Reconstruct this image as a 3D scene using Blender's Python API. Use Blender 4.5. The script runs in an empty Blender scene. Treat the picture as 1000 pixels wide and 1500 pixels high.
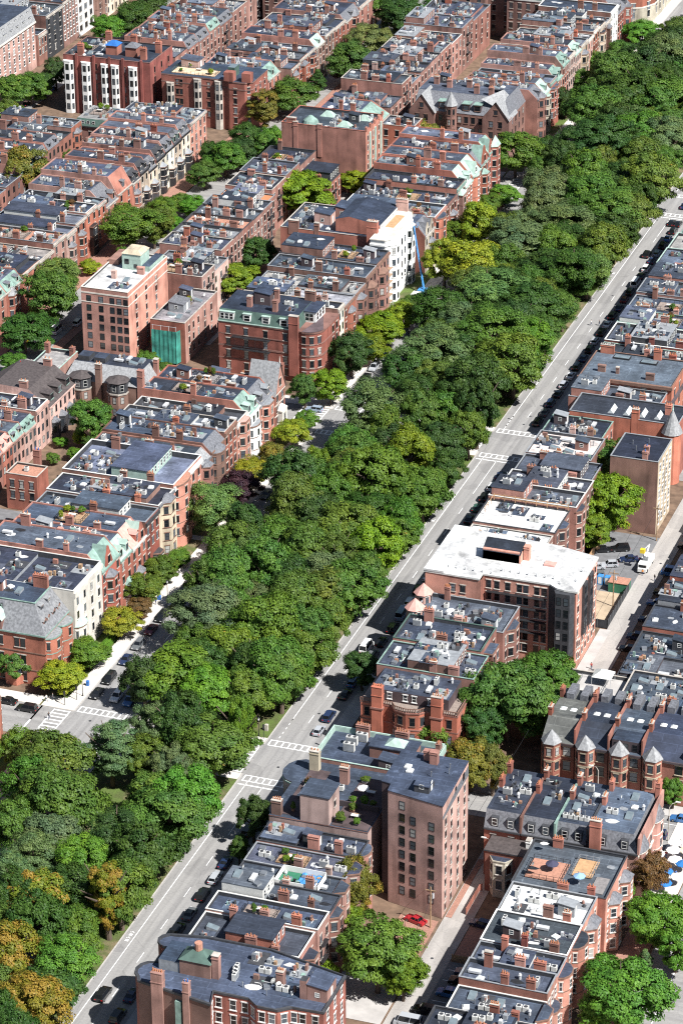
import bpy, math, random
import numpy as np
from math import sin, cos, pi, radians, atan2, sqrt
S = bpy.context.scene
COL = S.collection
R = random.Random(11)
NR = np.random.default_rng(5)

# ------------------------------------------------------------------ camera, light, sky
cd = bpy.data.cameras.new('camera'); cam = bpy.data.objects.new('camera', cd); COL.objects.link(cam); S.camera = cam
PITCH, YAW, ROLL = radians(26.4208), radians(19.6863), radians(-0.44665)
from mathutils import Vector, Matrix
hd = Vector((-sin(YAW), cos(YAW), 0)); rt = Vector((cos(YAW), sin(YAW), 0))
fw = hd*cos(PITCH) - Vector((0, 0, sin(PITCH))); up = hd*sin(PITCH) + Vector((0, 0, cos(PITCH)))
r2 = rt*cos(ROLL) + up*sin(ROLL); u2 = up*cos(ROLL) - rt*sin(ROLL)
m3 = Matrix((r2, u2, -fw)).transposed()
cam.matrix_world = Matrix.Translation((212.065, -536, 345)) @ m3.to_4x4()
cd.sensor_fit = 'VERTICAL'; cd.sensor_height = 36; cd.lens = 4593.6/1500*36
cd.clip_start = 5; cd.clip_end = 6000

SUN_AZ = Vector((0.925, -0.38, 0)).normalized(); SUN_EL = radians(50)
sd = bpy.data.lights.new('sun', 'SUN'); sd.energy = 5.0; sd.angle = radians(.53); sd.color = (1, .98, .95)
so = bpy.data.objects.new('sun', sd); COL.objects.link(so)
sv = SUN_AZ*cos(SUN_EL) + Vector((0, 0, sin(SUN_EL)))
so.rotation_euler = sv.to_track_quat('Z', 'Y').to_euler(); so.location = (0, 0, 400)
W = bpy.data.worlds.new('World'); S.world = W; W.use_nodes = True
nt = W.node_tree; sky = nt.nodes.new('ShaderNodeTexSky'); sky.sky_type = 'NISHITA'; sky.sun_disc = False
sky.sun_elevation = SUN_EL; sky.sun_rotation = atan2(SUN_AZ.x, SUN_AZ.y)
nt.links.new(sky.outputs[0], nt.nodes['Background'].inputs[0]); nt.nodes['Background'].inputs[1].default_value = .05
S.view_settings.view_transform = 'Standard'; S.view_settings.look = 'None'; S.view_settings.exposure = 0.7; S.view_settings.gamma = 1
S.cycles.max_bounces = 4; S.cycles.diffuse_bounces = 1; S.cycles.glossy_bounces = 2; S.cycles.transmission_bounces = 2
S.cycles.use_denoising = False; S.cycles.filter_width = 1.15

# ------------------------------------------------------------------ materials
MATS = {}
def newmat(n):
    m = bpy.data.materials.new(n); m.use_nodes = True
    return m, m.node_tree, m.node_tree.nodes['Principled BSDF']
def N(t, k, **kw):
    n = t.nodes.new(k)
    for a, v in kw.items(): setattr(n, a, v)
    return n
def noise_mix(t, cols, scale, coord, detail=4, rnd=True, lo=.3, hi=.7):
    nz = N(t, 'ShaderNodeTexNoise'); nz.inputs['Scale'].default_value = scale; nz.inputs['Detail'].default_value = detail
    t.links.new(coord, nz.inputs['Vector'])
    r = N(t, 'ShaderNodeValToRGB'); e = r.color_ramp.elements
    e[0].position = lo; e[1].position = hi
    e[0].color = (*cols[0], 1); e[1].color = (*cols[-1], 1)
    if len(cols) == 3:
        x = e.new((lo+hi)/2); x.color = (*cols[1], 1)
    t.links.new(nz.outputs['Fac'], r.inputs['Fac'])
    return r.outputs['Color']
def coords(t, stretch=(1, 1, 1)):
    tc = N(t, 'ShaderNodeTexCoord'); oi = N(t, 'ShaderNodeObjectInfo')
    mp = N(t, 'ShaderNodeMapping'); mp.inputs['Scale'].default_value = stretch
    mul = N(t, 'ShaderNodeVectorMath', operation='SCALE'); mul.inputs[3].default_value = 1
    cmb = N(t, 'ShaderNodeCombineXYZ')
    ml = N(t, 'ShaderNodeMath', operation='MULTIPLY'); ml.inputs[1].default_value = 90
    t.links.new(oi.outputs['Random'], ml.inputs[0])
    for i in range(3): t.links.new(ml.outputs[0], cmb.inputs[i])
    ad = N(t, 'ShaderNodeVectorMath', operation='ADD')
    t.links.new(tc.outputs['Object'], mp.inputs['Vector']); t.links.new(mp.outputs[0], ad.inputs[0]); t.links.new(cmb.outputs[0], ad.inputs[1])
    return ad.outputs[0]
def mixc(t, mode, a, b, f):
    m = N(t, 'ShaderNodeMix', data_type='RGBA', blend_type=mode)
    for s_, v in ((6, a), (7, b), (0, f)):
        if hasattr(v, 'links') or hasattr(v, 'is_linked'): t.links.new(v, m.inputs[s_])
        elif s_ == 0: m.inputs[0].default_value = v
        else: m.inputs[s_].default_value = (*v, 1)
    return m.outputs[2]
def sc3(c, k): return tuple(min(1, x*k) for x in c)
def plain(key, c, rough=.7, var=.18, scale=1.2, metal=0, stain=0):
    m, t, b = newmat(key); co = coords(t)
    x = noise_mix(t, (sc3(c, 1-var), c, sc3(c, 1+var)), scale, co)
    if stain:
        x = mixc(t, 'MULTIPLY', x, noise_mix(t, ((.55, .55, .55), (1, 1, 1)), .35, coords(t, (1, 1, .15)), lo=.35, hi=.55), stain)
    t.links.new(x, b.inputs['Base Color']); b.inputs['Roughness'].default_value = rough; b.inputs['Metallic'].default_value = metal
    MATS[key] = m; return m
def brick(key, c):
    m, t, b = newmat(key+'_brick'); co = coords(t)
    x = noise_mix(t, (sc3(c, .66), c, sc3(c, 1.28)), .2, co, 8, lo=.32, hi=.68)
    g = noise_mix(t, ((.7, .68, .66), (1.16, 1.16, 1.16)), 5, coords(t, (1, 1, 2.6)), 3, lo=.3, hi=.72)
    x = mixc(t, 'MULTIPLY', x, g, .75)
    s = noise_mix(t, ((.5, .48, .47), (1, 1, 1)), .5, coords(t, (1, 1, .12)), 5, lo=.3, hi=.5)
    x = mixc(t, 'MULTIPLY', x, s, .75)
    # faint course lines
    wv = N(t, 'ShaderNodeTexWave', wave_type='BANDS', bands_direction='Z'); wv.inputs['Scale'].default_value = 1.9; wv.inputs['Distortion'].default_value = 1.2
    tc = N(t, 'ShaderNodeTexCoord'); t.links.new(tc.outputs['Object'], wv.inputs['Vector'])
    rr = N(t, 'ShaderNodeValToRGB'); rr.color_ramp.elements[0].color = (.86, .86, .86, 1); rr.color_ramp.elements[1].color = (1.06, 1.05, 1.04, 1)
    t.links.new(wv.outputs['Fac'], rr.inputs['Fac']); x = mixc(t, 'MULTIPLY', x, rr.outputs[0], .7)
    oi = N(t, 'ShaderNodeObjectInfo'); x = mixc(t, 'MULTIPLY', x, oi.outputs['Color'], 1.0)
    t.links.new(x, b.inputs['Base Color']); b.inputs['Roughness'].default_value = .88
    MATS[key] = m; return m
def roofm(key, c, seam=.75, rough=.62, mort=1.7):
    m, t, b = newmat(key+'_roofing'); co = coords(t)
    x = noise_mix(t, (sc3(c, .62), c, sc3(c, 1.55)), .22, co, 7, lo=.28, hi=.74)
    g = noise_mix(t, ((.72, .72, .74), (1.25, 1.25, 1.22)), 1.6, co, 5)
    x = mixc(t, 'MULTIPLY', x, g, .7)
    p = noise_mix(t, ((1, 1, 1), (2.1, 2.05, 1.95)), .5, co, 2, lo=.64, hi=.7)
    x = mixc(t, 'MULTIPLY', x, p, .5)
    dk_ = noise_mix(t, ((.55, .55, .57), (1, 1, 1)), .33, co, 3, lo=.34, hi=.42); x = mixc(t, 'MULTIPLY', x, dk_, .55)
    br = N(t, 'ShaderNodeTexBrick'); br.inputs['Scale'].default_value = 1; br.inputs['Brick Width'].default_value = 7; br.inputs['Row Height'].default_value = 1.9
    br.inputs['Mortar Size'].default_value = .06; br.inputs['Color1'].default_value = (1, 1, 1, 1); br.inputs['Color2'].default_value = (.92, .92, .93, 1)
    br.inputs['Mortar'].default_value = (mort, mort, mort, 1); t.links.new(co, br.inputs['Vector'])
    x = mixc(t, 'MULTIPLY', x, br.outputs['Color'], seam)
    oi = N(t, 'ShaderNodeObjectInfo'); x = mixc(t, 'MULTIPLY', x, oi.outputs['Color'], 1.0 if c[0] < .3 else .15)
    t.links.new(x, b.inputs['Base Color']); b.inputs['Roughness'].default_value = rough
    MATS[key] = m; return m
for k, c in dict(red=(.34, .112, .082), orange=(.41, .14, .09), brown=(.24, .127, .10), dark=(.085, .06, .065), pink=(.54, .34, .29), rose=(.365, .185, .15), tan=(.50, .39, .28),
                 brownstone=(.24, .15, .12), dusk=(.27, .137, .112), cream=(.66, .58, .46), crimson=(.28, .085, .07), rust=(.37, .143, .103), salmon=(.53, .25, .188), tower=(.50, .315, .275)).items(): brick(k, c)
for k, c in dict(tar=(.038, .050, .076), tarl=(.068, .084, .115), tarb=(.024, .032, .052), gravel=(.30, .29, .28), grey=(.17, .175, .185)).items(): roofm(k, c)
roofm('whiteroof', (.60, .60, .59), .6, .7, .72); roofm('pinkgravel', (.56, .50, .48), .1, .9)
plain('stone', (.46, .42, .37), .85, .2, .8, stain=.6); plain('limestone', (.66, .62, .55), .85, .12, .6, stain=.5); plain('white', (.76, .76, .73), .6, .06)
plain('offwhite', (.58, .58, .55), .7, .12); plain('brownst', (.20, .115, .085), .85, .2); plain('black', (.022, .023, .026), .5, .3); plain('charcoal', (.05, .052, .058), .6, .25)
plain('copper', (.22, .33, .285), .75, .25, .9, stain=.6); plain('copperl', (.35, .47, .41), .7, .2, .9); plain('copperd', (.07, .12, .10), .7, .3, .6)
plain('slate', (.145, .15, .165), .6, .35, 2.2); plain('slatel', (.27, .275, .28), .6, .3, 1.8); plain('slateb', (.075, .062, .06), .7, .3, 1.5)
plain('slatem', (.185, .19, .20), .6, .35, 1.8); plain('lead', (.26, .275, .29), .5, .2); plain('metal', (.50, .51, .52), .45, .15); plain('steel', (.33, .35, .37), .35, .1, metal=.6)
plain('terra', (.47, .19, .09), .85, .2, 3); plain('wood', (.34, .22, .13), .8, .3, 2); plain('deck', (.26, .21, .18), .85, .25, 2); plain('greydeck', (.22, .205, .20), .85, .2, 1.5)
plain('patio', (.42, .21, .145), .9, .2, 2); plain('planter', (.30, .16, .10), .8, .2, 3); plain('blue', (.03, .14, .42), .5, .15); plain('bluep', (.06, .24, .52), .4, .25)
plain('netgreen', (.045, .25, .20), .8, .5, .3); plain('netblack', (.035, .037, .042), .9, .35, .5); plain('yellow', (.80, .60, .04), .5, .1); plain('redp', (.50, .04, .03), .4, .1)
plain('orangew', (.48, .29, .15), .8, .2); plain('green', (.03, .16, .09), .6, .15); plain('mint', (.30, .58, .40), .7, .1); plain('rosetile', (.62, .33, .28), .8, .15)
plain('asphalt', (.245, .24, .235), .9, .12, .5); plain('asphaltd', (.17, .172, .178), .9, .18, .7); plain('conc', (.60, .56, .51), .9, .12, .6); plain('concl', (.44, .42, .40), .9, .14, .4); plain('kerb', (.42, .40, .38), .85, .15, 2)
plain('paint', (.80, .80, .78), .7, .06, 3); plain('soil', (.16, .105, .07), .95, .35, .5); plain('brickpave', (.33, .175, .13), .9, .2, 2.5); plain('dirt', (.42, .33, .23), .95, .2, .5)
plain('tyre', (.015, .015, .016), .85, .2); plain('skin', (.50, .30, .21), .6, .05); plain('denim', (.06, .09, .17), .8, .2); plain('hair', (.05, .03, .02), .6, .2)
plain('bark', (.11, .08, .06), .95, .35, 3)
m, t, b = newmat('grass'); co = coords(t)
x = noise_mix(t, ((.20, .16, .09), (.085, .105, .03), (.10, .15, .03)), .22, co, 8, lo=.36, hi=.6)
x = mixc(t, 'MULTIPLY', x, noise_mix(t, ((.6, .6, .6), (1.2, 1.2, 1.2)), 3, co, 4), .8)
t.links.new(x, b.inputs['Base Color']); b.inputs['Roughness'].default_value = .95; MATS['grass'] = m
# road: long wear streaks along the avenue
def road(key, c, st):
    m, t, b = newmat(key); tc = N(t, 'ShaderNodeTexCoord')
    mp = N(t, 'ShaderNodeMapping'); mp.inputs['Scale'].default_value = st; t.links.new(tc.outputs['Object'], mp.inputs['Vector'])
    x = noise_mix(t, (sc3(c, .84), c, sc3(c, 1.12)), 1, mp.outputs[0], 6)
    g = noise_mix(t, ((.86, .86, .87), (1.08, 1.08, 1.07)), 2.2, tc.outputs['Object'], 6); x = mixc(t, 'MULTIPLY', x, g, .8)
    pt = noise_mix(t, ((1, 1, 1), (.74, .74, .75)), .09, tc.outputs['Object'], 1, lo=.6, hi=.62); x = mixc(t, 'MULTIPLY', x, pt, .5)
    mp2 = N(t, 'ShaderNodeMapping'); mp2.inputs['Scale'].default_value = tuple(.02 if v < .1 else .62*v/.9 if v < 1 else 1 for v in st); t.links.new(tc.outputs['Object'], mp2.inputs['Vector'])
    tr_ = noise_mix(t, ((.80, .80, .81), (1.05, 1.05, 1.04)), 1, mp2.outputs[0], 2, lo=.35, hi=.6); x = mixc(t, 'MULTIPLY', x, tr_, .7)
    vz = N(t, 'ShaderNodeTexVoronoi', feature='DISTANCE_TO_EDGE'); vz.inputs['Scale'].default_value = .16; t.links.new(tc.outputs['Object'], vz.inputs['Vector'])
    cr_ = N(t, 'ShaderNodeValToRGB'); cr_.color_ramp.elements[0].color = (.62, .62, .62, 1); cr_.color_ramp.elements[1].color = (1, 1, 1, 1); cr_.color_ramp.elements[1].position = .012; t.links.new(vz.outputs['Distance'], cr_.inputs['Fac']); x = mixc(t, 'MULTIPLY', x, cr_.outputs[0], .5)
    t.links.new(x, b.inputs['Base Color']); b.inputs['Roughness'].default_value = .9; MATS[key] = m
road('avenue', (.29, .284, .277), (.9, .03, 1)); road('street', (.29, .282, .272), (.03, .9, 1)); road('alleyway', (.40, .375, .35), (.5, .05, 1))
# glass: dark panes reflecting the sky, some with pale blinds
m, t, b = newmat('glass'); oi = N(t, 'ShaderNodeObjectInfo'); r = N(t, 'ShaderNodeValToRGB'); e = r.color_ramp.elements; r.color_ramp.interpolation = 'CONSTANT'
e[0].color = (.012, .015, .018, 1); e[1].position = .45; e[1].color = (.035, .042, .05, 1)
for p, c in ((.66, (.07, .085, .10)), (.78, (.16, .18, .20)), (.86, (.40, .40, .38)), (.93, (.02, .022, .026))):
    q = e.new(p); q.color = (*c, 1)
t.links.new(oi.outputs['Random'], r.inputs['Fac']); t.links.new(r.outputs[0], b.inputs['Base Color']); b.inputs['Roughness'].default_value = .08; b.inputs['Specular IOR Level'].default_value = .7; MATS['glass'] = m
plain('skyglass', (.16, .20, .22), .15, .2, 1); plain('skywhite', (.62, .66, .66), .3, .1, 1); plain('carglass', (.012, .014, .017), .06, .1)
m, t, b = newmat('car_paint'); oi = N(t, 'ShaderNodeObjectInfo'); t.links.new(oi.outputs['Color'], b.inputs['Base Color']); b.inputs['Roughness'].default_value = .28; b.inputs['Coat Weight'].default_value = .6; b.inputs['Metallic'].default_value = .1; MATS['paintc'] = m
m, t, b = newmat('cloth'); oi = N(t, 'ShaderNodeObjectInfo'); t.links.new(oi.outputs['Color'], b.inputs['Base Color']); b.inputs['Roughness'].default_value = .85; MATS['cloth'] = m
plain('lamp_red', (.45, .02, .02), .3, .05); plain('lamp_clear', (.75, .75, .72), .2, .05)
# leaves: object colour, per-leaf tint, autumn share in the colour's alpha
def leafmat(key, trans):
    m, t, b = newmat(key); oi = N(t, 'ShaderNodeObjectInfo'); at = N(t, 'ShaderNodeAttribute', attribute_name='tint'); cl = N(t, 'ShaderNodeAttribute', attribute_name='clump')
    r = N(t, 'ShaderNodeValToRGB'); r.color_ramp.elements[0].color = (.7, .72, .7, 1); r.color_ramp.elements[1].color = (1.35, 1.3, 1.15, 1)
    t.links.new(at.outputs['Fac'], r.inputs['Fac']); x = mixc(t, 'MULTIPLY', oi.outputs['Color'], r.outputs[0], 1.0)
    r2_ = N(t, 'ShaderNodeValToRGB'); r2_.color_ramp.elements[0].color = (.78, .88, .9, 1); r2_.color_ramp.elements[1].color = (1.28, 1.14, .9, 1)
    t.links.new(cl.outputs['Fac'], r2_.inputs['Fac']); x = mixc(t, 'MULTIPLY', x, r2_.outputs[0], 1.0)
    lt = N(t, 'ShaderNodeMath', operation='GREATER_THAN'); sb = N(t, 'ShaderNodeMath', operation='SUBTRACT'); sb.inputs[0].default_value = 1
    t.links.new(oi.outputs['Alpha'], sb.inputs[1]); mn = N(t, 'ShaderNodeMath', operation='MULTIPLY_ADD'); mn.inputs[1].default_value = .65
    m2 = N(t, 'ShaderNodeMath', operation='MULTIPLY'); m2.inputs[1].default_value = .35
    t.links.new(at.outputs['Fac'], m2.inputs[0]); t.links.new(cl.outputs['Fac'], mn.inputs[0]); t.links.new(m2.outputs[0], mn.inputs[2])
    t.links.new(mn.outputs[0], lt.inputs[0]); t.links.new(sb.outputs[0], lt.inputs[1])
    x = mixc(t, 'MIX', x, (.33, .22, .035), lt.outputs[0])
    t.links.new(x, b.inputs['Base Color']); b.inputs['Roughness'].default_value = .55; b.inputs['Specular IOR Level'].default_value = .3
    tr = N(t, 'ShaderNodeBsdfTranslucent'); t.links.new(x, tr.inputs['Color'])
    mx = N(t, 'ShaderNodeMixShader'); mx.inputs[0].default_value = trans
    t.links.new(b.outputs[0], mx.inputs[1]); t.links.new(tr.outputs[0], mx.inputs[2])
    t.links.new(mx.outputs[0], t.nodes['Material Output'].inputs['Surface']); MATS[key] = m
leafmat('leaf', .3)

# ------------------------------------------------------------------ mesh builder
def rect(x0, x1, y0, y1): return [(x0, y0), (x1, y0), (x1, y1), (x0, y1)]
class MB:
    def __init__(s): s.v = []; s.f = []; s.m = []; s.k = []
    def mi(s, k):
        if k not in s.k: s.k.append(k)
        return s.k.index(k)
    def add(s, vs, fs, m):
        n = len(s.v); i = s.mi(m); s.v += vs
        for f in fs: s.f.append(tuple(n+j for j in f)); s.m.append(i)
        return s
    def quad(s, a, b, c, d, m): return s.add([a, b, c, d], [(0, 1, 2, 3)], m)
    def box(s, x0, x1, y0, y1, z0, z1, m, mt=None):
        vs = [(x0, y0, z0), (x1, y0, z0), (x1, y1, z0), (x0, y1, z0), (x0, y0, z1), (x1, y0, z1), (x1, y1, z1), (x0, y1, z1)]
        s.add(vs, [(0, 1, 5, 4), (1, 2, 6, 5), (2, 3, 7, 6), (3, 0, 4, 7), (3, 2, 1, 0)], m)
        return s.add(vs[4:], [(0, 1, 2, 3)], mt or m)
    def prism(s, p, z0, z1, m, mt=None, ms=None, bottom=True):
        n = len(p); lo = [(x, y, z0) for x, y in p]; hi = [(x, y, z1) for x, y in p]
        for i in range(n):
            j = (i+1) % n; s.quad(lo[i], lo[j], hi[j], hi[i], ms[i] if ms else m)
        if mt != 0: s.add(hi, [tuple(range(n))], mt or m)
        if bottom: s.add(lo, [tuple(range(n))[::-1]], m)
        return s
    def loft(s, p, z0, q, z1, m, mt=None):
        n = len(p); lo = [(x, y, z0) for x, y in p]; hi = [(x, y, z1) for x, y in q]
        for i in range(n):
            j = (i+1) % n; s.quad(lo[i], lo[j], hi[j], hi[i], m)
        s.add(hi, [tuple(range(n))], mt or m); return s
    def cone(s, p, z0, ap, m):
        n = len(p)
        for i in range(n):
            a, b = p[i], p[(i+1) % n]; s.add([(a[0], a[1], z0), (b[0], b[1], z0), ap], [(0, 1, 2)], m)
        return s
    def yprof(s, prof, y0, y1, m, caps=True, mats=None):      # profile in x,z swept along y
        n = len(prof); a = [(x, y0, z) for x, z in prof]; b = [(x, y1, z) for x, z in prof]
        for i in range(n):
            j = (i+1) % n; s.quad(a[j], a[i], b[i], b[j], mats[i] if mats else m)
        if caps: s.add(a, [tuple(range(n))], m); s.add(b, [tuple(range(n))[::-1]], m)
        return s
    def cyl(s, x, y, z0, z1, r, m, n=10, r1=None, mt=None):
        r1 = r if r1 is None else r1
        p = [(x+r*cos(2*pi*i/n), y+r*sin(2*pi*i/n)) for i in range(n)]; q = [(x+r1*cos(2*pi*i/n), y+r1*sin(2*pi*i/n)) for i in range(n)]
        return s.loft(p, z0, q, z1, m, mt)
    def tube(s, pts, rs, m, n=6):
        rings = []
        for i, p in enumerate(pts):
            p = Vector(p); d = Vector(pts[min(i+1, len(pts)-1)])-Vector(pts[max(i-1, 0)])
            d.normalize(); a = d.orthogonal().normalized(); b_ = d.cross(a)
            if abs(d.z) > .5:
                a = Vector((1, 0, 0)); a = (a-d*a.dot(d)).normalized(); b_ = d.cross(a)
            rr = rs[i] if hasattr(rs, '__len__') else rs
            rings.append([tuple(p+(a*cos(2*pi*k/n)+b_*sin(2*pi*k/n))*rr) for k in range(n)])
        for i in range(len(rings)-1):
            for k in range(n):
                j = (k+1) % n; s.quad(rings[i][k], rings[i][j], rings[i+1][j], rings[i+1][k], m)
        s.add(rings[-1], [tuple(range(n))], m); s.add(rings[0], [tuple(range(n))[::-1]], m); return s
    def mesh(s, name, o=(0, 0, 0)):
        me = bpy.data.meshes.new(name)
        me.from_pydata([(x-o[0], y-o[1], z-o[2]) for x, y, z in s.v], [], s.f)
        for k in s.k: me.materials.append(MATS[k])
        me.polygons.foreach_set('material_index', s.m); me.update(); return me
    def build(s, name, parent=None, o=None):
        if o is None: o = org(parent) if parent else (0, 0, 0)
        ob = bpy.data.objects.new(name, s.mesh(name, o)); COL.objects.link(ob)
        if parent: ob.parent = parent
        else: ob.location = o
        return ob
def org(o):
    v = Vector((0, 0, 0))
    while o is not None: v = v+o.location; o = o.parent
    return v
USED = {}
def tag(o, label, cat, group=None, kind=None):
    if label:
        if label in USED and not group: print('DUPLABEL', label)
        USED[label] = USED.get(label, 0)+1
        o['label'] = label
    if cat: o['category'] = cat
    if group: o['group'] = group
    if kind: o['kind'] = kind
    return o
def thing(name, loc, label, cat, group=None, rz=0):
    o = bpy.data.objects.new(name, None); COL.objects.link(o); o.location = loc; o.rotation_euler = (0, 0, rz); o.empty_display_size = .5
    return tag(o, label, cat, group)
def struct(name, mb): 
    o = mb.build(name); o['kind'] = 'structure'; return o
def inst(me, name, parent, loc, rz=0, sc=None, color=None):
    o = bpy.data.objects.new(name, me); COL.objects.link(o)
    if parent is not None: o.parent = parent; o.location = Vector(loc)-org(parent)
    else: o.location = loc
    o.rotation_euler = (0, 0, rz)
    if sc: o.scale = sc if hasattr(sc, '__len__') else (sc, sc, sc)
    if color: o.color = color
    return o
def copy_tree(o, parent=None):
    c = o.copy(); COL.objects.link(c); c.parent = parent
    for ch in o.children: copy_tree(ch, c)
    return c
ORD = ['first', 'second', 'third', 'fourth', 'fifth', 'sixth', 'seventh', 'eighth', 'ninth', 'tenth', 'eleventh', 'twelfth', 'thirteenth', 'fourteenth', 'fifteenth', 'sixteenth', 'seventeenth', 'eighteenth', 'nineteenth', 'twentieth'] + ['%dth' % i if i % 10 not in (1, 2, 3) else '%d%s' % (i, ['st', 'nd', 'rd'][i % 10-1]) for i in range(21, 90)]
# ------------------------------------------------------------------ building kit
WCACHE = {}
def winmesh(w, h, st):
    k = (w, h, st)
    if k in WCACHE: return WCACHE[k]
    trim, fr = st
    f = MB(); hw = w/2; b = .07
    f.box(-hw, -hw+b, -.06, 0, 0, h, fr); f.box(hw-b, hw, -.06, 0, 0, h, fr); f.box(-hw+b, hw-b, -.06, 0, h-b, h, fr); f.box(-hw+b, hw-b, -.06, 0, 0, b, fr)
    f.box(-hw+b, hw-b, -.05, 0, h*.5-.035, h*.5+.035, fr)
    if w > 1.7: f.box(-.04, .04, -.055, 0, b, h*.5-.035, fr); f.box(-.04, .04, -.055, 0, h*.5+.035, h-b, fr)
    if trim: f.box(-hw-.14, hw+.14, -.17, 0, -.17, 0, trim); f.box(-hw-.14, hw+.14, -.11, 0, h, h+.24, trim)
    p = MB().quad((-hw+b, -.02, b), (hw-b, -.02, b), (hw-b, -.02, h-b), (-hw+b, -.02, h-b), 'glass')
    WCACHE[k] = (f.mesh('window'), p.mesh('pane')); return WCACHE[k]
def win(parent, x, y, z, ang, w=1.15, h=1.95, st=('stone', 'black')):
    a, b = winmesh(round(w, 2), round(h, 2), st)
    o = inst(a, 'window', parent, (x, y, z), ang)
    p = bpy.data.objects.new('pane', b); COL.objects.link(p); p.parent = o
    return o
AE, AS = pi/2, 0.0            # facing +x / facing -y
def winrow(parent, p0, p1, zt, nf, nc, w=1.15, h=1.95, fh=3.45, st=('stone', 'black'), skip=(), first=1.1):
    # grid on the vertical face from p0 to p1 (left to right seen from outside)
    dx, dy = p1[0]-p0[0], p1[1]-p0[1]; L = sqrt(dx*dx+dy*dy); ang = atan2(dy, dx)
    cs = nc if hasattr(nc, '__len__') else [(i+.5)/nc for i in range(nc)]
    for fl in range(nf):
        z = zt-first-h-fl*fh
        if z < .6: break
        for i, c in enumerate(cs):
            if (fl, i) in skip: continue
            win(parent, p0[0]+dx*c, p0[1]+dy*c, z, ang, w, h, st)
def baypoly(kind, x1, yc, w, d, n=7):
    if kind == 'bow': return [(x1-.2, yc-w/2)]+[(x1+d*sin(pi*i/(n-1)), yc-w/2*cos(pi*i/(n-1))) for i in range(n)]+[(x1-.2, yc+w/2)]
    if kind == 'box': return [(x1-.2, yc-w/2), (x1+d, yc-w/2), (x1+d, yc+w/2), (x1-.2, yc+w/2)]
    return [(x1-.2, yc-w/2), (x1, yc-w/2), (x1+d, yc-w*.27), (x1+d, yc+w*.27), (x1, yc+w/2), (x1-.2, yc+w/2)]
def grow(p, k):
    cx = sum(a for a, b in p)/len(p); cy = sum(b for a, b in p)/len(p)
    out = []
    for a, b in p:
        l = sqrt((a-cx)**2+(b-cy)**2)+1e-6; out.append((a+(a-cx)/l*k, b+(b-cy)/l*k))
    return out
def bay(root, kind, x1, yc, w, d, zb, zt, wall, roof='tar', cap='flat', nf=4, st=('stone', 'black'), fh=3.45, trim='brownst', h=1.9):
    p = baypoly(kind, x1, yc, w, d)
    m = MB().prism(p, zb, zt, wall)
    g = grow(p, .16)
    m.prism(g, zt, zt+.28, trim)
    for k in range(1, nf):
        zz = zt-k*fh+.55
        if zz > zb+1: m.prism(grow(p, .07), zz-.1, zz+.1, trim)
    bo = m.build('bay', root)
    r = MB()
    if cap == 'flat': r.prism(grow(p, -.1), zt+.28, zt+.34, roof)
    elif cap == 'cone':
        cx = x1+d*.25; r.cone(grow(p, .25), zt+.29, (cx, yc, zt+.3+w*.62), roof)
    else: r.loft(grow(p, .2), zt+.29, [(x1-.2, b*.25+yc*.75) if a < x1+d*.5 else (x1+.15, b*.45+yc*.55) for a, b in p], zt+1.5, roof)
    r.build('roof', bo)
    n = len(p)
    for i in range(1, n-1):
        a, b = p[i], p[i+1] if i+1 < n else p[0]
        if i == n-1 or (kind != 'box' and i == 0): continue
        if a[0] <= x1-.15 or b[0] <= x1-.15:
            continue
        L = sqrt((a[0]-b[0])**2+(a[1]-b[1])**2)
        nx = (b[1]-a[1])
        if L < .75: continue
        if kind == 'bow' and i % 2 == 0: continue
        winrow(bo, a, b, zt, nf, max(1, int(L/2.1)), min(1.15, L*.62), h, fh, st, first=.75)
    return bo
def bayS(root, y0, xc, w, d, zb, zt, wall, nf, st, fh=3.45, cap='tar'):   # bay on a face towards -y
    p = [(xc-w/2, y0+.2), (xc-w/2, y0), (xc-w*.27, y0-d), (xc+w*.27, y0-d), (xc+w/2, y0), (xc+w/2, y0+.2)]
    bo = MB().prism(p, zb, zt, wall).prism(grow(p, .12), zt, zt+.25, wall).build('bay', root)
    MB().prism(grow(p, -.1), zt+.25, zt+.31, cap).build('roof', bo)
    for i in (1, 2, 3):
        a, b = p[i], p[i+1]; L = sqrt((a[0]-b[0])**2+(a[1]-b[1])**2)
        if L > .8: winrow(bo, a, b, zt, nf, 2 if L > 2.6 else 1, min(1.15, L*.6), 2.0, fh, st, first=.8)
    return bo
CH = {}
def chimney(root, x, y, z, w, d, h, mat='red', pots=2, potm='terra'):
    m = MB().box(x-w/2, x+w/2, y-d/2, y+d/2, z-1.2, z+h, mat).box(x-w/2-.09, x+w/2+.09, y-d/2-.09, y+d/2+.09, z+h*.86, z+h*.86+.18, mat).box(x-w/2-.07, x+w/2+.07, y-d/2-.07, y+d/2+.07, z+h, z+h+.12, 'stone' if R.random() < .4 else mat)
    c = m.build('chimney', root)
    if pots:
        q = MB()
        for i in range(pots):
            f = (i+.5)/pots-.5
            px, py = (x+f*(w-.1), y) if w >= d else (x, y+f*(d-.1))
            q.cyl(px, py, z+h+.12, z+h+.12+R.uniform(.35, .75), .15, potm, 7, .11)
        q.build('chimney_pots', c)
    return c
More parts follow.
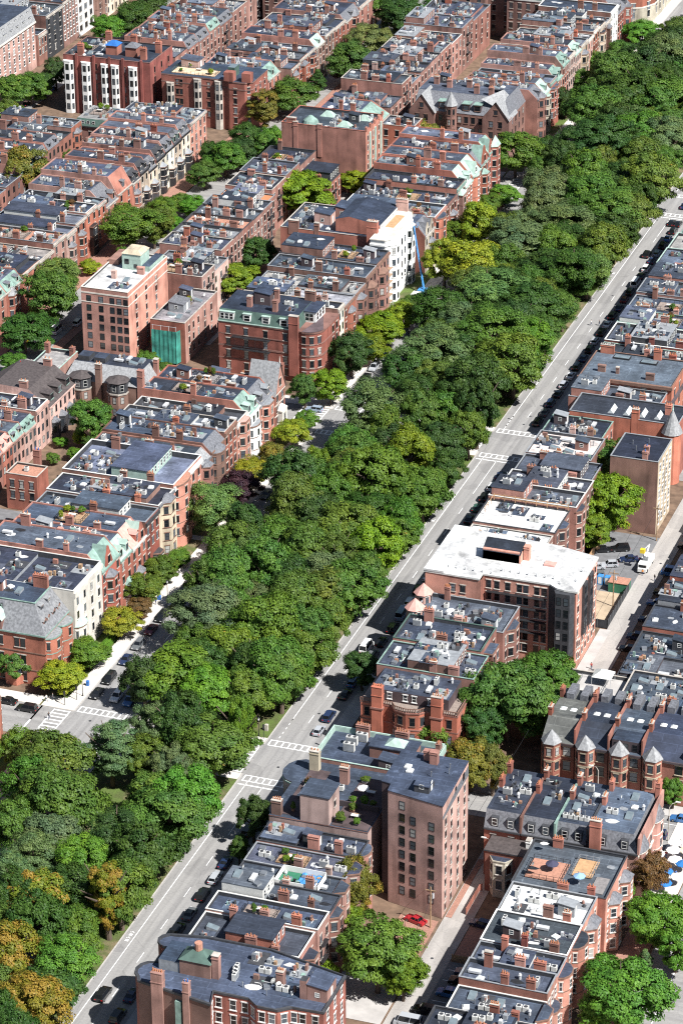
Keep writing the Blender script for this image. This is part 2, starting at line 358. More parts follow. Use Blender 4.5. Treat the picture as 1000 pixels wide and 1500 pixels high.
def small_protos():
    P = {}
    m = MB().box(-.5, .5, -.5, .5, .12, 1.05, 'offwhite').box(-.55, .55, -.55, .55, 0, .12, 'steel').cyl(0, 0, 1.05, 1.1, .38, 'charcoal', 12); P['air_conditioner'] = m.mesh('air_conditioner')
    m = MB().box(-.7, .7, -1.1, 1.1, 0, .3, 'lead'); m.add([(-.7, -1.1, .3), (.7, -1.1, .3), (.7, 1.1, .75), (-.7, 1.1, .75)], [(0, 1, 2, 3)], 'skyglass'); m.add([(-.7, 1.1, .3), (.7, 1.1, .3), (.7, 1.1, .75), (-.7, 1.1, .75)], [(1, 0, 3, 2)], 'lead')
    m.add([(.7, -1.1, .3), (.7, 1.1, .3), (.7, 1.1, .75)], [(0, 1, 2)], 'lead'); m.add([(-.7, -1.1, .3), (-.7, 1.1, .3), (-.7, 1.1, .75)], [(2, 1, 0)], 'lead'); P['skylight'] = m.mesh('skylight')
    m = MB().box(-.65, .65, -.65, .65, 0, .3, 'white').loft(rect(-.6, .6, -.6, .6), .3, rect(-.35, .35, -.35, .35), .55, 'skywhite'); P['roof_window'] = m.mesh('roof_window')
    m = MB().cyl(0, 0, 0, 1.0, .09, 'steel', 6).cyl(0, 0, 1.0, 1.2, .16, 'steel', 6); P['vent_pipe'] = m.mesh('vent_pipe')
    m = MB().cyl(0, 0, 0, .9, .28, 'metal', 8).cyl(0, 0, .9, 1.25, .4, 'metal', 8, .2); P['roof_ventilator'] = m.mesh('roof_ventilator')
    m = MB().box(-.55, .55, -.6, .6, 0, .45, 'lead').box(-.58, .58, -.63, .63, .45, .52, 'steel'); P['roof_hatch'] = m.mesh('roof_hatch')
    m = MB().cyl(0, 0, 0, .8, .04, 'steel', 5); n = 10
    c = [(.12+.1*0, 0, .85)]; ring = [(.28+.0, .4*cos(2*pi*i/n), .95+.4*sin(2*pi*i/n)) for i in range(n)]
    m.add(ring+[(.12, 0, .9)], [(i, (i+1) % n, n) for i in range(n)]+[(n, (i+1) % n, i) for i in range(n)], 'white'); P['satellite_dish'] = m.mesh('satellite_dish')
    m = MB().box(-.9, .9, -.35, .35, .1, 1.5, 'offwhite')
    for i in range(2): m.cyl(-.45+.9*i, 0, 1.5, 1.53, .3, 'charcoal', 10)
    m.box(-.9, .9, -.38, -.35, .25, 1.35, 'lead'); P['heat_pump'] = m.mesh('heat_pump')
    m = MB().box(-.5, .5, -1.2, 1.2, .3, .75, 'metal').box(-.35, .35, .9, 1.6, 0, .3, 'lead').box(-.4, .4, -.9, -.3, 0, .3, 'lead'); P['duct'] = m.mesh('duct')
    return P
def unit_mesh(seed):
    r = random.Random(seed); m = MB().box(-2.1, 2.1, -1.5, 1.5, 0, .06, r.choice(['charcoal', 'tar', 'lead', 'tarl']))
    for i in range(r.randint(3, 6)):
        x, y = r.uniform(-1.5, 1.5), r.uniform(-1.0, 1.0); w, d, h = r.uniform(.25, 1.1), r.uniform(.25, .8), r.uniform(.2, 1.3); k = r.choice(['offwhite', 'metal', 'lead', 'charcoal', 'lead', 'charcoal', 'wood', 'copper', 'brown', 'steel', 'planter', 'black', 'rust'])
        if r.random() < .3: m.cyl(x, y, 0, h, w*.4, k, 8, w*.3)
        else: m.box(x-w/2, x+w/2, y-d/2, y+d/2, 0, h, k)
    for i in range(2): x = r.uniform(-1.6, 0); y = r.uniform(-1, 1); m.tube([(x, y, .15), (x+r.uniform(.8, 1.8), y, .15), (x+1.7, y+r.uniform(-1, 1), .15)], .07, r.choice(['metal', 'charcoal', 'white']), 4)
    return m.mesh('rooftop_equipment')
PR = small_protos()
UNITS = [unit_mesh(i) for i in range(14)]
def patch_mesh(seed):
    r = random.Random(seed); n = 7; m = MB(); m.prism([(r.uniform(.7, 1.2)*1.5*cos(2*pi*i/n), r.uniform(.7, 1.2)*1.0*sin(2*pi*i/n)) for i in range(n)], 0, .015, r.choice(['lead', 'charcoal', 'tarl', 'metal', 'whiteroof', 'black', 'tarb'])); return m.mesh('roof_patch')
PATCH = [patch_mesh(i) for i in range(10)]
def headhouse(root, x0, x1, y0, y1, z, h, mat='dark', roof='tar', door='white', slope=.5):
    m = MB().yprof([(x0, z), (x1, z), (x1, z+h-slope), (x0, z+h)], y0, y1, mat); o = m.build('stair_house', root)
    MB().yprof([(x0-.15, z+h+.02), (x0-.15, z+h+.14), (x1+.15, z+h-slope+.14), (x1+.15, z+h-slope+.02)][::-1], y0-.15, y1+.15, roof).build('roof', o)
    MB().box(x1, x1+.06, (y0+y1)/2-.45, (y0+y1)/2+.45, z+.1, z+2.1, door).build('door', o)
    if x1-x0 > 2.6: win(o, (x0+x1)/2, y0, z+.9, AS, .9, 1.0, (None, 'white'))
    return o
def deck(root, x0, x1, y0, y1, z, m='deck', rail='black', posts=True):
    o = MB().box(x0, x1, y0, y1, z+.1, z+.22, m).build('roof_deck', root)
    r = MB()
    for (ax, ay, bx, by) in ((x0, y0, x1, y0), (x1, y0, x1, y1), (x1, y1, x0, y1), (x0, y1, x0, y0)):
        n = max(2, int((abs(bx-ax)+abs(by-ay))/1.3))
        for i in range(n): px, py = ax+(bx-ax)*i/n, ay+(by-ay)*i/n; r.box(px-.04, px+.04, py-.04, py+.04, z+.22, z+1.2, rail)
        for zz in (z+.6, z+1.15): r.tube([(ax, ay, zz), (bx, by, zz)], .035, rail, 4)
    r.build('railing', o); return o
def clutter(root, x0, x1, y0, y1, z, n, rnd, dk=False):
    occ = []
    def spot(r):
        for _ in range(25):
            x, y = rnd.uniform(x0+r, x1-r), rnd.uniform(y0+r, y1-r)
            if x1-x0 < 2*r or y1-y0 < 2*r: return None
            if all((x-a)**2+(y-b)**2 > (r+c)**2 for a, b, c in occ): occ.append((x, y, r)); return x, y
        return None
    if dk and x1-x0 > 8 and y1-y0 > 4:
        w, d = min(6.5, (x1-x0)*.32), min(y1-y0-1.4, 5.5); xx = x0+(x1-x0)*rnd.uniform(.25, .55); yy = (y0+y1)/2
        occ.append((xx, yy, max(w, d)*.58)); deck(root, xx-w/2, xx+w/2, yy-d/2, yy+d/2, z, rnd.choice(['deck', 'greydeck', 'wood']))
        DECKS.append((xx-w/2, xx+w/2, yy-d/2, yy+d/2, z+.22))
    if n >= 3 and y1-y0 > 5 and x1-x0 > 7 and rnd.random() < .6:
        s = spot(2.0)
        if s: headhouse(root, s[0]-1.6, s[0]+1.6, s[1]-1.2, s[1]+1.2, z, 2.7, rnd.choice(['dark', 'charcoal', 'lead', 'brown', 'dusk']), rnd.choice(['tar', 'tarb', 'lead']))
    big = ['air_conditioner', 'skylight', 'heat_pump', 'duct', 'air_conditioner', 'skylight']
    if rnd.random() < .3: n = max(1, n-2)
    for i in range(n):
        k = rnd.choice(big); s = spot(1.25)
        if s:
            inst(PR[k], k, root, (*s, z), rnd.choice([0, pi/2]))
            if k == 'air_conditioner' and rnd.random() < .6:
                s2 = (s[0]+1.25, s[1]); inst(PR[k], k, root, (*s2, z))
    area = max(0, (x1-x0)*(y1-y0))
    if n:
        for i in range(int(area*rnd.choice([0, 1/55, 1/42, 1/32, 1/26, 1/19]))):
            s = spot(1.15)
            if s: inst(rnd.choice(UNITS), 'rooftop_equipment', root, (*s, z), rnd.choice([0, pi/2, pi, -pi/2]), rnd.uniform(.75, 1.15))
    for i in range(int(area/45)):
        if x1-x0 > 4 and y1-y0 > 3.4: inst(rnd.choice(PATCH), 'roof_patch', root, (rnd.uniform(x0+1.6, x1-1.6), rnd.uniform(y0+1.5, y1-1.5), z+.004+.017*(i % 3)), rnd.choice([0, pi/2, .2, pi]), rnd.uniform(.6, 1.1))
    for i in range(int(n*1.5)):
        k = rnd.choice(['vent_pipe', 'roof_window', 'roof_ventilator', 'roof_hatch', 'satellite_dish', 'vent_pipe']); s = spot(.7)
        if s: inst(PR[k], k, root, (*s, z), rnd.uniform(-.5, .5))
DECKS = []
def body(root, x0, x1, y0, y1, h, wE, wS, par=.5, cop='stone', roof='tar', z0=0, t=.2):
    m = MB(); p = rect(x0, x1, y0, y1); q = rect(x0+t, x1-t, y0+t, y1-t); hp = h+par
    m.prism(p, z0, hp, wS, 0, [wS, wE, wS, wS])
    for i in range(4):
        j = (i+1) % 4; a, b, c, d = p[i], p[j], q[j], q[i]
        m.quad((*d, hp), (*c, hp), (*c, h), (*d, h), 'charcoal')
    w = m.build('wall', root)
    k = MB(); g = rect(x0-.06, x1+.06, y0-.06, y1+.06); q2 = rect(x0+t+.05, x1-t-.05, y0+t+.05, y1-t-.05)
    for i in range(4):
        j = (i+1) % 4
        k.quad((*g[i], hp), (*g[j], hp), (*g[j], hp+.12), (*g[i], hp+.12), cop); k.quad((*g[i], hp+.12), (*g[j], hp+.12), (*q2[j], hp+.12), (*q2[i], hp+.12), cop); k.quad((*q2[j], hp-.01), (*q2[i], hp-.01), (*q2[i], hp+.12), (*q2[j], hp+.12), cop)
    k.build('coping', w)
    r = MB().prism(q, h-.2, h, roof, bottom=False).build('roof', root)
    return w
def dormer(root, x1, yc, z, w, h, dep, wall, roof, st, gable=True):
    m = MB()
    if gable:
        m.box(x1-dep, x1, yc-w/2, yc+w/2, z, z+h, wall); m.add([(x1, yc-w/2, z+h), (x1, yc+w/2, z+h), (x1, yc, z+h+w*.5)], [(0, 1, 2)], wall)
        o = m.build('dormer', root); r = MB(); e = .15
        for sgn in (-1, 1): r.quad((x1+.15, yc+sgn*(w/2+e), z+h-.1), (x1+.15, yc, z+h+w*.5+.08), (x1-dep-.6, yc, z+h+w*.5+.08), (x1-dep, yc+sgn*(w/2+e), z+h-.1), roof)
        r.build('roof', o)
    else:
        m.yprof([(x1-dep, z), (x1, z), (x1, z+h), (x1-dep, z+h+.25)], yc-w/2, yc+w/2, wall); o = m.build('dormer', root)
        MB().yprof([(x1+.15, z+h+.03), (x1+.15, z+h+.15), (x1-dep-.2, z+h+.42), (x1-dep-.2, z+h+.29)], yc-w/2-.15, yc+w/2+.15, roof).build('roof', o)
    win(o, x1, yc, z+.25, AE, w*.66, h-.4, st); return o
HOUSES = []
def house(label, x0, x1, y0, y1, h, wall='red', side='brown', roof='tar', par=.55, cop='stone', E=(4, 0), S=None, bays=(), mans=None, gables=(), corn='brownst', chim=2, cl=3, dk=False, st=('stone', 'black'), name='rowhouse', cat='house', group=None, ell=None, pent=None, fh=3.45, cmat=None, ww=1.15, wh=1.95):
    rnd = random.Random(int((x0+700)*13+y0*101))
    root = thing(name, ((x0+x1)/2, (y0+y1)/2, 0), label, cat, group)
    if cop == 'stone': cop = rnd.choice(['stone', 'lead', 'charcoal', 'offwhite', 'charcoal', 'lead', 'stone'])
    if roof == 'tar': roof = rnd.choice(['tar', 'tar', 'tarl', 'tarb', 'tar', 'tarl'])
    h += rnd.uniform(-.8, .8); par = par+rnd.choice([-.2, 0, 0, .3])
    W_ = y1-y0; g = .02
    y0 += g; y1 -= g
    nc = E[1] or max(1, int(W_/2.5))
    if mans:
        mh, ins, mm, nd = mans[:4]; dw, dr = (mans[4], mans[5]) if len(mans) > 4 else (mm, mm)
        w = MB(); w.prism(rect(x0, x1, y0, y1), 0, h, side, 0, [side, wall, side, side], bottom=False)
        zt = h+mh
        for (ya, yb) in ((y0, y0+.32), (y1-.32, y1)):
            w.yprof([(x0, h), (x1-.1, h), (x1-ins-.1, zt+.35), (x0, zt+.35)], ya, yb, side)
        w.box(x0, x0+.3, y0+.32, y1-.32, h, zt+.3, side); w.build('wall', root)
        MB().yprof([(x1+.12, h+.03), (x1-ins, zt), (x1-ins-.3, zt+.12), (x1-ins-.3, zt-.3), (x1-.5, h+.03)], y0+.33, y1-.33, mm).build('mansard', root)
        MB().box(x0+.3, x1-ins-.3, y0+.33, y1-.33, zt-.2, zt, roof).build('roof', root)
        for i in range(nd):
            dormer(root, x1-.35, y0+W_*(i+.5)/nd, h+.35, min(1.7, W_/nd*.6), min(2.1, mh*.6), 1.7, dw, dr, st if dw != 'white' else ('white', 'white'), gable=rnd.random() < .6 and mh > 2.6)
        zr, xr = zt, x1-ins
    else:
        w = body(root, x0, x1, y0, y1, h, wall, side, par, cop, roof); zr, xr = h, x1
    if corn:
        c = MB(); c.box(x1, x1+.42, y0, y1, h-.35 if not mans else h-.3, h+.02+(par*.55 if not mans else 0), corn); c.box(x1, x1+.22, y0+.02, y1-.02, h-.62, h-.35, corn)
        c.build('cornice', root)
    bz = []
    for b in bays:
        kind, f, w_, d, zt, cap, rm, bw = b
        yc = y0+W_*f; bay(root, kind, x1, yc, w_, d, 0, zt, bw or wall, rm, cap, nf=5, st=st, fh=fh); bz.append((yc-w_/2-.2, yc+w_/2+.2, zt))
    for gb in gables:
        f, gw, gh, gm, rm = gb[:5]; yc = y0+W_*f; ins = 3.2
        m_ = MB(); m_.add([(x1+.05, yc-gw/2, h), (x1+.05, yc+gw/2, h), (x1+.05, yc, h+gh), (x1-.4, yc-gw/2, h), (x1-.4, yc+gw/2, h), (x1-.4, yc, h+gh)], [(0, 1, 2), (5, 4, 3), (0, 2, 5, 3), (1, 4, 5, 2)], gm)
        o = m_.build('gable', root); r_ = MB(); back = x1-max(ins, 4)
        for sg in (-1, 1): r_.quad((x1-.3, yc+sg*(gw/2+.05), h-.05), (x1-.3, yc, h+gh-.1), (back, yc, h+gh-.1), (back, yc+sg*(gw/2+.05), h-.05), rm)
        r_.build('roof', o); win(o, x1+.05, yc, h+.5, AE, min(1.3, gw*.3), min(1.9, gh*.4), st)
    # facade windows between the bays
    ys = [(i+.5)/nc for i in range(nc)]
    for fl in range(E[0]):
        z = h-1.15-wh-fl*fh
        if z < .6: break
        for c in ys:
            yy = y0+c*W_
            if any(a < yy < b_ and z < zt_ for a, b_, zt_ in bz): continue
            win(root, x1, yy, z, AE, ww, wh, st)
    if not corn and not bays and rnd.random() < .45:
        fe = MB(); yc = y0+W_*rnd.uniform(.3, .7)
        for k_ in range(3):
            z = h-3.2-k_*fh; fe.box(x1, x1+1.0, yc-1.5, yc+1.5, z-.08, z, 'black')
            for zz in (z+.5, z+1.0): fe.tube([(x1, yc-1.5, zz), (x1+1, yc-1.5, zz), (x1+1, yc+1.5, zz), (x1, yc+1.5, zz)], .035, 'black', 4)
            if k_: fe.tube([(x1+.6, yc-1.2, z), (x1+.6, yc+1.2, z+fh)], .07, 'black', 4)
        fe.build('fire_escape', root)
    if S:
        nf, cs, zt = S[0], S[1], S[2] if len(S) > 2 else h
        winrow(root, (x0, y0), (x1, y0), zt, nf, cs, ww, wh, fh, st)
    if ell:
        ex0, ex1, ey0, ey1, eh = ell; MB().prism(rect(ex0, ex1, ey0, ey1), 0, eh, side, roof, bottom=False).build('wing', root)
        winrow(root, (ex1, ey0), (ex1, ey1), eh, 3, max(1, int((ey1-ey0)/2.6)), ww, wh, fh, st) if ex1 > x1 else None
    if pent:
        px0, px1, py0, py1, ph, pm, pr_ = pent; o = MB().box(px0, px1, py0, py1, zr, zr+ph, pm).build('penthouse', root); MB().box(px0-.2, px1+.25, py0-.2, py1+.2, zr+ph, zr+ph+.18, pr_).build('roof', o)
        winrow(o, (px1, py0), (px1, py1), zr+ph+.6, 1, max(2, int((py1-py0)/1.8)), .95, 1.7, st=(None, 'white'))
    if not pent and not mans and W_ > 5.5 and x1-x0 > 15 and roof not in ('whiteroof', 'pinkgravel') and rnd.random() < .62:
        k_ = rnd.random(); ln = rnd.uniform(.28, .5)*(x1-x0); xs = x0+.6 if k_ < .45 else x0+(x1-x0)*rnd.uniform(.25, .5); hh = rnd.choice([1.0, 1.6, 2.4, 2.8]); pm = rnd.choice([side, side, 'charcoal', 'dark', 'brown', 'lead', 'offwhite'])
        xe = min(xs+ln, x1-2.5); o = MB().box(xs, xe, y0+.45, y1-.45, zr, zr+hh, pm).build('upper_storey', root); MB().box(xs-.12, xe+.15, y0+.4, y1-.4, zr+hh, zr+hh+.14, rnd.choice(['tar', 'tarb', 'tarl', 'lead'])).build('roof', o)
        if hh > 2: winrow(o, (xe, y0+.45), (xe, y1-.45), zr+hh+.5, 1, max(1, int(W_/2.2)), .95, 1.5, st=(None, 'white'))
        clutter(root, xs+.3, xe-.3, y0+.8, y1-.8, zr+hh+.15, 2, rnd)
        if xe < xr-4: clutter(root, xe+.3, xr-.6, y0+.7, y1-.7, zr+.01, max(1, cl-1), rnd, dk)
        if xs > x0+4: clutter(root, x0+.7, xs-.3, y0+.7, y1-.7, zr+.01, 2, rnd)
        cl = 0
    cm = cmat or (side if side not in ('white', 'limestone') else 'red')
    for i in range(chim):
        fx = x0+(xr-x0)*[.55, .8, .25, .4, .68][i % 5]+rnd.uniform(-.8, .8); ys_ = y0+.45 if i % 3 != 2 else y1-.45
        chimney(root, fx, ys_, zr+.2, rnd.uniform(1.1, 2.3), .75, rnd.uniform(1.6, 3.4), cm if rnd.random() < .75 else rnd.choice(['red', 'brown', 'rose', 'orange', 'brown', 'pink']), rnd.randint(2, 5) if rnd.random() < .75 else 0)
    if cl: clutter(root, x0+.8, xr-1.0, y0+.9, y1-.9, zr+.01, cl, rnd, dk) if not pent else clutter(root, x0+.8, pent[0]-.4, y0+.9, y1-.9, zr+.01, cl, rnd, False)
    return root
# ------------------------------------------------------------------ the houses, row by row
WD = ('stone', 'black'); BR = ('brownst', 'black'); WH = ('white', 'white'); LT = ('limestone', 'charcoal'); NB = (None, 'black')
def B3(f, w, d, zt, cap='flat', rm='tar', wall=None): return ('bay', f, w, d, zt, cap, rm, wall)
def BW(f, w, d, zt, cap='flat', rm='tar', wall=None): return ('bow', f, w, d, zt, cap, rm, wall)
def BX(f, w, d, zt, cap='flat', rm='tar', wall=None): return ('box', f, w, d, zt, cap, rm, wall)
def row(rows, x0, x1, where, group, **base):
    for i, (y0, y1, h, desc, kw) in enumerate(rows):
        k = dict(base); k.update(kw); a, b = k.pop('x0', x0), k.pop('x1', x1)
        house('%s, %s' % (desc, where), a, b, y0, y1, h, group=group, **k)

# left side of the mall, near block
ra = thing('corner_house', (-65, 20.5, 0), 'orange brick corner house with slate mansard, brick dormers and two bow fronts', 'house', 'houses of the lower left mall row')
m = MB().prism(rect(-79, -54.5, 14.2, 27), 0, 12.6, 'orange', bottom=False); m.build('wall', ra)
m = MB(); 
for z in (3.6, 8.0): m.box(-79.05, -54.4, 14.1, 14.2, z, z+.25, 'brownst'); m.box(-54.5, -54.4, 14.1, 27, z, z+.25, 'brownst')
m.build('string_course', ra)
m = MB().box(-79.2, -54.2, 13.85, 27, 12.6, 12.95, 'copper').build('cornice', ra)
m = MB().loft(rect(-79, -54.3, 14, 27), 12.95, rect(-79, -58.6, 18.6, 27), 18.2, 'slatem', 'tar'); m.build('mansard', ra)
MB().box(-79, -58.4, 18.4, 18.7, 18.2, 18.4, 'copper').box(-58.7, -58.4, 18.7, 27, 18.2, 18.4, 'copper').build('roof_edging', ra)
for yc, w_ in ((17.6, 6), (23.6, 5.2)):
    bay(ra, 'bow', -54.5, yc, w_, 2.2, 0, 11.8, 'orange', 'slatel', 'flat', 4, WD, 4.2, 'copper')
winrow(ra, (-79, 14.2), (-54.5, 14.2), 12.4, 3, [.04, .09, .25, .3, .5, .56, .72, .78], 1.1, 2.2, 4.2, WD, first=1.0)
bayS(ra, 14.2, -62.5, 4.6, 1.6, 0, 5.6, 'orange', 1, WD)
for xc, w_ in ((-75.5, 3.4), (-66.2, 2.9)):
    d_ = MB().box(xc-w_/2, xc+w_/2, 14.0, 17.2, 12.95, 15.2, 'dusk'); d_.add([(xc-w_/2, 14.0, 15.2), (xc+w_/2, 14.0, 15.2), (xc, 14.0, 17)], [(0, 1, 2)], 'dusk'); o = d_.build('dormer', ra)
    q = MB()
    for sg in (-1, 1): q.quad((xc+sg*(w_/2+.15), 13.85, 15.1), (xc, 13.85, 17.1), (xc, 17.9, 17.1), (xc+sg*(w_/2+.15), 17.9, 15.1), 'copperl')
    q.build('roof', o); win(o, xc-.5, 14.0, 13.3, AS, .8, 1.5, BR); win(o, xc+.5, 14.0, 13.3, AS, .8, 1.5, BR)
for xc in (-77.3, -71.8, -66.5):
    o = MB().box(xc-.9, xc+.9, 17.0, 19, 16.3, 17.9, 'slate').build('dormer', ra); win(o, xc, 17.0, 16.5, AS, 1.3, 1.1, (None, 'copperl'))
for yc in (17.2, 19.0, 22.0, 24.6): dormer(ra, -55.6, yc, 13.1, 1.5, 2.2, 2.0, 'dusk', 'slatel', BR)
for yc in (19.6, 23.2): dormer(ra, -57.3, yc, 16.0, 1.5, 1.5, 1.5, 'slate', 'slatel', BR, gable=False)
chimney(ra, -69.3, 18.6, 16, 1.5, 1.2, 5, 'orange', 3); chimney(ra, -60.5, 26.3, 18.2, 3.4, .9, 3.0, 'rust', 5); chimney(ra, -71, 26, 18.2, 2, .9, 2.6, 'brown', 0)
clutter(ra, -78, -62, 20, 26, 18.21, 3, random.Random(3))

row([
 (27, 42.5, 17.2, 'plain white limestone townhouse with a black roof', dict(wall='limestone', side='limestone', roof='tarb', E=(5, 4), bays=[BW(.17, 5, 1.5, 8.5, 'hip', 'copperl', 'limestone')], corn='limestone', st=LT, chim=0, cl=0, ww=1.0, par=1.0)),
 (42.5, 52.9, 14.4, 'red brick rowhouse with gothic gable and green copper mansard', dict(side='rose', mans=(3.6, 3.4, 'copper', 1, 'copper', 'copperl'), bays=[B3(.42, 4.4, 1.6, 12.4, 'hip', 'slate')], gables=[(.42, 4.2, 4.8, 'red', 'copper')], corn='copper', chim=3, cl=2)),
 (52.9, 59.8, 13.4, 'red brick rowhouse with pale green copper dormers and canopy bay', dict(side='rose', wall='rust', mans=(3.6, 3.0, 'copperl', 2, 'copperl', 'copperl'), bays=[BX(.6, 3.4, 1.4, 5.2, 'hip', 'copper', 'offwhite')], corn='copper', chim=2, cl=4, cmat='pink')),
 (59.8, 68.4, 12.2, 'red brick rowhouse with a pink tiled dormer and long gable', dict(wall='rust', side='rose', mans=(3.9, 3.6, 'rosetile', 1, 'rust', 'rosetile'), gables=[(.72, 4.6, 4.6, 'rust', 'copperl')], bays=[B3(.45, 4, 1.4, 5, 'hip', 'slate')], corn='offwhite', chim=2, cl=2, dk=True)),
 (68.4, 76.4, 15.2, 'tall red brick rowhouse with a planted roof terrace', dict(side='brown', E=(4, 3), bays=[B3(.7, 3.8, 1.6, 5.2, 'flat', 'charcoal', 'charcoal')], corn='charcoal', chim=1, cl=2, pent=(-72, -60, 69.2, 76, 2.6, 'offwhite', 'tar'))),
 (76.4, 85.9, 15.9, 'tan stone rowhouse with a full height angled bay', dict(wall='tan', side='brown', bays=[B3(.5, 6, 1.8, 15.6, 'hip', 'slate', 'tan')], corn='slate', chim=2, cl=3, dk=True, st=BR)),
 (85.9, 103.6, 16.6, 'salmon brick house with white balustrade over a curved front', dict(wall='salmon', side='brown', bays=[BW(.27, 8.4, 1.8, 16.4, 'flat', 'patio', 'salmon')], corn='white', cop='white', par=1.1, chim=3, cl=5, E=(4, 5), pent=(-70, -60.5, 88, 103, 2.9, 'copperl', 'tar'))),
 (103.6, 109.9, 14.6, 'dusky red narrow rowhouse with a slate topped bay', dict(wall='dusk', bays=[B3(.45, 4, 1.6, 13.2, 'hip', 'slate')], corn='slate', chim=1, cl=2, st=BR, mans=(2.0, 2.2, 'slatel', 0))),
 (109.9, 119.2, 15.0, 'brownstone rowhouse with a wide dark slate bay', dict(wall='brownstone', bays=[BW(.45, 6, 1.8, 14, 'hip', 'slate')], corn='brownst', chim=2, cl=3, st=BR, mans=(2.0, 2.2, 'slate', 0))),
 (119.2, 127.2, 15.6, 'plain red brick rowhouse with a dark flat cornice', dict(wall='rust', corn='brownst', E=(5, 3), chim=1, cl=4, bays=[BX(.72, 3, 1, 4.4, 'flat', 'tar')])),
 (127.2, 135.3, 14.8, 'red and white striped brick rowhouse with angled bay', dict(wall='salmon', bays=[B3(.5, 5, 1.6, 14.6, 'flat', 'rosetile')], corn='white', chim=1, cl=3, dk=True, st=WD)),
 (135.3, 143.4, 13.0, 'white painted bow front rowhouse with copper dormers', dict(wall='white', side='rust', bays=[BW(.5, 5.6, 1.6, 10, 'flat', 'lead', 'white')], mans=(3.6, 4.0, 'copper', 2, 'copperl', 'copperl'), corn='white', st=('white', 'black'), chim=1, cl=3, dk=True)),
 (143.4, 153, 12.4, 'striped pink rowhouse with slate mansard and tall dormers', dict(wall='salmon', side='rust', bays=[B3(.5, 6, 1.6, 12.1, 'flat', 'lead')], mans=(3.4, 3.4, 'slate', 2, 'slate', 'lead'), corn='lead', chim=2, cl=3, dk=True))],
 -82, -53, 'lower left mall row', 'houses of the lower left mall row')
# gabled end house
re = thing('gabled_house', (-58, 157, 0), 'striped brick end house with a steep slate gable and finial at the cross street', 'house', 'houses of the lower left mall row')
MB().prism(rect(-80, -52.5, 153.1, 160.5), 0, 12, 'rust', 'tar', bottom=False).build('wall', re)
m = MB(); m.add([(-52.4, 153.1, 12), (-52.4, 160.5, 12), (-52.4, 156.8, 19.5), (-60, 153.1, 12), (-60, 160.5, 12), (-60, 156.8, 19.5)], [(0, 1, 2), (5, 4, 3)], 'salmon'); m.build('gable', re)
m = MB()
for sg in (-1, 1): m.quad((-52.1, 156.8+sg*4, 11.7), (-52.1, 156.8, 19.9), (-60.2, 156.8, 19.9), (-60.2, 156.8+sg*4, 11.7), 'slatel')
m.build('roof', re)
MB().cyl(-52.4, 156.8, 19.8, 21.6, .22, 'limestone', 8, .04).build('finial', re)
chimney(re, -53.2, 159.6, 12, 1.5, 1.4, 6.2, 'rust', 0); chimney(re, -62, 157, 12, 2.2, 1.0, 3.4, 'rust', 5)
for z in (2.8, 5.6, 8.6, 11.4): MB().box(-80, -52.42, 153.03, 160.57, z, z+.28, 'limestone').build('stone_band', re)
winrow(re, (-52.5, 153.1), (-52.5, 160.5), 12, 4, 2, 1.3, 1.9, 3.0, WD, first=.6); win(re, -52.38, 156.8, 13.4, AE, 1.4, 2, WD)
bay(re, 'box', -52.5, 156.8, 3.6, 1.3, 0, 6.6, 'limestone', 'limestone', 'hip', 2, WD, 3.3, 'limestone')
headhouse(re, -72, -67, 154, 159, 12, 3.2, 'lead', 'tar')

# red brick apartment block with round corner tower, beyond the second cross street
rb = thing('apartment_block', (-67, 196, 0), 'red brick apartment house with round corner tower and green mansard', 'building')
p = [(-82, 188.5), (-58.6, 188.5)]+[(-57+4.2*sin(a)*1.0+.0, 192.2-4.2*cos(a)) for a in [i*pi/2/6-.2 for i in range(7)]]+[(-52.6, 196), (-52.6, 203.2), (-82, 203.2)]
MB().prism(p, 0, 14.6, 'red', 'tar', bottom=False).build('wall', rb)
for z, t_ in ((4.2, .3), (7.8, .5), (11.3, .25), (14.5, .4)): MB().prism(grow(p, .18), z, z+t_, 'dusk').build('cornice', rb)
m = MB().loft([(-82, 188.5), (-59.2, 188.5), (-59.2, 203.1), (-82, 203.1)], 14.95, [(-82, 189.7), (-59.9, 189.7), (-59.9, 203.1), (-82, 203.1)], 18.2, 'copperd', 'tarb'); m.build('mansard', rb)
MB().box(-82.1, -59.0, 188.3, 188.5, 14.9, 15.15, 'copperl').build('gutter', rb)
for xc, w_ in ((-79.6, 4.2), (-73.8, 2.2), (-68.4, 2.2), (-63.2, 2.4)):
    o = MB().box(xc-w_/2, xc+w_/2, 188.75, 190.6, 15.4, 17.6, 'white').build('dormer', rb); MB().box(xc-w_/2-.15, xc+w_/2+.15, 188.6, 191, 17.6, 17.75, 'copperl').build('roof', o)
    for i in range(3 if w_ > 3 else 1): win(o, xc+(i-1)*1.3 if w_ > 3 else xc, 188.75, 15.6, AS, 1.1 if w_ > 3 else 1.7, 1.7, (None, 'white'))
winrow(rb, (-82, 188.5), (-58.6, 188.5), 14.5, 4, [.12, .34, .58, .82], 1.15, 2.0, 3.4, WD, first=.9)
for i in (2, 4, 6): winrow(rb, p[i], p[i+1], 14.4, 4, 1, 1.1, 2.0, 3.4, WD, first=.9)
winrow(rb, (-52.6, 196), (-52.6, 203.2), 14.5, 4, [.3, .72], 1.2, 2.0, 3.4, WD, first=.9)
chimney(rb, -60.2, 188.3, 3, 2.6, 1.2, 16.2, 'red', 0); chimney(rb, -74.5, 193, 18.2, 1.3, 1.3, 3, 'rose', 0); chimney(rb, -66.8, 192, 18.2, 1.3, 1.3, 3.2, 'rose', 0); chimney(rb, -68.5, 198, 18.2, 1.2, 1.0, 4, 'rose', 0); chimney(rb, -60.5, 202.3, 17, 3, 1, 4, 'brown', 4)
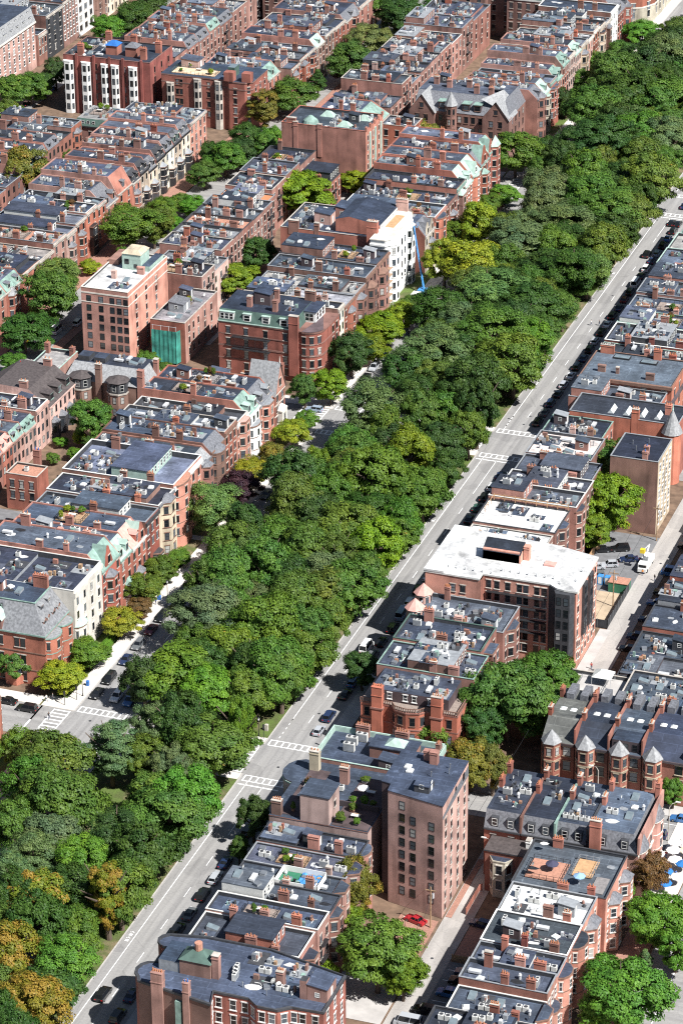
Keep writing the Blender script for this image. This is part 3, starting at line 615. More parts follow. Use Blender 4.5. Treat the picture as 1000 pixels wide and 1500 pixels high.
headhouse(rb, -74, -69.4, 195, 201, 18.2, 3.6, 'dark', 'tarb'); clutter(rb, -68, -61, 193, 202, 18.2, 2, random.Random(1))
o = MB().box(-60, -56.4, 195, 202.5, 14.9, 17.9, 'white').build('sun_room', rb); MB().box(-60.2, -56.1, 194.8, 202.7, 17.9, 18.1, 'tarb').build('roof', o)
for y in (196.5, 198.7, 200.9): win(o, -56.4, y, 15.3, AE, 1.6, 2.2, (None, 'white'))
win(o, -58.2, 195, 15.3, AS, 2.4, 2.2, (None, 'white')); MB().prism([(a, b) for a, b in p[2:9]]+[(-56, 200)], 15.0, 15.1, 'dark').build('roof_terrace', rb)
f = MB()
for z in (7.6, 11.0): f.box(-78, -67, 187.3, 188.48, z, z+.12, 'black'); f.tube([(-78, 187.35, z+1), (-67, 187.35, z+1)], .04, 'black', 4)
for x in (-77, -74, -71, -68): f.tube([(x, 187.35, 7.6), (x, 187.35, 12)], .04, 'black', 4)
f.build('fire_escape', rb)

LB = 'middle left mall row'
row([
 (203.4, 208.2, 15.4, 'cream yellow narrow rowhouse with flat roof', dict(wall='cream', E=(4, 2), corn='stone', chim=2, cl=3)),
 (208.2, 217.3, 14.6, 'orange red rowhouse with a shallow bow bay', dict(wall='orange', bays=[BW(.6, 4.4, 1.3, 11.5, 'hip', 'slate')], corn='brownst', chim=2, cl=2, roof='grey')),
 (217.3, 226, 15.0, 'brown brick rowhouse with a full height angled bay', dict(wall='dusk', bays=[B3(.45, 5, 1.6, 12.5, 'hip', 'slate')], corn='brownst', chim=3, cl=2, roof='gravel', st=BR)),
 (226, 235.5, 15.4, 'brown brick rowhouse with green skylights on its roof', dict(wall='dusk', bays=[B3(.45, 5, 1.6, 12.5, 'hip', 'brownst')], corn='brownst', chim=2, cl=3, st=BR)),
 (235.5, 246.5, 16.6, 'brown brick rowhouse with a roof garden beside white mansion', dict(wall='dusk', bays=[B3(.4, 5.4, 1.6, 13, 'hip', 'brownst')], corn='brownst', chim=2, cl=4, dk=True, st=BR))],
 -82, -53, LB, 'houses of the middle left mall row', side='brown')
# the big white mansion under repair
rw = thing('white_mansion', (-70, 259, 0), 'tall white stone mansion under repair with scaffolding and a brick rear', 'building')
body(rw, -88, -58.8, 252.5, 273, 17.2, 'brown', 'rust', .5, 'stone', 'tar')
p = [(-58.9, 247.2), (-54.4, 247.2), (-53.2, 249), (-53.2, 268), (-54.4, 270.6), (-58.9, 270.6)]
MB().prism(p, 0, 19.4, 'white', 'stone', bottom=False).build('stone_front', rw); MB().prism(grow(p, .4), 17.6, 18.1, 'white').build('cornice', rw); MB().prism(grow(p, .25), 19.3, 19.6, 'limestone').build('coping', rw); MB().prism(grow(p, .2), 4.2, 4.6, 'white').build('string_course', rw)
for yc in (251.5, 265.5): bay(rw, 'bay', -53.2, yc, 5, 1.2, 0, 17.3, 'white', 'white', 'flat', 5, ('white', 'black'), 3.5, 'white')
winrow(rw, (-53.2, 254.5), (-53.2, 262.5), 17.4, 5, 3, 1.1, 2.1, 3.5, ('white', 'black')); winrow(rw, (-58.9, 247.2), (-54.4, 247.2), 17.4, 4, [.8], .9, 2, 3.5, ('white', 'black'))
m = MB().yprof([(-72, 17.4), (-58.6, 17.4), (-58.6, 20.6), (-68, 22.2), (-72, 21)], 255, 272, 'rust', True, ['rust', 'offwhite', 'tarb', 'tarb', 'rust']); m.build('attic', rw)
for y in (257, 260.2, 263.4, 266.6, 269.8): win(rw, -58.6, y, 18.0, AE, 1.3, 2, (None, 'white'))
MB().box(-57.8, -55.2, 257, 267, 19.6, 19.68, 'orangew').build('roof_terrace', rw)
chimney(rw, -59.8, 251.9, 10, 3.2, 1.4, 13, 'rust', 4); chimney(rw, -57.3, 271, 17, 3.4, 1.2, 6.2, 'pink', 5); chimney(rw, -84, 252.9, 17, 3, 1, 3, 'brown', 0); chimney(rw, -77, 252.9, 14, 1.4, 1, 6, 'brown', 0)
headhouse(rw, -80, -75, 259, 263, 17.2, 3.6, 'pink', 'tar'); headhouse(rw, -76, -72.3, 266, 271.5, 17.2, 3.2, 'rose', 'tar'); clutter(rw, -87, -80, 254, 272, 17.2, 4, random.Random(9)); clutter(rw, -79, -73, 253.5, 258.5, 17.2, 2, random.Random(8))
winrow(rw, (-88, 252.5), (-58.8, 252.5), 17, 2, [.28, .5], 1.3, 2, 3.4, WD)
sc_ = thing('scaffolding', (-54, 245.5, 0), 'metal scaffolding against the white mansion wall', 'scaffold')
m = MB()
for x in (-55.6, -53.6, -51.9):
    for y in (243.6, 246.4): m.tube([(x, y, 0), (x, y, 13)], .06, 'metal', 4)
m.build('poles', sc_); m = MB()
for z in (2, 4, 6, 8, 10, 12): m.box(-55.6, -51.9, 243.6, 246.4, z, z+.08, 'wood')
m.build('planks', sc_)
row([
 (273, 282, 11.4, 'cream stone rowhouse with twin pointed gables', dict(wall='cream', bays=[B3(.6, 4, 1.2, 8, 'hip', 'slate')], gables=[(.3, 3.4, 3.6, 'cream', 'slate'), (.74, 3.4, 3.6, 'cream', 'slate')], mans=(3.4, 3.0, 'slate', 0), corn='stone', chim=2, cl=3)),
 (282, 293, 13.4, 'red brick rowhouse with a round bow tower and stone rail', dict(wall='orange', bays=[BW(.35, 6.4, 2.2, 13.2, 'flat', 'tar')], corn='dusk', chim=2, cl=2, dk=True, par=1.0)),
 (293, 303, 14.0, 'red brick rowhouse with planted front terrace', dict(wall='red', bays=[B3(.6, 4.4, 1.4, 9, 'hip', 'slate')], corn='dusk', chim=3, cl=3, dk=True)),
 (303, 311.5, 14.4, 'brown brick rowhouse with copper roofed oriel', dict(wall='dusk', bays=[BX(.5, 4, 1.3, 12.5, 'hip', 'copperl', 'dusk')], corn='copper', chim=2, cl=3)),
 (311.5, 319, 13.6, 'orange brick rowhouse with long pale copper mansard', dict(wall='orange', mans=(4.4, 4.2, 'copperl', 2, 'copperl', 'copperl'), corn='copperl', st=WH, chim=2, cl=3)),
 (319, 327, 13.6, 'orange brick rowhouse with rounded copper gable and white windows', dict(wall='orange', mans=(4.0, 4.0, 'copperl', 1, 'copperl', 'copperl'), gables=[(.4, 4.4, 4, 'copperl', 'copperl')], corn='copperl', st=WH, chim=2, cl=3, bays=[BW(.4, 4.6, 1.2, 13.0, 'flat', 'copperl')])),
 (327, 335.5, 14.2, 'red brick rowhouse with striped gable and oriel window', dict(wall='orange', gables=[(.5, 6, 5.4, 'orange', 'copper')], bays=[B3(.4, 4, 1.5, 11, 'hip', 'copper')], mans=(3.4, 3.6, 'slate', 0), corn='copper', chim=2, cl=3)),
 (335.5, 343.5, 15.0, 'red brick end house with copper spire turret and stepped gable', dict(wall='red', side='rust', bays=[B3(.62, 5, 1.8, 16.5, 'cone', 'copperl')], gables=[(.3, 3.6, 4.2, 'red', 'copper')], mans=(3.2, 3.4, 'copper', 0), corn='copper', chim=2, cl=3))],
 -80, -51, 'beyond the white mansion', 'houses beyond the white mansion', side='rust')

# upper left mall row
rc = thing('gabled_apartment_house', (-72, 382, 0), 'dark red brick block with slate roof, twin gables and a pointed turret', 'building')
MB().prism(rect(-88, -56, 374, 392), 0, 13.4, 'dusk', 'tar', bottom=False).build('wall', rc)
m = MB().yprof([(0, 0)], 0, 0, 'slate') if False else MB().loft(rect(-88, -55.9, 373.9, 392), 13.4, rect(-88, -58.5, 379.5, 392), 18.2, 'slate', 'tarl'); m.build('roof', rc)
for x0_, x1_ in ((-89, -80.5), (-64.5, -55.6)):
    xc = (x0_+x1_)/2; m = MB().box(x0_, x1_, 372.6, 376, 0, 13.4, 'dusk'); m.add([(x0_, 372.6, 13.4), (x1_, 372.6, 13.4), (xc, 372.6, 18.8)], [(0, 1, 2)], 'dusk'); o = m.build('gable', rc)
    q = MB()
    for sg in (-1, 1): q.quad((xc+sg*4.6, 372.3, 13.0), (xc, 372.3, 19.1), (xc, 382, 19.1), (xc+sg*4.6, 382, 13.0), 'slatel')
    q.build('roof', o); winrow(o, (x0_, 372.6), (x1_, 372.6), 13.2, 3, [.33, .67], 1.2, 2.1, 3.6, BR, first=.8); win(o, xc, 372.6, 14.6, AS, 1.1, 1.6, BR)
winrow(rc, (-80.5, 374), (-64.5, 374), 13.2, 3, [.1, .5, .64, .78, .93], 1.2, 2.1, 3.6, BR, first=.8)
tp = [(-75.2+1.9*cos(i*pi/4+pi/8), 373.4+1.9*sin(i*pi/4+pi/8)) for i in range(8)]
o = MB().prism(tp, 0, 16.2, 'dusk').build('turret', rc); MB().cone(grow(tp, .35), 16.2, (-75.2, 373.4, 20.6), 'slatel').build('roof', o)
for i in (4, 5, 6): winrow(o, tp[i], tp[i+1], 16, 4, 1, .75, 1.9, 3.4, BR, first=.8)
for xc in (-78.6, -70.6, -66.8):
    o = MB().box(xc-1.2, xc+1.2, 374.6, 377.5, 14.2, 16.4, 'dark').build('dormer', rc); MB().box(xc-1.4, xc+1.4, 374.4, 378.4, 16.4, 16.6, 'copper').build('roof', o); win(o, xc, 374.6, 14.5, AS, 1.7, 1.6, BR)
m = MB(); m.add([(-55.9, 376, 13.4), (-55.9, 386, 13.4), (-60, 381, 20.4), (-66, 376, 18.2), (-66, 386, 18.2)], [(0, 1, 2), (0, 2, 3), (1, 4, 2)], 'slatel'); m.build('hipped_roof', rc)
winrow(rc, (-56, 374), (-56, 392), 13.2, 3, [.2, .4, .62, .85], 1.2, 2.1, 3.6, BR, first=.8)
for x, y in ((-84, 386), (-79, 384), (-73, 386), (-69, 381), (-64, 380.5), (-66, 388)): chimney(rc, x, y, 18.2, 1.6, 1.2, 2.6, 'rose', 4)
clutter(rc, -86, -62, 386, 391.5, 18.21, 6, random.Random(4))
row([
 (392, 399.5, 14.6, 'brown brick rowhouse with a slate topped oriel', dict(wall='dusk', bays=[B3(.5, 4.6, 1.6, 14, 'hip', 'slate')], mans=(2.6, 3, 'slate', 1), corn='slate', st=BR)),
 (399.5, 406.5, 14.2, 'cream fronted rowhouse with pale green copper attic', dict(wall='cream', mans=(3.2, 3, 'copperl', 1, 'copperl', 'copperl'), bays=[B3(.5, 4, 1.3, 12, 'flat', 'copperl', 'cream')], corn='copperl')),
 (406.5, 414.5, 14.4, 'red brick rowhouse with paired narrow bays', dict(wall='red', bays=[B3(.3, 3.4, 1.2, 12.5, 'flat', 'tar'), B3(.75, 3.2, 1.2, 12.5, 'flat', 'tar')], corn='copper')),
 (414.5, 421.5, 14.0, 'red brick rowhouse with dark green mansard', dict(wall='rust', mans=(3.2, 3, 'copper', 2, 'copper', 'copper'), corn='copper')),
 (421.5, 429, 15.4, 'tall rowhouse with green dormers and a bare brick flank', dict(wall='rust', mans=(2.8, 2.6, 'copper', 2, 'copperl', 'copper'), corn='copper')),
 (429, 436.5, 15.6, 'pink brick rowhouse with iron balconies', dict(wall='pink', corn='stone', E=(4, 3))),
 (436.5, 444, 15.4, 'pale stone rowhouse with light green dormers', dict(wall='pink', mans=(2.8, 2.6, 'copperl', 2, 'copperl', 'copperl'), corn='copperl')),
 (444, 452.5, 15.0, 'tan stone rowhouse with a tall angled bay', dict(wall='tan', bays=[B3(.4, 4.6, 1.5, 12.6, 'hip', 'slate', 'tan')], corn='stone')),
 (452.5, 459.5, 15.6, 'pink brick rowhouse with a long pale cornice', dict(wall='pink', corn='limestone', E=(4, 2))),
 (459.5, 467, 15.2, 'red brick rowhouse with white stone lintels', dict(wall='orange', corn='limestone', E=(4, 3))),
 (467, 474.5, 14.8, 'cream stone rowhouse with a shallow bay', dict(wall='cream', bays=[B3(.5, 4.4, 1.2, 13, 'flat', 'tar', 'cream')], corn='stone')),
 (474.5, 482, 14.4, 'brown stone rowhouse with a small oriel', dict(wall='brownstone', bays=[BX(.6, 3, 1.1, 12, 'hip', 'slate')], corn='stone')),
 (482, 492, 15.2, 'bright white plastered rowhouse with blue awning', dict(wall='white', side='brown', corn='white', cop='white', st=WH, E=(4, 3))),
 (492, 508, 12.6, 'red brick corner house with hipped slate mansard', dict(wall='red', mans=(4.4, 4.6, 'slate', 2), bays=[B3(.75, 5, 1.8, 12.4, 'flat', 'slate')], corn='dusk', cl=2, chim=3))],
 -78, -52, 'upper left mall row', 'houses of the upper left mall row', side='rose', chim=2, cl=3)
rd = thing('stone_based_mansion', (-66, 530, 0), 'red brick building on a tall buff stone base at the top edge', 'building')
p = [(-92, 520), (-57, 520), (-51, 523), (-48, 529), (-48, 560), (-92, 560)]
MB().prism(p, 0, 6.2, 'cream', bottom=False).build('stone_base', rd); MB().prism(grow(p, -.15), 6.2, 20, 'orange', 'tar').build('wall', rd); MB().prism(grow(p, .15), 6.0, 6.5, 'limestone').build('string_course', rd)
for a, b in ((p[0], p[1]), (p[1], p[2]), (p[2], p[3]), (p[3], p[4])):
    L = sqrt((a[0]-b[0])**2+(a[1]-b[1])**2); a2 = (a[0]*.995+b[0]*.005, a[1]*.995+b[1]*.005)
    winrow(rd, a, b, 5.8, 1, max(1, int(L/5)), 1.3, 2.4, 4, LT); winrow(rd, a, b, 14, 2, max(1, int(L/5)), 1.6, 3, 5, LT)

# ---------------- right side of the avenue (rears and roofs seen)
G = 'houses of the lower right avenue row'
r1 = thing('apartment_house', (35, -95, 0), 'long red brick house with curved front bays and slate grey roof, bottom edge', 'building')
p = [(17.4, -103.5), (32.6, -106.2), (31.6, -102.3), (38.5, -102.3), (40.6, -104), (44.5, -104), (46.6, -102.3), (52.6, -102), (52.6, -90), (44, -88), (37, -86), (24, -86), (22, -88)]
fr = [(17.6-2.2*sin(pi*i/6), -91.4+2.6*-cos(pi*i/6)*-1) for i in range(7)]
p = p[:10]+[(37, -86.4), (24, -86.4)]+[(18.4-2.6*sin(pi*i/6), -87.6-2.8*(1-cos(pi*i/6))/1.0*.5*1.6) for i in range(7)]+[(18.2-2.6*sin(pi*i/6), -97-3.2*(1-cos(pi*i/6))*.9) for i in range(6)]
w = MB(); n = len(p); w.prism(p, 0, 15, 'brown', 0, ['brown']+['red']*(n-1)); q_ = grow(p, -.35)
w.prism(p, 15, 15.45, 'red', 0, ['brown']+['red']*(n-1), bottom=False); w.build('wall', r1)
MB().prism(p, 14.9, 15.05, 'tar', bottom=False).build('roof', r1)
k = MB()
for i in range(n):
    j = (i+1) % n; k.quad((*p[i], 15.45), (*p[j], 15.45), (*q_[j], 15.5), (*q_[i], 15.5), 'charcoal'); k.quad((*q_[j], 15.05), (*q_[i], 15.05), (*q_[i], 15.5), (*q_[j], 15.5), 'charcoal'); g0 = grow(p, .2)
    k.quad((*g0[i], 15.0), (*g0[j], 15.0), (*g0[j], 15.45), (*g0[i], 15.45), 'charcoal'); k.quad((*g0[i], 15.45), (*g0[j], 15.45), (*p[j], 15.46), (*p[i], 15.46), 'charcoal')
k.build('coping', r1)
for a, b, c in ((p[2], p[3], [.14, .55, .88]), (p[3], p[4], [.5]), (p[4], p[5], [.25, .75]), (p[5], p[6], [.5]), (p[6], p[7], [.08, .35, .75])):
    winrow(r1, a, b, 15, 4, c, 1.2, 2.1, 3.3, ('white', 'white'), first=.75)
winrow(r1, p[7], p[8], 15.4, 4, [.18, .5, .8], 1.1, 1.9, 3.3, ('white', 'white'), first=.9); winrow(r1, p[1], p[2], 15, 4, [.5], 1.0, 2.1, 3.3, ('white', 'white'), first=.75)
chimney(r1, 21.6, -104.2, 4, 2.2, 1.4, 14.6, 'rose', 5); chimney(r1, 27.6, -105.2, 4, 1.2, 1.2, 14.4, 'rose', 2, 'blue'); MB().box(25.4, 26.6, -105.6, -104.4, 0, 14, 'copper').build('copper_flue', r1)
o = MB().box(23.6, 29.6, -98.6, -94.4, 15, 18.2, 'brown').build('stair_house', r1); MB().loft(rect(23.4, 29.8, -98.8, -94.2), 18.2, rect(25.6, 27.6, -97, -96), 19.7, 'copperd').cyl(26.6, -96.5, 19.6, 21.1, .75, 'patio', 10).build('roof', o)
chimney(r1, 30.4, -97.6, 15, 1.3, 1.3, 5, 'rose', 0); MB().box(19.4, 23.5, -98.4, -92, 15.05, 17.2, 'lead', 'tar').build('penthouse', r1)
chimney(r1, 42.3, -96, 15, 1.4, 1.4, 3.2, 'rose', 4); o = headhouse(r1, 48.4, 52.2, -98.8, -94, 15.05, 3.3, 'rose', 'tar'); MB().box(47, 48.3, -98.9, -97.2, 15.05, 19, 'rose', 'charcoal').build('chimney', r1)
for i in range(3): inst(PR['heat_pump'], 'heat_pump', r1, (33.2+.3*i, -94.8-1.1*i, 15.06), pi/2)
for x, y in ((36, -99), (44, -94), (41, -100), (47, -92)): inst(PR['vent_pipe'], 'vent_pipe', r1, (x, y, 15.06))
clutter(r1, 34, 47, -100, -88, 15.07, 2, random.Random(44)); inst(PR['satellite_dish'], 'satellite_dish', r1, (41.6, -97.4, 15.06), 2.6, 1.5); inst(PR['satellite_dish'], 'satellite_dish', r1, (42.6, -97.8, 15.06), 2.2, 1.3)

row([
 (-85.9, -77, 13.2, 'brick rowhouse with boxy brick penthouse and tall chimney stacks', dict(E=(4, 2), chim=3, cl=1, pent=(27.2, 36.5, -85, -78.4, 3.0, 'rust', 'tar'), x1=42, cmat='rose', bays=[B3(.4, 4.6, 2.2, 12.6, 'flat', 'tar')])),
 (-77, -70.5, 13.4, 'brick rowhouse with large planked grey roof deck', dict(E=(4, 2), chim=2, cl=1, dk=True, x1=42.5, cmat='rose')),
 (-70.5, -63.5, 13.2, 'brick rowhouse with long bare dark roof and metal tubs', dict(E=(4, 2), chim=2, cl=2, x1=42.5, bays=[B3(.3, 4.6, 1.6, 13.1, 'flat', 'tar')])),
 (-63.5, -57, 13.4, 'brick rowhouse with white fenced deck under blue tarp', dict(E=(4, 2), chim=2, cl=3, x1=40.5, bays=[B3(.5, 4.8, 2, 13.3, 'flat', 'tar')])),
 (-57, -50, 13.6, 'brick rowhouse with terracotta roof terrace and small hut', dict(E=(4, 2), chim=2, cl=4, dk=True, x1=41, bays=[B3(.5, 5, 2, 13.5, 'flat', 'tar')])),
 (-50, -43.2, 13.6, 'brick rowhouse with crowded roof of vents beside tall brick flank', dict(E=(4, 2), chim=2, cl=6, x1=41, bays=[BW(.5, 5, 1.6, 13.5, 'flat', 'tar')]))],
 20, 42, 'lower right avenue row', G, wall='rose', side='rose', corn=None, ell=None)
# front oriels of those houses with small copper caps
rwd = thing('corner_block', (31, -36, 0), 'wide brown brick corner house with purple roof terrace and tower room', 'building')
p = [(20, -43), (40.6, -43), (40.6, -21), (22, -21)]+[(20.5+3.8*cos(a), -25.4+4.6*sin(a)) for a in [pi/2+.2+i*(pi-.3)/6 for i in range(7)]]
MB().prism(p, 0, 15.4, 'tower', bottom=False).build('wall', rwd); MB().prism(grow(p, .12), 15.4, 15.6, 'dusk', 'tar').build('roof', rwd)
MB().prism(grow(p[4:], .25), 15.0, 15.3, 'copperl').build('cornice', rwd)
o = MB().box(26.6, 32.6, -43.05, -37, 15.6, 21.6, 'tower').build('tower_room', rwd); MB().box(26.4, 32.8, -43.2, -36.8, 21.6, 21.8, 'tar').build('roof', o); win(o, 32.6, -39.6, 18, AE, 1, 1.4, WD)
MB().box(33, 40.4, -42.8, -24, 15.62, 15.72, 'dark').box(22, 26.2, -42, -24, 15.62, 15.72, 'dark').build('roof_terrace', rwd); MB().box(26.4, 40.4, -35.6, -35.3, 15.7, 16.9, 'dark').build('terrace_wall', rwd)
chimney(rwd, 21.4, -42.2, 15.4, 2, 1.2, 3.4, 'brown', 4); chimney(rwd, 30.2, -27, 15.4, 1.8, 1.2, 4, 'rose', 4); chimney(rwd, 22.8, -24, 15.5, 2, 1.4, 4.6, 'tan', 3); clutter(rwd, 22, 32, -35, -28, 15.7, 3, random.Random(2))
DECKS.append((33.4, 40, -42, -36.2, 15.72)); DECKS.append((33.4, 40, -34.5, -25, 15.72)); DECKS.append((22.2, 26, -41, -30, 15.72))
# copper edged corner building
rcp = thing('copper_edged_house', (33, -14.5, 0), 'corner house with pale green copper parapet around its flat roof', 'building')
body(rcp, 21, 45, -20.9, -7.5, 15.4, 'rose', 'rose', 1.1, 'copperl', 'tar'); MB().box(20.8, 45.25, -7.5, -7.2, 14.6, 16.2, 'copperl').box(45, 45.25, -20.9, -7.5, 14.6, 16.2, 'copperl').box(20.75, 21, -20.9, -7.5, 14.6, 16.2, 'copperl').build('cornice', rcp)
MB().box(21.3, 44.7, -7.85, -7.79, 15.4, 16.5, 'copperl').box(21.29, 21.35, -20.6, -7.9, 15.4, 16.5, 'copperl').build('parapet_lining', rcp)
o = MB().box(31.5, 41, -15.5, -11, 15.4, 18, 'rose').build('penthouse', rcp); MB().box(31.3, 41.2, -15.7, -10.8, 18, 18.2, 'tar').build('roof', o); MB().loft(rect(34.4, 38.6, -14.6, -11.4), 18.2, rect(36, 37, -13.2, -12.8), 19.3, 'copperl').build('glass_lantern', o)
headhouse(rcp, 35, 39.2, -20.2, -17, 15.4, 2.8, 'dark', 'tar'); chimney(rcp, 27.5, -7.9, 15, 2.8, 1, 3, 'rose', 5); chimney(rcp, 36, -7.9, 15, 2.8, 1, 3, 'rose', 5); chimney(rcp, 44.5, -10, 10, 1, 1.4, 8, 'rose', 2)
for x, y in ((26.5, -12), (28, -10), (26.8, -14.6)): inst(PR['heat_pump'], 'heat_pump', rcp, (x, y, 15.42), 0, 1.3)
deck(rcp, 41, 44.4, -16, -10, 15.4, 'greydeck', 'copperd')
# the tall brown brick tower by the alley
rt_ = thing('brick_tower', (50, -38, 0), 'tall brown brick apartment tower beside the alley', 'building')
p = [(44.6, -42.8), (56.5, -44.8), (56.2, -24.6), (43.5, -22.6), (43.2, -36), (41, -36), (41, -40), (44.4, -40)]
p = [(44.6, -42.4), (56.5, -44.8), (56.1, -27), (42.4, -27), (42.4, -39.6), (44.4, -39.9)]
MB().prism(p, 0, 25.6, 'rose', 0, ['tower', 'pink', 'rose', 'rose', 'dark', 'dusk'], bottom=False).build('wall', rt_); MB().prism(grow(p, .1), 25.6, 25.75, 'tar').build('roof', rt_)  # notch faces darker: deep shade of the gap put into the brick colour
MB().add([(56.56, -44.7, 22.6), (56.2, -27, 22.6), (56.05, -27, 25.7), (56.3, -44.7, 25.7)], [(0, 1, 2, 3)], 'slate').build('slate_attic', rt_)
winrow(rt_, p[0], p[1], 25, 9, [.26, .46, .8], 1.25, 1.85, 2.78, (None, 'black'), skip=[(0, 1), (0, 2)], first=.9)
winrow(rt_, p[1], p[2], 22.4, 8, [.12, .34, .6, .85], 1.0, 1.6, 2.78, ('stone', 'black'), first=.5)
winrow(rt_, (56.38, -44.7), (56.2, -27), 25.4, 1, [.2, .5, .8], 1.1, 1.6, 2.78, (None, 'black'), first=.4)
headhouse(rt_, 49.6, 52.6, -41.4, -38, 25.7, 1.6, 'charcoal', 'tar', slope=.1); chimney(rt_, 50, -30, 25.6, 1.6, 1.3, 2.8, 'rose', 0); chimney(rt_, 48.4, -29, 25.6, 1.6, 1.1, 2.2, 'rose', 0)
for x, y in ((45.6, -33), (46.4, -34.4)): inst(PR['roof_window'], 'roof_window', rt_, (x, y, 25.76))
for x, y in ((53.6, -31), (54, -33), (51, -35)): inst(PR['vent_pipe'], 'vent_pipe', rt_, (x, y, 25.76))

# middle right avenue row
rt1 = thing('turreted_corner_house', (31, 15, 0), 'red brick corner mansion with tall paired chimneys and curved balcony', 'house')
p = [(20.5, 10.5), (27.6, 10.5), (28.6, 9.2), (31.2, 8.6), (34, 9.2), (35, 10.5), (42, 10.5), (42, 21), (20.5, 21)]
MB().prism(p, 0, 12.6, 'orange', 'deck', bottom=False).build('wall', rt1); MB().prism(rect(22.4, 39.6, 12, 21), 12.6, 15.2, 'dark', 'tar').build('attic', rt1)
for z in (4.4, 8.2, 12.2): MB().prism(grow(p, .14), z, z+.3, 'dusk').build('string_course', rt1)
m = MB()
for a, b in zip(p[:-2], p[1:-1]):
    L = sqrt((a[0]-b[0])**2+(a[1]-b[1])**2)
    for i in range(int(L/.5)): x, y = a[0]+(b[0]-a[0])*i/(L/.5), a[1]+(b[1]-a[1])*i/(L/.5); m.box(x-.09, x+.09, y-.09, y+.09, 12.62, 13.4, 'brownst')
    m.tube([(*a, 13.45), (*b, 13.45)], .12, 'brownst', 4)
m.build('balustrade', rt1)
for xc in (24.4, 37.6): chimney(rt1, xc, 10.3, 2, 2.3, 1.5, 14.8, 'orange', 4); MB().box(xc-1.4, xc+1.4, 9.4, 11.2, 11.6, 12.0, 'dusk').build('chimney_band', rt1)
for a, b, c in ((p[0], p[1], [.2]), (p[1], p[2], [.5]), (p[2], p[3], [.5]), (p[3], p[4], [.5]), (p[4], p[5], [.5]), (p[5], p[6], [.75]), (p[6], p[7], [.3, .7])): winrow(rt1, a, b, 12.2, 3, c, 1.1, 2.0, 3.9, BR, first=.9)
for x in (26.5, 30, 32, 35.5): win(rt1, x, 12, 13.3, AS, 1.0, 1.4, ('white', 'white'))
clutter(rt1, 23, 39, 13, 20.5, 15.22, 4, random.Random(6))
G = 'houses of the middle right avenue row'
row([
 (21, 32, 15, 'brick house with white coated roof strip and round vents', dict(wall='rust', x1=42.3, roof='tar', cl=7, chim=2, bays=[B3(.5, 6, 1.4, 14.9, 'flat', 'tar')], cop='copper')),
 (32, 43.5, 15, 'brick house with green copper coping and tall rear chimney', dict(wall='dusk', x1=40.5, cl=7, chim=3, bays=[BX(.4, 5, 2, 14.9, 'flat', 'tar')], cop='copperd')),
 (43.5, 56.5, 14.4, 'brick house with pink tiled turret on its street front', dict(wall='dusk', x1=42, cl=5, chim=3, roof='tarl', bays=[B3(.45, 6, 1.6, 14.3, 'flat', 'tar')]))],
 20.5, 42, 'middle right avenue row', G, side='rose', E=(4, 3), corn=None)
for o in [q for q in COL.objects if q.get('label', '').startswith('brick house with pink tiled turret')]:
    for yc, r_, zt in ((48, 2.0, 16.0), (54, 1.9, 16.8)):
        tp = [(20.3+r_*cos(i*pi/4+.39), yc+r_*sin(i*pi/4+.39)) for i in range(8)]
        t_ = MB().prism(tp, 0, zt, 'pink').build('turret', o); MB().cone(grow(tp, .4), zt, (20.3, yc, zt+2.3), 'rosetile').build('roof', t_)
        for i in (5, 6, 7, 0): winrow(t_, tp[i], tp[(i+1) % 8], zt, 1, 1, .8, 1.8, 3.3, LT, first=.5)
    MB().box(22.5, 30, 47, 55, 14.42, 14.5, 'whiteroof').build('white_membrane', o)
# the white roofed apartment building
rw2 = thing('white_roofed_apartments', (37, 67, 0), 'large red brick apartment building with bright white flat roof', 'building')
p = [(19.5, 57.6), (32.5, 57.6), (32.5, 60.2), (47.5, 60.2), (49.4, 58.8), (51.2, 58.4), (54.3, 58.4), (54.3, 76), (44, 78.5), (20, 80.5)]
MB().prism(p, 0, 20, 'red', 0, ['salmon', 'rust', 'salmon', 'charcoal', 'charcoal', 'rust', 'salmon', 'red', 'red', 'red'], bottom=False).build('wall', rw2)
MB().prism(grow(p, .35), 20, 20.4, 'offwhite', 'whiteroof').build('roof', rw2)
MB().prism(rect(19.2, 23.8, 57.4, 80.4), 20.42, 20.9, 'whiteroof').build('raised_roof', rw2)
winrow(rw2, p[2], p[3], 19.6, 6, [.07, .2, .37, .55, .65, .82, .93], 1.15, 1.95, 2.95, LT, first=.6); winrow(rw2, p[0], p[1], 19.6, 3, [.5, .68], 1.2, 1.8, 2.95, WD, first=1.6, skip=[(2, 0)])
bo = MB().prism([(49.2, 58.6), (49.9, 57.1), (53.2, 57.1), (54.0, 58.4), (54, 59), (49.4, 59)], 4, 19.9, 'charcoal').build('bay', rw2)
for a, b in (((49.2, 58.6), (49.9, 57.1)), ((49.9, 57.1), (53.2, 57.1))): winrow(bo, a, b, 19.6, 5, 1 if a[0] < 49.5 else 2, 1.1, 1.9, 2.95, (None, 'black'), first=.6)
winrow(rw2, p[6], p[7], 19.6, 6, [.1, .9], 1.1, 1.8, 2.95, LT, first=.6)
for f_ in (.36, .64):
    yy = 58.4+17.6*f_; o = MB().box(54.3, 54.9, yy-1.3, yy+1.3, 7, 19.6, 'charcoal').build('bay', rw2); winrow(o, (54.9, yy-1.3), (54.9, yy+1.3), 19.5, 4, 2, .9, 1.8, 2.95, (None, 'black'), first=.5)
winrow(rw2, p[6], p[7], 7, 2, [.2, .35, .5, .65, .8], 1.0, 1.6, 2.95, LT, first=.5)
m = MB().yprof([(30, 20.4), (38.5, 20.4), (38.5, 23.0), (30, 23.0)], 67.2, 68, 'salmon'); m.box(30, 38.8, 67.2, 70.4, 20.4, 22.6, 'salmon'); o = m.build('stair_house', rw2)
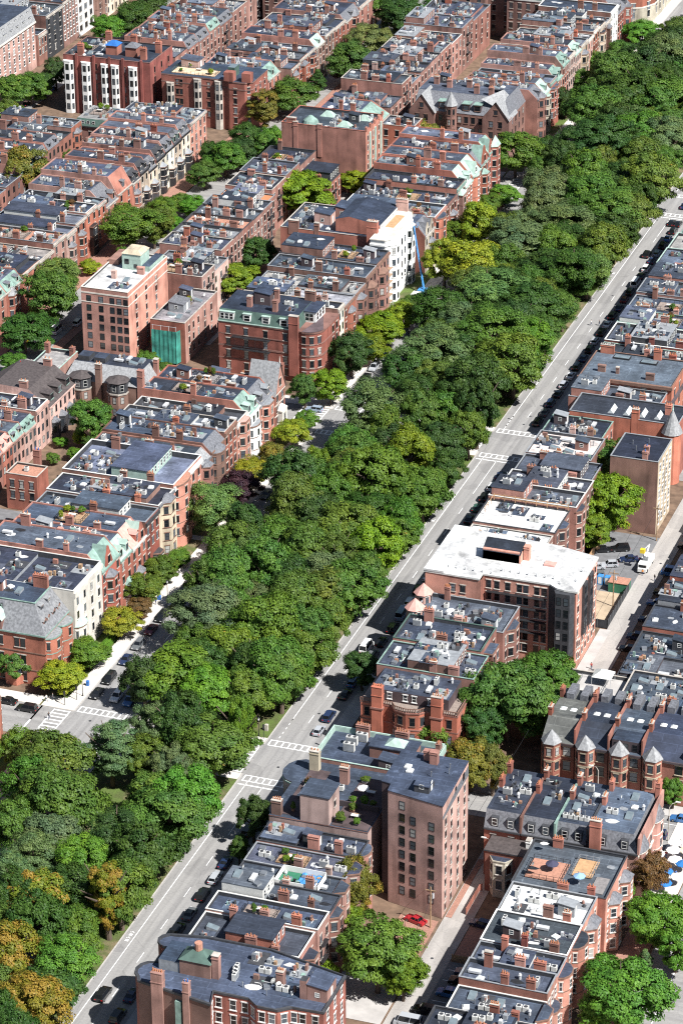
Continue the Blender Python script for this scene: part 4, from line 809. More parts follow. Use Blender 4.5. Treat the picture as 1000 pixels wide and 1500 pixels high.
q = MB(); q.add([(29.9, 67.0, 22.6), (38.9, 67.0, 22.6), (38.9, 70.8, 24.2), (29.9, 70.8, 24.2)], [(0, 1, 2, 3)], 'tarb'); q.add([(29.9, 70.8, 20.4), (38.9, 70.8, 20.4), (38.9, 70.8, 24.2), (29.9, 70.8, 24.2)], [(3, 2, 1, 0)], 'salmon'); q.build('roof', o)
chimney(rw2, 39.6, 70, 20.4, 1.3, 1.6, 3.3, 'salmon', 0); 
for i in range(16): x, y = [(24+i*2, 59.6+(2 if 5 < i < 13 else 0)), ][0] if i < 14 else (53, 62+5*(i-14)); inst(PR['roof_ventilator'], 'roof_ventilator', rw2, (min(x, 53), y+1, 20.42), 0, .55)
MB().box(44, 46.5, 68, 70, 20.42, 20.8, 'rosetile').build('roof_hatch', rw2)
f = MB()
for z in (16.3, 13.35, 10.4, 7.45): f.box(33.2, 47, 59.2, 60.17, z, z+.12, 'black'); f.tube([(33.2, 59.25, z+1), (47, 59.25, z+1)], .04, 'black', 4)
f.build('balcony', rw2)
row([
 (80.6, 90, 17.2, 'low white roofed section behind large apartment building', dict(wall='dusk', x1=40, roof='whiteroof', cl=1, chim=1, par=.3)),
 (90, 102.5, 17.4, 'brick house with dazzling white roof and timber guard rails', dict(wall='dusk', x1=40.5, roof='whiteroof', cl=1, chim=0, par=.25, bays=[B3(.4, 5, 1.6, 17, 'flat', 'tar')])),
 (102.5, 111, 17.2, 'brick house with bare grey roof behind timber guard rails', dict(wall='dusk', x1=42, roof='tarl', cl=1, chim=0, bays=[B3(.3, 5, 1.2, 17, 'flat', 'tar')])),
 (111, 122, 15.4, 'brick house with furnished roof decks and grey lift housing', dict(wall='dusk', x1=41, cl=5, chim=4, dk=True)),
 (122, 133.5, 15.2, 'brick house with long black penthouse roof', dict(wall='dusk', x1=40, cl=3, chim=3, pent=(27, 37, 124, 131.5, 2.6, 'dark', 'tar'))),
 (133.5, 147, 14.8, 'brick corner house with pale pebbled roof and ring skylight', dict(wall='dusk', x1=37, roof='pinkgravel', cl=4, chim=2, par=.7)),
 (147, 158.5, 15.2, 'corner brick house with dark roof and copper parapet at cross street', dict(wall='rust', x1=36, cl=4, chim=2, cop='copper'))],
 20.5, 42, 'beyond white apartments', 'houses beyond the white apartments', side='rose', E=(4, 3), corn=None)
rg = thing('guard_rail', (31, 102.6, 17.4), 'orange timber guard rail along the white roof edge', 'railing')
m = MB()
for i in range(8): x = 22+2.6*i; m.box(x-.06, x+.06, 102.0, 102.12, 17.65, 19.4, 'orangew')
for z in (18.3, 19.0): m.box(22, 40.2, 102.03, 102.1, z, z+.14, 'orangew')
for i in range(4): m.box(21.9, 22.02, 102.1-i*2.4-.06, 102.1-i*2.4+.06, 17.65, 19.2, 'orangew')
m.box(21.92, 22.0, 94.5, 102, 18.9, 19.04, 'orangew'); m.build('rails', rg)
rbr = thing('brown_warehouse', (49, 137, 0), 'plain brown brick building by the alley with sheer blank wall', 'building')
body(rbr, 42.6, 54.5, 130.6, 144.4, 19.2, 'tan', 'brown', .25, 'lead', 'tarb'); chimney(rbr, 50.6, 134.6, 19.2, 1.2, 1, 2.2, 'rose', 1, 'blue'); chimney(rbr, 51, 131.4, 19.2, 1.3, .8, 2.2, 'rose', 1, 'blue')
winrow(rbr, (54.5, 130.6), (54.5, 144.4), 19, 5, [.15, .38, .62, .85], 1.3, 2.1, 3.5, WH); 
for x, y in ((46, 139), (49.5, 141), (47.6, 136)): inst(PR['vent_pipe'], 'vent_pipe', rbr, (x, y, 19.21))
rtu = thing('spired_house', (42, 166, 0), 'bright red brick house with conical slate turret and skylit gables', 'house')
body(rtu, 24, 52, 160.5, 172, 15.4, 'red', 'orange', .4, 'lead', 'tar'); 
tp = [(50.5+2.4*cos(i*pi/6), 160.8+2.4*sin(i*pi/6)) for i in range(12)]
o = MB().prism(tp, 0, 13.6, 'orange').build('turret', rtu); MB().cone(grow(tp, .35), 13.6, (50.5, 160.8, 20), 'slatel').build('roof', o); MB().cyl(50.5, 160.8, 19.6, 21.4, .25, 'copperl', 6, .05).build('finial', o)
for x in (34, 38, 42, 46):
    m = MB(); m.add([(x-.8, 163, 15.4), (x+.8, 163, 15.4), (x, 163, 16.4), (x-.8, 167, 15.4), (x+.8, 167, 15.4), (x, 167, 16.4)], [(0, 2, 5, 3), (2, 1, 4, 5), (0, 1, 2)], 'skywhite'); m.build('roof_lantern', rtu)
chimney(rtu, 41, 161, 12, 1.8, 1.2, 6.5, 'orange', 3); chimney(rtu, 48, 167, 14, 1.6, 1.2, 4, 'rust', 3)
rlr = thing('long_red_block', (33, 190, 0), 'long bright red brick building with dark bracketed cornice band', 'building')
body(rlr, 20.5, 45, 182, 199.5, 15.6, 'orange', 'orange', .3, 'brownst', 'tarl')
MB().box(20.1, 45.3, 181.5, 182, 15.2, 16, 'brownst').build('cornice', rlr); MB().box(20.3, 45.5, 181.2, 182, 11.0, 12.0, 'dark').box(45, 45.5, 182, 199, 11.0, 12.0, 'dark').build('string_course', rlr)
winrow(rlr, (20.5, 182), (45, 182), 15.4, 1, [.12, .32, .52, .7, .92], 1.3, 2.0, 4.2, WD, first=.8); winrow(rlr, (20.5, 182), (45, 182), 11, 3, [.12, .32, .52, .7, .92], 1.3, 2.3, 3.8, WD, first=.6); winrow(rlr, (45, 182), (45, 199.5), 15.2, 3, [.2, .5, .8], 1.3, 2.2, 3.8, WD)
for x, y in ((28, 197), (35.5, 196)):
    MB().box(x-2.2, x+2.2, y-1.1, y+1.1, 15.6, 16.0, 'black').box(x-2, x+2, y-.9, y+.9, 16.0, 16.06, 'skyglass').build('skylight', rlr)
for x, y, w_ in ((25.2, 187, 2), (29.4, 187, .8), (38.4, 185.6, 2.2)): chimney(rlr, x, y, 15.6, w_, .8, 1.8, 'brown', 0)
chimney(rlr, 23.5, 199, 15, 3.6, .9, 3, 'orange', 6, 'dark'); chimney(rlr, 37, 199, 15, 2, .9, 3.4, 'orange', 3)
row([
 (172.1, 181.8, 13.4, 'low brick house with cluttered dark roof before long red block', dict(wall='rust', cl=5, chim=2, x1=44)),
 (199.6, 207, 14.6, 'house with pale green copper gable on its front', dict(wall='rust', cl=6, chim=3, cop='copperl', dk=True)),
 (207, 219.5, 15.6, 'big house with sheer red brick flank and white roof trim', dict(wall='rust', side='crimson', cl=5, chim=2, cop='white', bays=[B3(.5, 6, 1.5, 15.4, 'flat', 'tar')], cmat='crimson')),
 (219.5, 229, 14.8, 'house with grey flank and flowering roof terrace', dict(wall='rose', cl=3, chim=3, dk=True, cop='copper')),
 (229, 240, 14.6, 'house with large lawn roof garden and seats', dict(wall='rose', cl=3, chim=3, dk=True)),
 (240, 250.5, 15, 'house with clustered red chimney pots and hedged deck', dict(wall='rose', cl=4, chim=4, dk=True)),
 (250.5, 262, 15, 'house with plain dark roof and grey lift box', dict(wall='rose', cl=4, chim=3)),
 (262, 274, 15.4, 'house edged by a pale copper gutter', dict(wall='rose', cl=3, chim=2, cop='copperl')),
 (274, 287, 15.2, 'house with curved parapet and tan roof', dict(wall='rose', cl=3, chim=2, roof='gravel', cop='copperl')),
 (287, 300, 15.4, 'house with a strip of green lawn roof', dict(wall='rose', cl=3, chim=2, cop='copper')),
 (300, 318, 15.4, 'last tall brick house by the third crossing', dict(wall='rose', cl=3, chim=2))],
 20.5, 45, 'upper right avenue row', 'houses of the upper right avenue row', side='rose', E=(4, 3), corn=None)

# row beyond the alley, bottom right
G = 'houses of the bottom right row'
BF = dict(wall='salmon', side='rust', corn=None)
row([
 (-112, -96.5, 12.6, 'brick house with bare dark roof at bottom edge', dict(x0=68.5, bays=[BW(.7, 6, 1.8, 12.4, 'flat', 'tar')], cl=2, chim=2)),
 (-96.5, -89.6, 12.6, 'brick house with white fan units on charcoal roof', dict(x0=69.5, bays=[BW(.5, 5, 1.8, 12.4, 'flat', 'tar')], cl=3, chim=2)),
 (-89.6, -82, 12.6, 'brick house with stacked white air conditioners and long skylight', dict(bays=[B3(.5, 6, 1.8, 12.5, 'flat', 'tar')], cl=4, chim=2, cop='offwhite')),
 (-82, -75.5, 12.8, 'brick house with low skylight and paired chimneys', dict(bays=[BW(.4, 5, 1.8, 9.4, 'flat', 'tar')], cl=2, chim=3, cop='lead')),
 (-75.5, -68.8, 12.8, 'brick house with square skylight and three chimneys', dict(bays=[BW(.5, 5.4, 2, 12.7, 'flat', 'tar')], cl=2, chim=3, cop='lead')),
 (-68.8, -58.2, 13.0, 'brick house with sheer painted red flank and glass lantern', dict(side='crimson', bays=[BW(.62, 6.4, 2.2, 13.0, 'flat', 'tar')], cl=3, chim=2, cop='white')),
 (-58.2, -47.6, 12.4, 'brick house with white roof crowded by machinery', dict(bays=[B3(.5, 6, 1.8, 11, 'hip', 'slate')], cl=6, chim=2, roof='whiteroof', cop='lead'))],
 71.6, 88.4, 'bottom right row', G, E=(4, 3), st=('limestone', 'white'), **BF)
house('brick house with orange tiled roof terrace and wood lined pit deck, bottom right row', 71.2, 90, -47.6, -31.5, 12.6, 'salmon', 'rust', 'tar', .8, 'charcoal', (4, 4), None, [B3(.3, 5, 1.8, 10.4, 'hip', 'slate'), B3(.8, 5, 1.8, 10.4, 'hip', 'slate')], corn=None, chim=3, cl=2, group=G, st=('limestone', 'white'))
_o = [q for q in COL.objects if q.get('label', '').startswith('brick house with orange tiled roof terrace')][0]; _z = 12.6
for ch in list(_o.children):
    if ch.name.split('.')[0] in ('rooftop_equipment', 'upper_storey', 'stair_house', 'air_conditioner', 'heat_pump', 'duct', 'skylight'):
        for q in list(ch.children_recursive): bpy.data.objects.remove(q)
        bpy.data.objects.remove(ch)
deck(_o, 73, 80.2, -44.4, -37.6, 12.95, 'patio', 'black'); deck(_o, 81.4, 85.4, -41, -35, 12.95, 'orangew', 'lead'); MB().box(86.2, 88.8, -45.6, -40, 12.9, 13.05, 'greydeck').build('roof_deck', _o)
# four joined houses facing the cross street, mansard rears
for i, (xa, xb, rf, tr, lab) in enumerate(((59.5, 67, 'tar', 'brown', 'mansard rowhouse with flat grey roof and box units, nearest the alley'), (67.2, 74, 'tarb', 'copper', 'mansard rowhouse with black sloping roof and copper party wall'), (74.2, 80.6, 'tar', 'charcoal', 'mansard rowhouse with a row of small grey condensers'), (80.8, 91, 'tarl', 'rose', 'mansard corner house with tall brick chimney above terrace cafe'))):
    o = thing('mansard_house', ((xa+xb)/2, -17, 0), lab, 'house', 'mansard houses by the cross street')
    MB().prism(rect(xa, xb, -27, -8), 0, 11.2, 'rust' if i < 3 else 'rose', bottom=False).build('wall', o)
    MB().loft(rect(xa, xb, -27.1, -7.9), 11.2, rect(xa, xb-(1.4 if i == 3 else 0), -25.4, -9.2), 14.6, 'slate', rf).build('mansard', o)
    MB().box(xb-.15, xb+.25, -27.2, -7.8, 11.2, 15, tr).build('party_wall', o); MB().box(xa, xb, -27.4, -27, 10.9, 11.25, 'charcoal').build('cornice', o)
    for f_ in (.28, .72):
        xc = xa+(xb-xa)*f_; d_ = MB().box(xc-.75, xc+.75, -26.9, -25, 11.6, 13.7, 'charcoal').build('dormer', o); win(d_, xc, -26.9, 11.9, AS, 1.1, 1.6, (None, 'white'))
    winrow(o, (xa, -27), (xb, -27), 11, 3, 2, 1.1, 2.0, 3.4, LT)
    if i == 3:
        winrow(o, (xb, -27), (xb, -8), 11, 3, [.1, .3, .55, .8], 1.2, 2, 3.4, LT); MB().box(xb, xb+.15, -27, -8, 6.8, 7.2, 'limestone').box(xb, xb+.15, -27, -8, 10.3, 10.7, 'limestone').build('stone_band', o)
        for yc in (-24, -12): bay(o, 'bow', xb, yc, 5, 1.2, 0, 10.9, 'rose', 'slate', 'cone', 3, LT, 3.4, 'limestone')
        chimney(o, 82.4, -27.3, 8, 2.2, 1.2, 9.6, 'rust', 5); chimney(o, 90.4, -9, 11, .9, 2, 6.4, 'rust', 3)
    chimney(o, xa+.4, -16, 14.4, .8, 1.8, 2.2, 'rust', 3); chimney(o, xa+.4, -10.5, 14.4, .8, 1.6, 2.4, 'rust', 2)
    clutter(o, xa+.8, xb-1, -24, -10, 14.62, 3, random.Random(20+i))
    if i == 2:
        for k_ in range(5): inst(PR['air_conditioner'], 'air_conditioner', o, (75.2+1.1*k_, -23.6, 14.62), 0, .85)
rsm = thing('garden_annex', (65.4, -27, 0), 'small brick annex with bay window in the shaded yard by the alley', 'house')
MB().prism(rect(61.4, 69.8, -32.5, -27.2), 0, 9.4, 'rust', 'slateb', bottom=False).build('wall', rsm); MB().box(61.2, 70, -32.7, -27.1, 9.4, 9.7, 'charcoal', 'slateb').build('roof', rsm); bayS(rsm, -32.5, 64.8, 4.6, 1.6, 0, 8.2, 'cream', 2, LT); chimney(rsm, 69.4, -29, 8, .9, 1.4, 3.4, 'white', 0)
# turret bays row facing the viewer beyond the cross street
TL = ['first of the row, pale grey roof, nearest the big tree', 'second of the row, black roof with two skylights', 'third of the row, square dormer storey above its bay', 'fourth of the row, dark hipped roof with white vent']
for i, (xa, xb, rf) in enumerate(((60.3, 67.4, 'grey'), (67.6, 74.6, 'tarb'), (74.8, 81.8, 'tar'), (82, 92, 'tarb'))):
    o = thing('turret_bay_house', ((xa+xb)/2, 20, 0), 'pointed bay house, '+TL[i], 'house', 'turret bay houses facing the cross street')
    MB().prism(rect(xa, xb, 11, 30), 0, 10.2, 'rust', bottom=False).build('wall', o)
    m = MB(); m.add([(xa, 10.8, 10.2), (xb, 10.8, 10.2), (xb, 16.5, 13.4), (xa, 16.5, 13.4)], [(0, 1, 2, 3)], rf); m.add([(xa, 16.5, 13.4), (xb, 16.5, 13.4), (xb, 30, 12.4), (xa, 30, 12.4)], [(0, 1, 2, 3)], rf)
    m.add([(xa, 10.8, 10.2), (xa, 16.5, 13.4), (xa, 30, 12.4), (xa, 30, 10.2)], [(0, 1, 2, 3)], 'rust'); m.add([(xb, 10.8, 10.2), (xb, 16.5, 13.4), (xb, 30, 12.4), (xb, 30, 10.2)], [(3, 2, 1, 0)], 'rust'); m.build('roof', o)
    MB().box(xb-.1, xb+.2, 11, 30, 10, 13.9, 'rust').build('party_wall', o)
    MB().box(xa, xb, 10.6, 11, 9.8, 10.25, 'dark').build('cornice', o)
    xc = xa+2.3; tp = [(xc+2*cos(k_*pi/3), 10.6+2*sin(k_*pi/3)) for k_ in range(6)]
    t_ = MB().prism(tp, 0, 10.6, 'rust').prism(grow(tp, .14), 10.4, 10.7, 'brownst').prism(grow(tp, .1), 6.6, 6.85, 'tan').build('turret', o); MB().cone(grow(tp, .3), 10.7, (xc, 10.6, 13.4), 'slatel').build('roof', t_)
    for k_ in (3, 4, 5): winrow(t_, tp[k_], tp[k_+1 if k_ < 5 else 0], 10.4, 3, 1, 1.05, 1.9, 3.4, ('tan', 'black'), first=.7)
    winrow(o, (xa, 11), (xb, 11), 10.2, 3, [.78], 1.6, 2.1, 3.4, ('tan', 'black'), first=.8)
    if i == 2: d_ = MB().box(xa+.6, xb-.6, 11.4, 17, 10.4, 13.0, 'dark', 'tar').build('dormer_storey', o); winrow(d_, (xa+.6, 11.4), (xb-.6, 11.4), 12.8, 1, 3, 1.1, 1.6, 3, (None, 'black'), first=.4)
    chimney(o, xa+.3, 17, 13, .8, 1.6, 2.2, 'orange', 3); chimney(o, xa+.3, 26, 12.4, .8, 1.6, 2.4, 'rust', 2)
    for k_ in range(2): inst(PR['roof_window'], 'roof_window', o, (xa+2.2+2.2*k_, 20, 12.95)); 
    for k_ in range(2): MB().yprof([(xa+1.4+k_*3, 12.5), (xa+3+k_*3, 12.5), (xa+3+k_*3, 14.1), (xa+1.4+k_*3, 14.1)], 25+i % 2, 29.6, 'slate', True).build('rear_dormer', o)
rtr = thing('terrace_building', (63, 38, 0), 'low brick building with roof terrace, canopy and lawn beside the alley', 'building')
body(rtr, 56.5, 70.5, 33, 46, 7.2, 'rust', 'rust', .8, 'stone', 'concl'); winrow(rtr, (56.5, 33), (70.5, 33), 7.2, 2, [.12, .4, .75], 1.8, 2, 3.3, NB); MB().box(57, 59.6, 34, 45, 7.22, 7.3, 'grass').build('roof_lawn', rtr); deck(rtr, 60, 66, 34.5, 44, 7.2, 'concl', 'steel')
rtc = thing('canopy_tent', (65, 43, 7.4), 'pale grey canopy tent on the roof terrace', 'canopy')
m = MB().loft(rect(62.8, 67.2, 41, 45), 9.6, rect(64.4, 65.6, 42.4, 43.6), 10.6, 'offwhite'); m.build('canopy', rtc); m = MB()
for x in (62.9, 67.1):
    for y in (41.1, 44.9): m.tube([(x, y, 7.42), (x, y, 9.6)], .05, 'metal', 4)
m.build('poles', rtc)
row([
 (33, 47, 9.6, 'low brick house with clusters of white cooling units', dict(cl=9, chim=1, x0=70.8)),
 (47, 58, 7.6, 'brick house with dark roof and long white skylight', dict(cl=3, chim=2)),
 (58, 69, 7.6, 'brick house with round white exhaust fans', dict(cl=8, chim=1)),
 (69, 80, 7.6, 'brick house with grey roof and orange chimney pots', dict(cl=3, chim=3)),
 (80, 91, 7.6, 'brick house with plain lead grey roof', dict(cl=2, chim=3)),
 (91, 103, 7.6, 'brick house with tan chimney stack at its rear', dict(cl=3, chim=2)),
 (103, 116, 7.6, 'brick house at right edge beyond the blue truck', dict(cl=3, chim=2)),
 (116, 130, 7.6, 'brick house at right edge with dark roof', dict(cl=3, chim=2)),
 (130, 146, 7.6, 'last visible brick house at the right edge', dict(cl=3, chim=2))],
 67, 92, 'right edge row', 'houses of the right edge row', wall='rust', side='rust', E=(3, 4), corn=None)

# ---------------- behind the left rows
G = 'houses of the far left rear row'
row([
 (84, 96, 9.6, 'reddish house with iron balconies at left edge', dict(wall='dusk', mans=(2.4, 1.6, 'slate', 2))),
 (96, 104, 9.6, 'rose brick house with fire escapes', dict(wall='rose', mans=(2.4, 1.6, 'slate', 2))),
 (104, 110.3, 9.6, 'rose brick house with red dormers', dict(wall='rust', mans=(2.4, 1.6, 'rosetile', 2))),
 (110.3, 117.2, 9.4, 'pink house with yellow green mansard', dict(wall='pink', mans=(2.4, 1.2, 'copper', 2, 'cream', 'slate'))),
 (117.2, 124.6, 9.4, 'pink house with grey green mansard', dict(wall='pink', mans=(2.4, 1.2, 'copper', 3))),
 (124.6, 132.3, 11.6, 'pink house with flat roof and four condensers', dict(wall='pink', cl=5))],
 -128, -107, 'far left rear row', G, side='rose', cl=3, chim=2, corn='pink', E=(3, 3), st=NB)
rp = thing('pink_brick_house', (-117, 140.5, 0), 'pale pink brick block with three big dormers on a sloping slate roof', 'house', G)
MB().prism(rect(-129, -106.8, 132.4, 149), 0, 9.6, 'pink', bottom=False).build('wall', rp)
m = MB().yprof([(-106.6, 9.5), (-112.5, 14), (-122, 14.4), (-129, 9.5)], 132.4, 149, 'pink', True, ['slateb', 'slateb', 'slateb', 'pink']); m.build('roof', rp)
for yc in (136, 141, 146): dormer(rp, -107.6, yc, 10.3, 2.6, 1.9, 3.5, 'slateb', 'slateb', ('copper', 'black'), gable=False)
winrow(rp, (-106.8, 132.4), (-106.8, 149), 9.4, 3, 6, 1.0, 2.0, 3.1, NB, first=.6); MB().box(-106.8, -106.5, 132.4, 149, 9.3, 9.6, 'pink').build('cornice', rp)
for y in (133, 148): chimney(rp, -114, y, 13, 2.2, 1, 3, 'rose', 2)
for yc in (135, 139.5, 144.5): bay(rp, 'bay', -106.8, yc, 3, 1.4, 0, 4.6, 'charcoal', 'slate', 'hip', 1, NB, 3.2, 'charcoal')
rsr = thing('brick_annex', (-97.5, 96.5, 0), 'small square orange brick annex with flat roof beside parked cars', 'house')
body(rsr, -101, -92.6, 93.4, 100, 9.2, 'rust', 'rust', .5, 'stone', 'patio'); winrow(rsr, (-101, 93.4), (-92.6, 93.4), 9.2, 3, [.2, .5, .82], 1.1, 2, 3, WD); chimney(rsr, -95.6, 100.6, 3, 1.8, 1.2, 10.5, 'rose', 2, 'blue'); inst(PR['air_conditioner'], 'air_conditioner', rsr, (-97, 97, 9.25))
rbt = thing('brown_turret_house', (-101, 156, 0), 'dark brown brick house with two black roofed turret bays and grey slate roof', 'house')
MB().prism(rect(-111, -88.5, 151.5, 163), 0, 9.6, 'brownstone', bottom=False).build('wall', rbt); MB().loft(rect(-111, -88.4, 151.3, 163), 9.6, rect(-110, -90.5, 156, 163), 12.8, 'slatel', 'tar').build('roof', rbt)
for xc in (-106, -95.6):
    tp = [(xc+2.9*cos(k_*pi/4+pi/8), 151.2+2.9*sin(k_*pi/4+pi/8)) for k_ in range(8)]
    t_ = MB().prism(tp, 0, 7.8, 'brownstone').prism(grow(tp, .2), 7.8, 8.2, 'stone').prism(tp, 8.2, 11.2, 'charcoal').build('turret', rbt); MB().cone(grow(tp, .4), 11.2, (xc, 151.2, 12.4), 'slateb').build('roof', t_)
    for k_ in (4, 5, 6): winrow(t_, tp[k_], tp[k_+1], 11.1, 1, 1, 1.1, 1.8, 3.2, (None, 'offwhite'), first=.5); winrow(t_, tp[k_], tp[k_+1], 7.7, 2, 1, 1.0, 1.9, 3.2, NB, first=.5)
chimney(rbt, -101, 151.2, 6, 1.6, 1.2, 9, 'brownstone', 2); chimney(rbt, -89.4, 152, 2, 1.6, 1.4, 12.4, 'rose', 0); chimney(rbt, -88.8, 161, 8, 1.2, 1.2, 6, 'rose', 0)
for x in (-107.5, -103): MB().box(x-1.6, x+1.6, 156.5, 160, 12.8, 14.2, 'charcoal', 'tar').build('penthouse', rbt)
clutter(rbt, -100, -91, 157, 162.6, 12.82, 4, random.Random(5))
rfl = thing('flat_roofed_corner_house', (-116, 156, 0), 'brick corner house with pale flat roof and copper coping at the side street', 'house')
body(rfl, -120.5, -112, 150, 162.5, 11.6, 'pink', 'rose', .7, 'copperl', 'gravel'); chimney(rfl, -120, 161, 10, 1.2, 1.4, 4.4, 'rose', 2); chimney(rfl, -112.8, 161, 10, 1.2, 1.4, 4, 'rose', 1); o = MB().box(-124, -120.8, 146, 150, 0, 11, 'dark', 'copperl').build('side_wing', rfl)

ra2 = thing('apartment_block', (-114.5, 202, 0), 'square brown brick apartment block with white roof and mint green penthouse', 'building')
body(ra2, -121, -107.2, 186, 214, 20, 'salmon', 'rose', .6, 'limestone', 'whiteroof'); m = MB()
m.box(-121.08, -107.12, 185.92, 214, 19.0, 19.4, 'limestone').box(-121.08, -107.12, 185.92, 214, 16.4, 16.65, 'limestone').build('stone_band', ra2)
winrow(ra2, (-121, 186), (-107.2, 186), 18.6, 7, [.16, .42, .66, .81, .95], 1.35, 1.8, 2.72, (None, 'black'), first=-.1 if False else .2)
winrow(ra2, (-107.2, 186), (-107.2, 214), 18.6, 6, [.2, .45, .7], 1.1, 1.6, 2.72, WD, first=.6)
o = MB().box(-116, -110.4, 203, 209, 20, 24.6, 'copperl').build('penthouse', ra2); MB().loft(rect(-116.2, -110.2, 202.8, 209.2), 24.6, rect(-115, -111.4, 204, 208), 25.6, 'cream').build('roof', o); win(o, -114.6, 203, 21.6, AS, 1.3, 1.5, NB); win(o, -112, 203, 20.6, AS, 1.0, 1.2, NB)
MB().box(-110.2, -107.8, 203, 213, 20, 21.6, 'copperl', 'tar').build('plant_room', ra2); chimney(ra2, -115.4, 196, 20, 1.3, 1.2, 2.2, 'pink', 0); chimney(ra2, -109.6, 201, 20, 2, 1, 2, 'rose', 0); MB().box(-121, -118, 205, 213, 20, 21.5, 'brown').build('plant_room', ra2); clutter(ra2, -114, -108, 188, 199, 20.01, 1, random.Random(5))
rgn = thing('netted_building', (-100, 203, 0), 'pink brick rear building with roof garden behind green scaffold netting', 'building')
body(rgn, -102.6, -92.4, 190, 214, 11.4, 'pink', 'rust', .6, 'stone', 'grey'); winrow(rgn, (-92.4, 190), (-92.4, 214), 11.4, 3, [.12, .25, .4, .6, .8], .9, 1.9, 3.3, WD); headhouse(rgn, -100.4, -96, 198, 203, 11.4, 2.8, 'lead', 'slate'); clutter(rgn, -102, -93.5, 192, 213, 11.41, 5, random.Random(15), True)
rnt = thing('scaffold_netting', (-98, 188, 0), 'bright green scaffold netting wrapped round a building corner', 'netting')
m = MB(); nx = 20
for (ax, ay, bx, by) in ((-101.6, 188.2, -94.4, 188.2), (-94.4, 188.2, -93.4, 191.4)):
    for i in range(nx):
        for j in range(8):
            def pt(i_, j_): t_ = i_/nx; dz = .16*abs(sin(i_*.9))*(.4+.6*abs(sin(j_*.6+i_*.2))); return (ax+(bx-ax)*t_+dz*.5, ay+(by-ay)*t_+dz, .4+j_*1.18)
            m.quad(pt(i, j), pt(i+1, j), pt(i+1, j+1), pt(i, j+1), 'netgreen')
m.build('net', rnt); m = MB()
for x in (-101.4, -99, -96.6, -94.5): m.tube([(x, 188.6, 0), (x, 188.6, 11.2)], .06, 'metal', 4)
for z in (4, 8, 11): m.tube([(-101.6, 188.6, z), (-94.4, 188.6, z)], .05, 'metal', 4)
m.build('poles', rnt)
row([
 (214.2, 224, 15.0, 'tall pink brick house with sloping black roof behind white roofed block', dict(wall='pink', x0=-112, x1=-97, cl=3, chim=3, dk=True, st=WD)),
 (224, 236, 13.0, 'pink brick house with plants on its flat roof', dict(wall='pink', x0=-116, x1=-97.6, cl=4, chim=3, dk=True, roof='grey'))],
 -116, -97.5, 'side street row', 'houses of the inner side street row', side='rose', E=(4, 3), corn=None)
G = 'houses of the inner left row'
row([
 (236.6, 246, 13.4, 'brick house with long blank flank and skylit roof', dict(cl=5, chim=4)),
 (246, 254, 13.2, 'brick house with grey roof terrace', dict(cl=4, chim=3, roof='grey')),
 (254, 262, 13.4, 'brick house with orange tiled terrace', dict(cl=3, chim=3, roof='patio')),
 (262, 270, 13.2, 'brick house with long raised black roof light', dict(cl=4, chim=3)),
 (270, 278, 13.6, 'brick house with white roof monitor', dict(cl=3, chim=2)),
 (278, 288, 12.8, 'brick house with bright orange roof terrace', dict(cl=3, chim=3, roof='terra', x1=-103)),
 (288, 300, 13.4, 'brick house with tall rear chimney and shed', dict(cl=4, chim=3, x1=-104)),
 (300, 312, 13.4, 'brick house with glossy dark roof', dict(cl=2, chim=3, x1=-104)),
 (312, 326.5, 13.4, 'brick house with white tent on its roof deck', dict(cl=5, chim=3, dk=True, x1=-104))],
 -119, -100, 'inner left row', G, wall='rose', side='rose', E=(4, 3), corn=None)
house('small brick house with black clad attic storey beside large brick hall', -103.6, -94, 312, 321, 8.4, 'rust', 'rust', 'tarb', .3, corn=None, cl=1, chim=1, pent=(-103, -94.4, 312.6, 320.6, 3.0, 'charcoal', 'tarb'), group='houses of the inner left row')
rbb = thing('brick_hall', (-102, 336, 0), 'large plain brick apartment hall with copper domed lanterns and battlements', 'building')
body(rbb, -116, -88.4, 328.6, 345, 20, 'salmon', 'rose', .8, 'rust', 'tar')
for y in (329.2, 333, 337, 341, 344.4): MB().box(-88.7, -88.1, y-.5, y+.5, 20.8, 22, 'salmon').build('battlement', rbb)
for x in (-115.4, -107.5): chimney(rbb, x+4, 328.9, 12, 1.4, 1, 9.4, 'rose', 0)
for f_ in (.12, .42, .75):
    yy = 328.6+16.4*f_
    winrow(rbb, (-88.4, yy-1), (-88.4, yy+1), 19.6, 6, [.5], 1.0, 1.6, 3.1, WD, first=.8)
    MB().box(-88.4, -88.1, yy+1.2, yy+2.4, 3, 19.4, 'copperl').build('bay_panel', rbb)
MB().cyl(-108, 333, 20, 21, 2.6, 'copper', 14, 2.2).cyl(-108, 333, 21, 22.4, 2.2, 'copper', 14, .5).build('lantern_dome', rbb)
for x, y in ((-105, 341), (-97, 333.5), (-93, 341)): MB().loft(rect(x-2.4, x+2.4, y-1.4, y+1.4), 20, rect(x-.8, x+.8, y-.4, y+.4), 21.5, 'copperl').build('copper_hip', rbb)
chimney(rbb, -113, 329.4, 20, 3, 1, 2.4, 'rose', 0); clutter(rbb, -104, -90, 330, 344, 20.01, 3, random.Random(12))
row([
 (362, 371, 11.6, 'bright orange brick house with broad windows beyond the brick hall', dict(wall='orange', side='orange', x0=-95, x1=-84, cl=4, chim=2, S=(3, 3))),
 (362, 374, 10.4, 'house with large pale copper hipped gable', dict(wall='rust', x0=-116, x1=-96, mans=(3.4, 6, 'copper', 0), cl=3, chim=2))],
 -116, -96, 'at third cross street', 'houses at the third cross street', side='rust', corn=None, E=(3, 2))
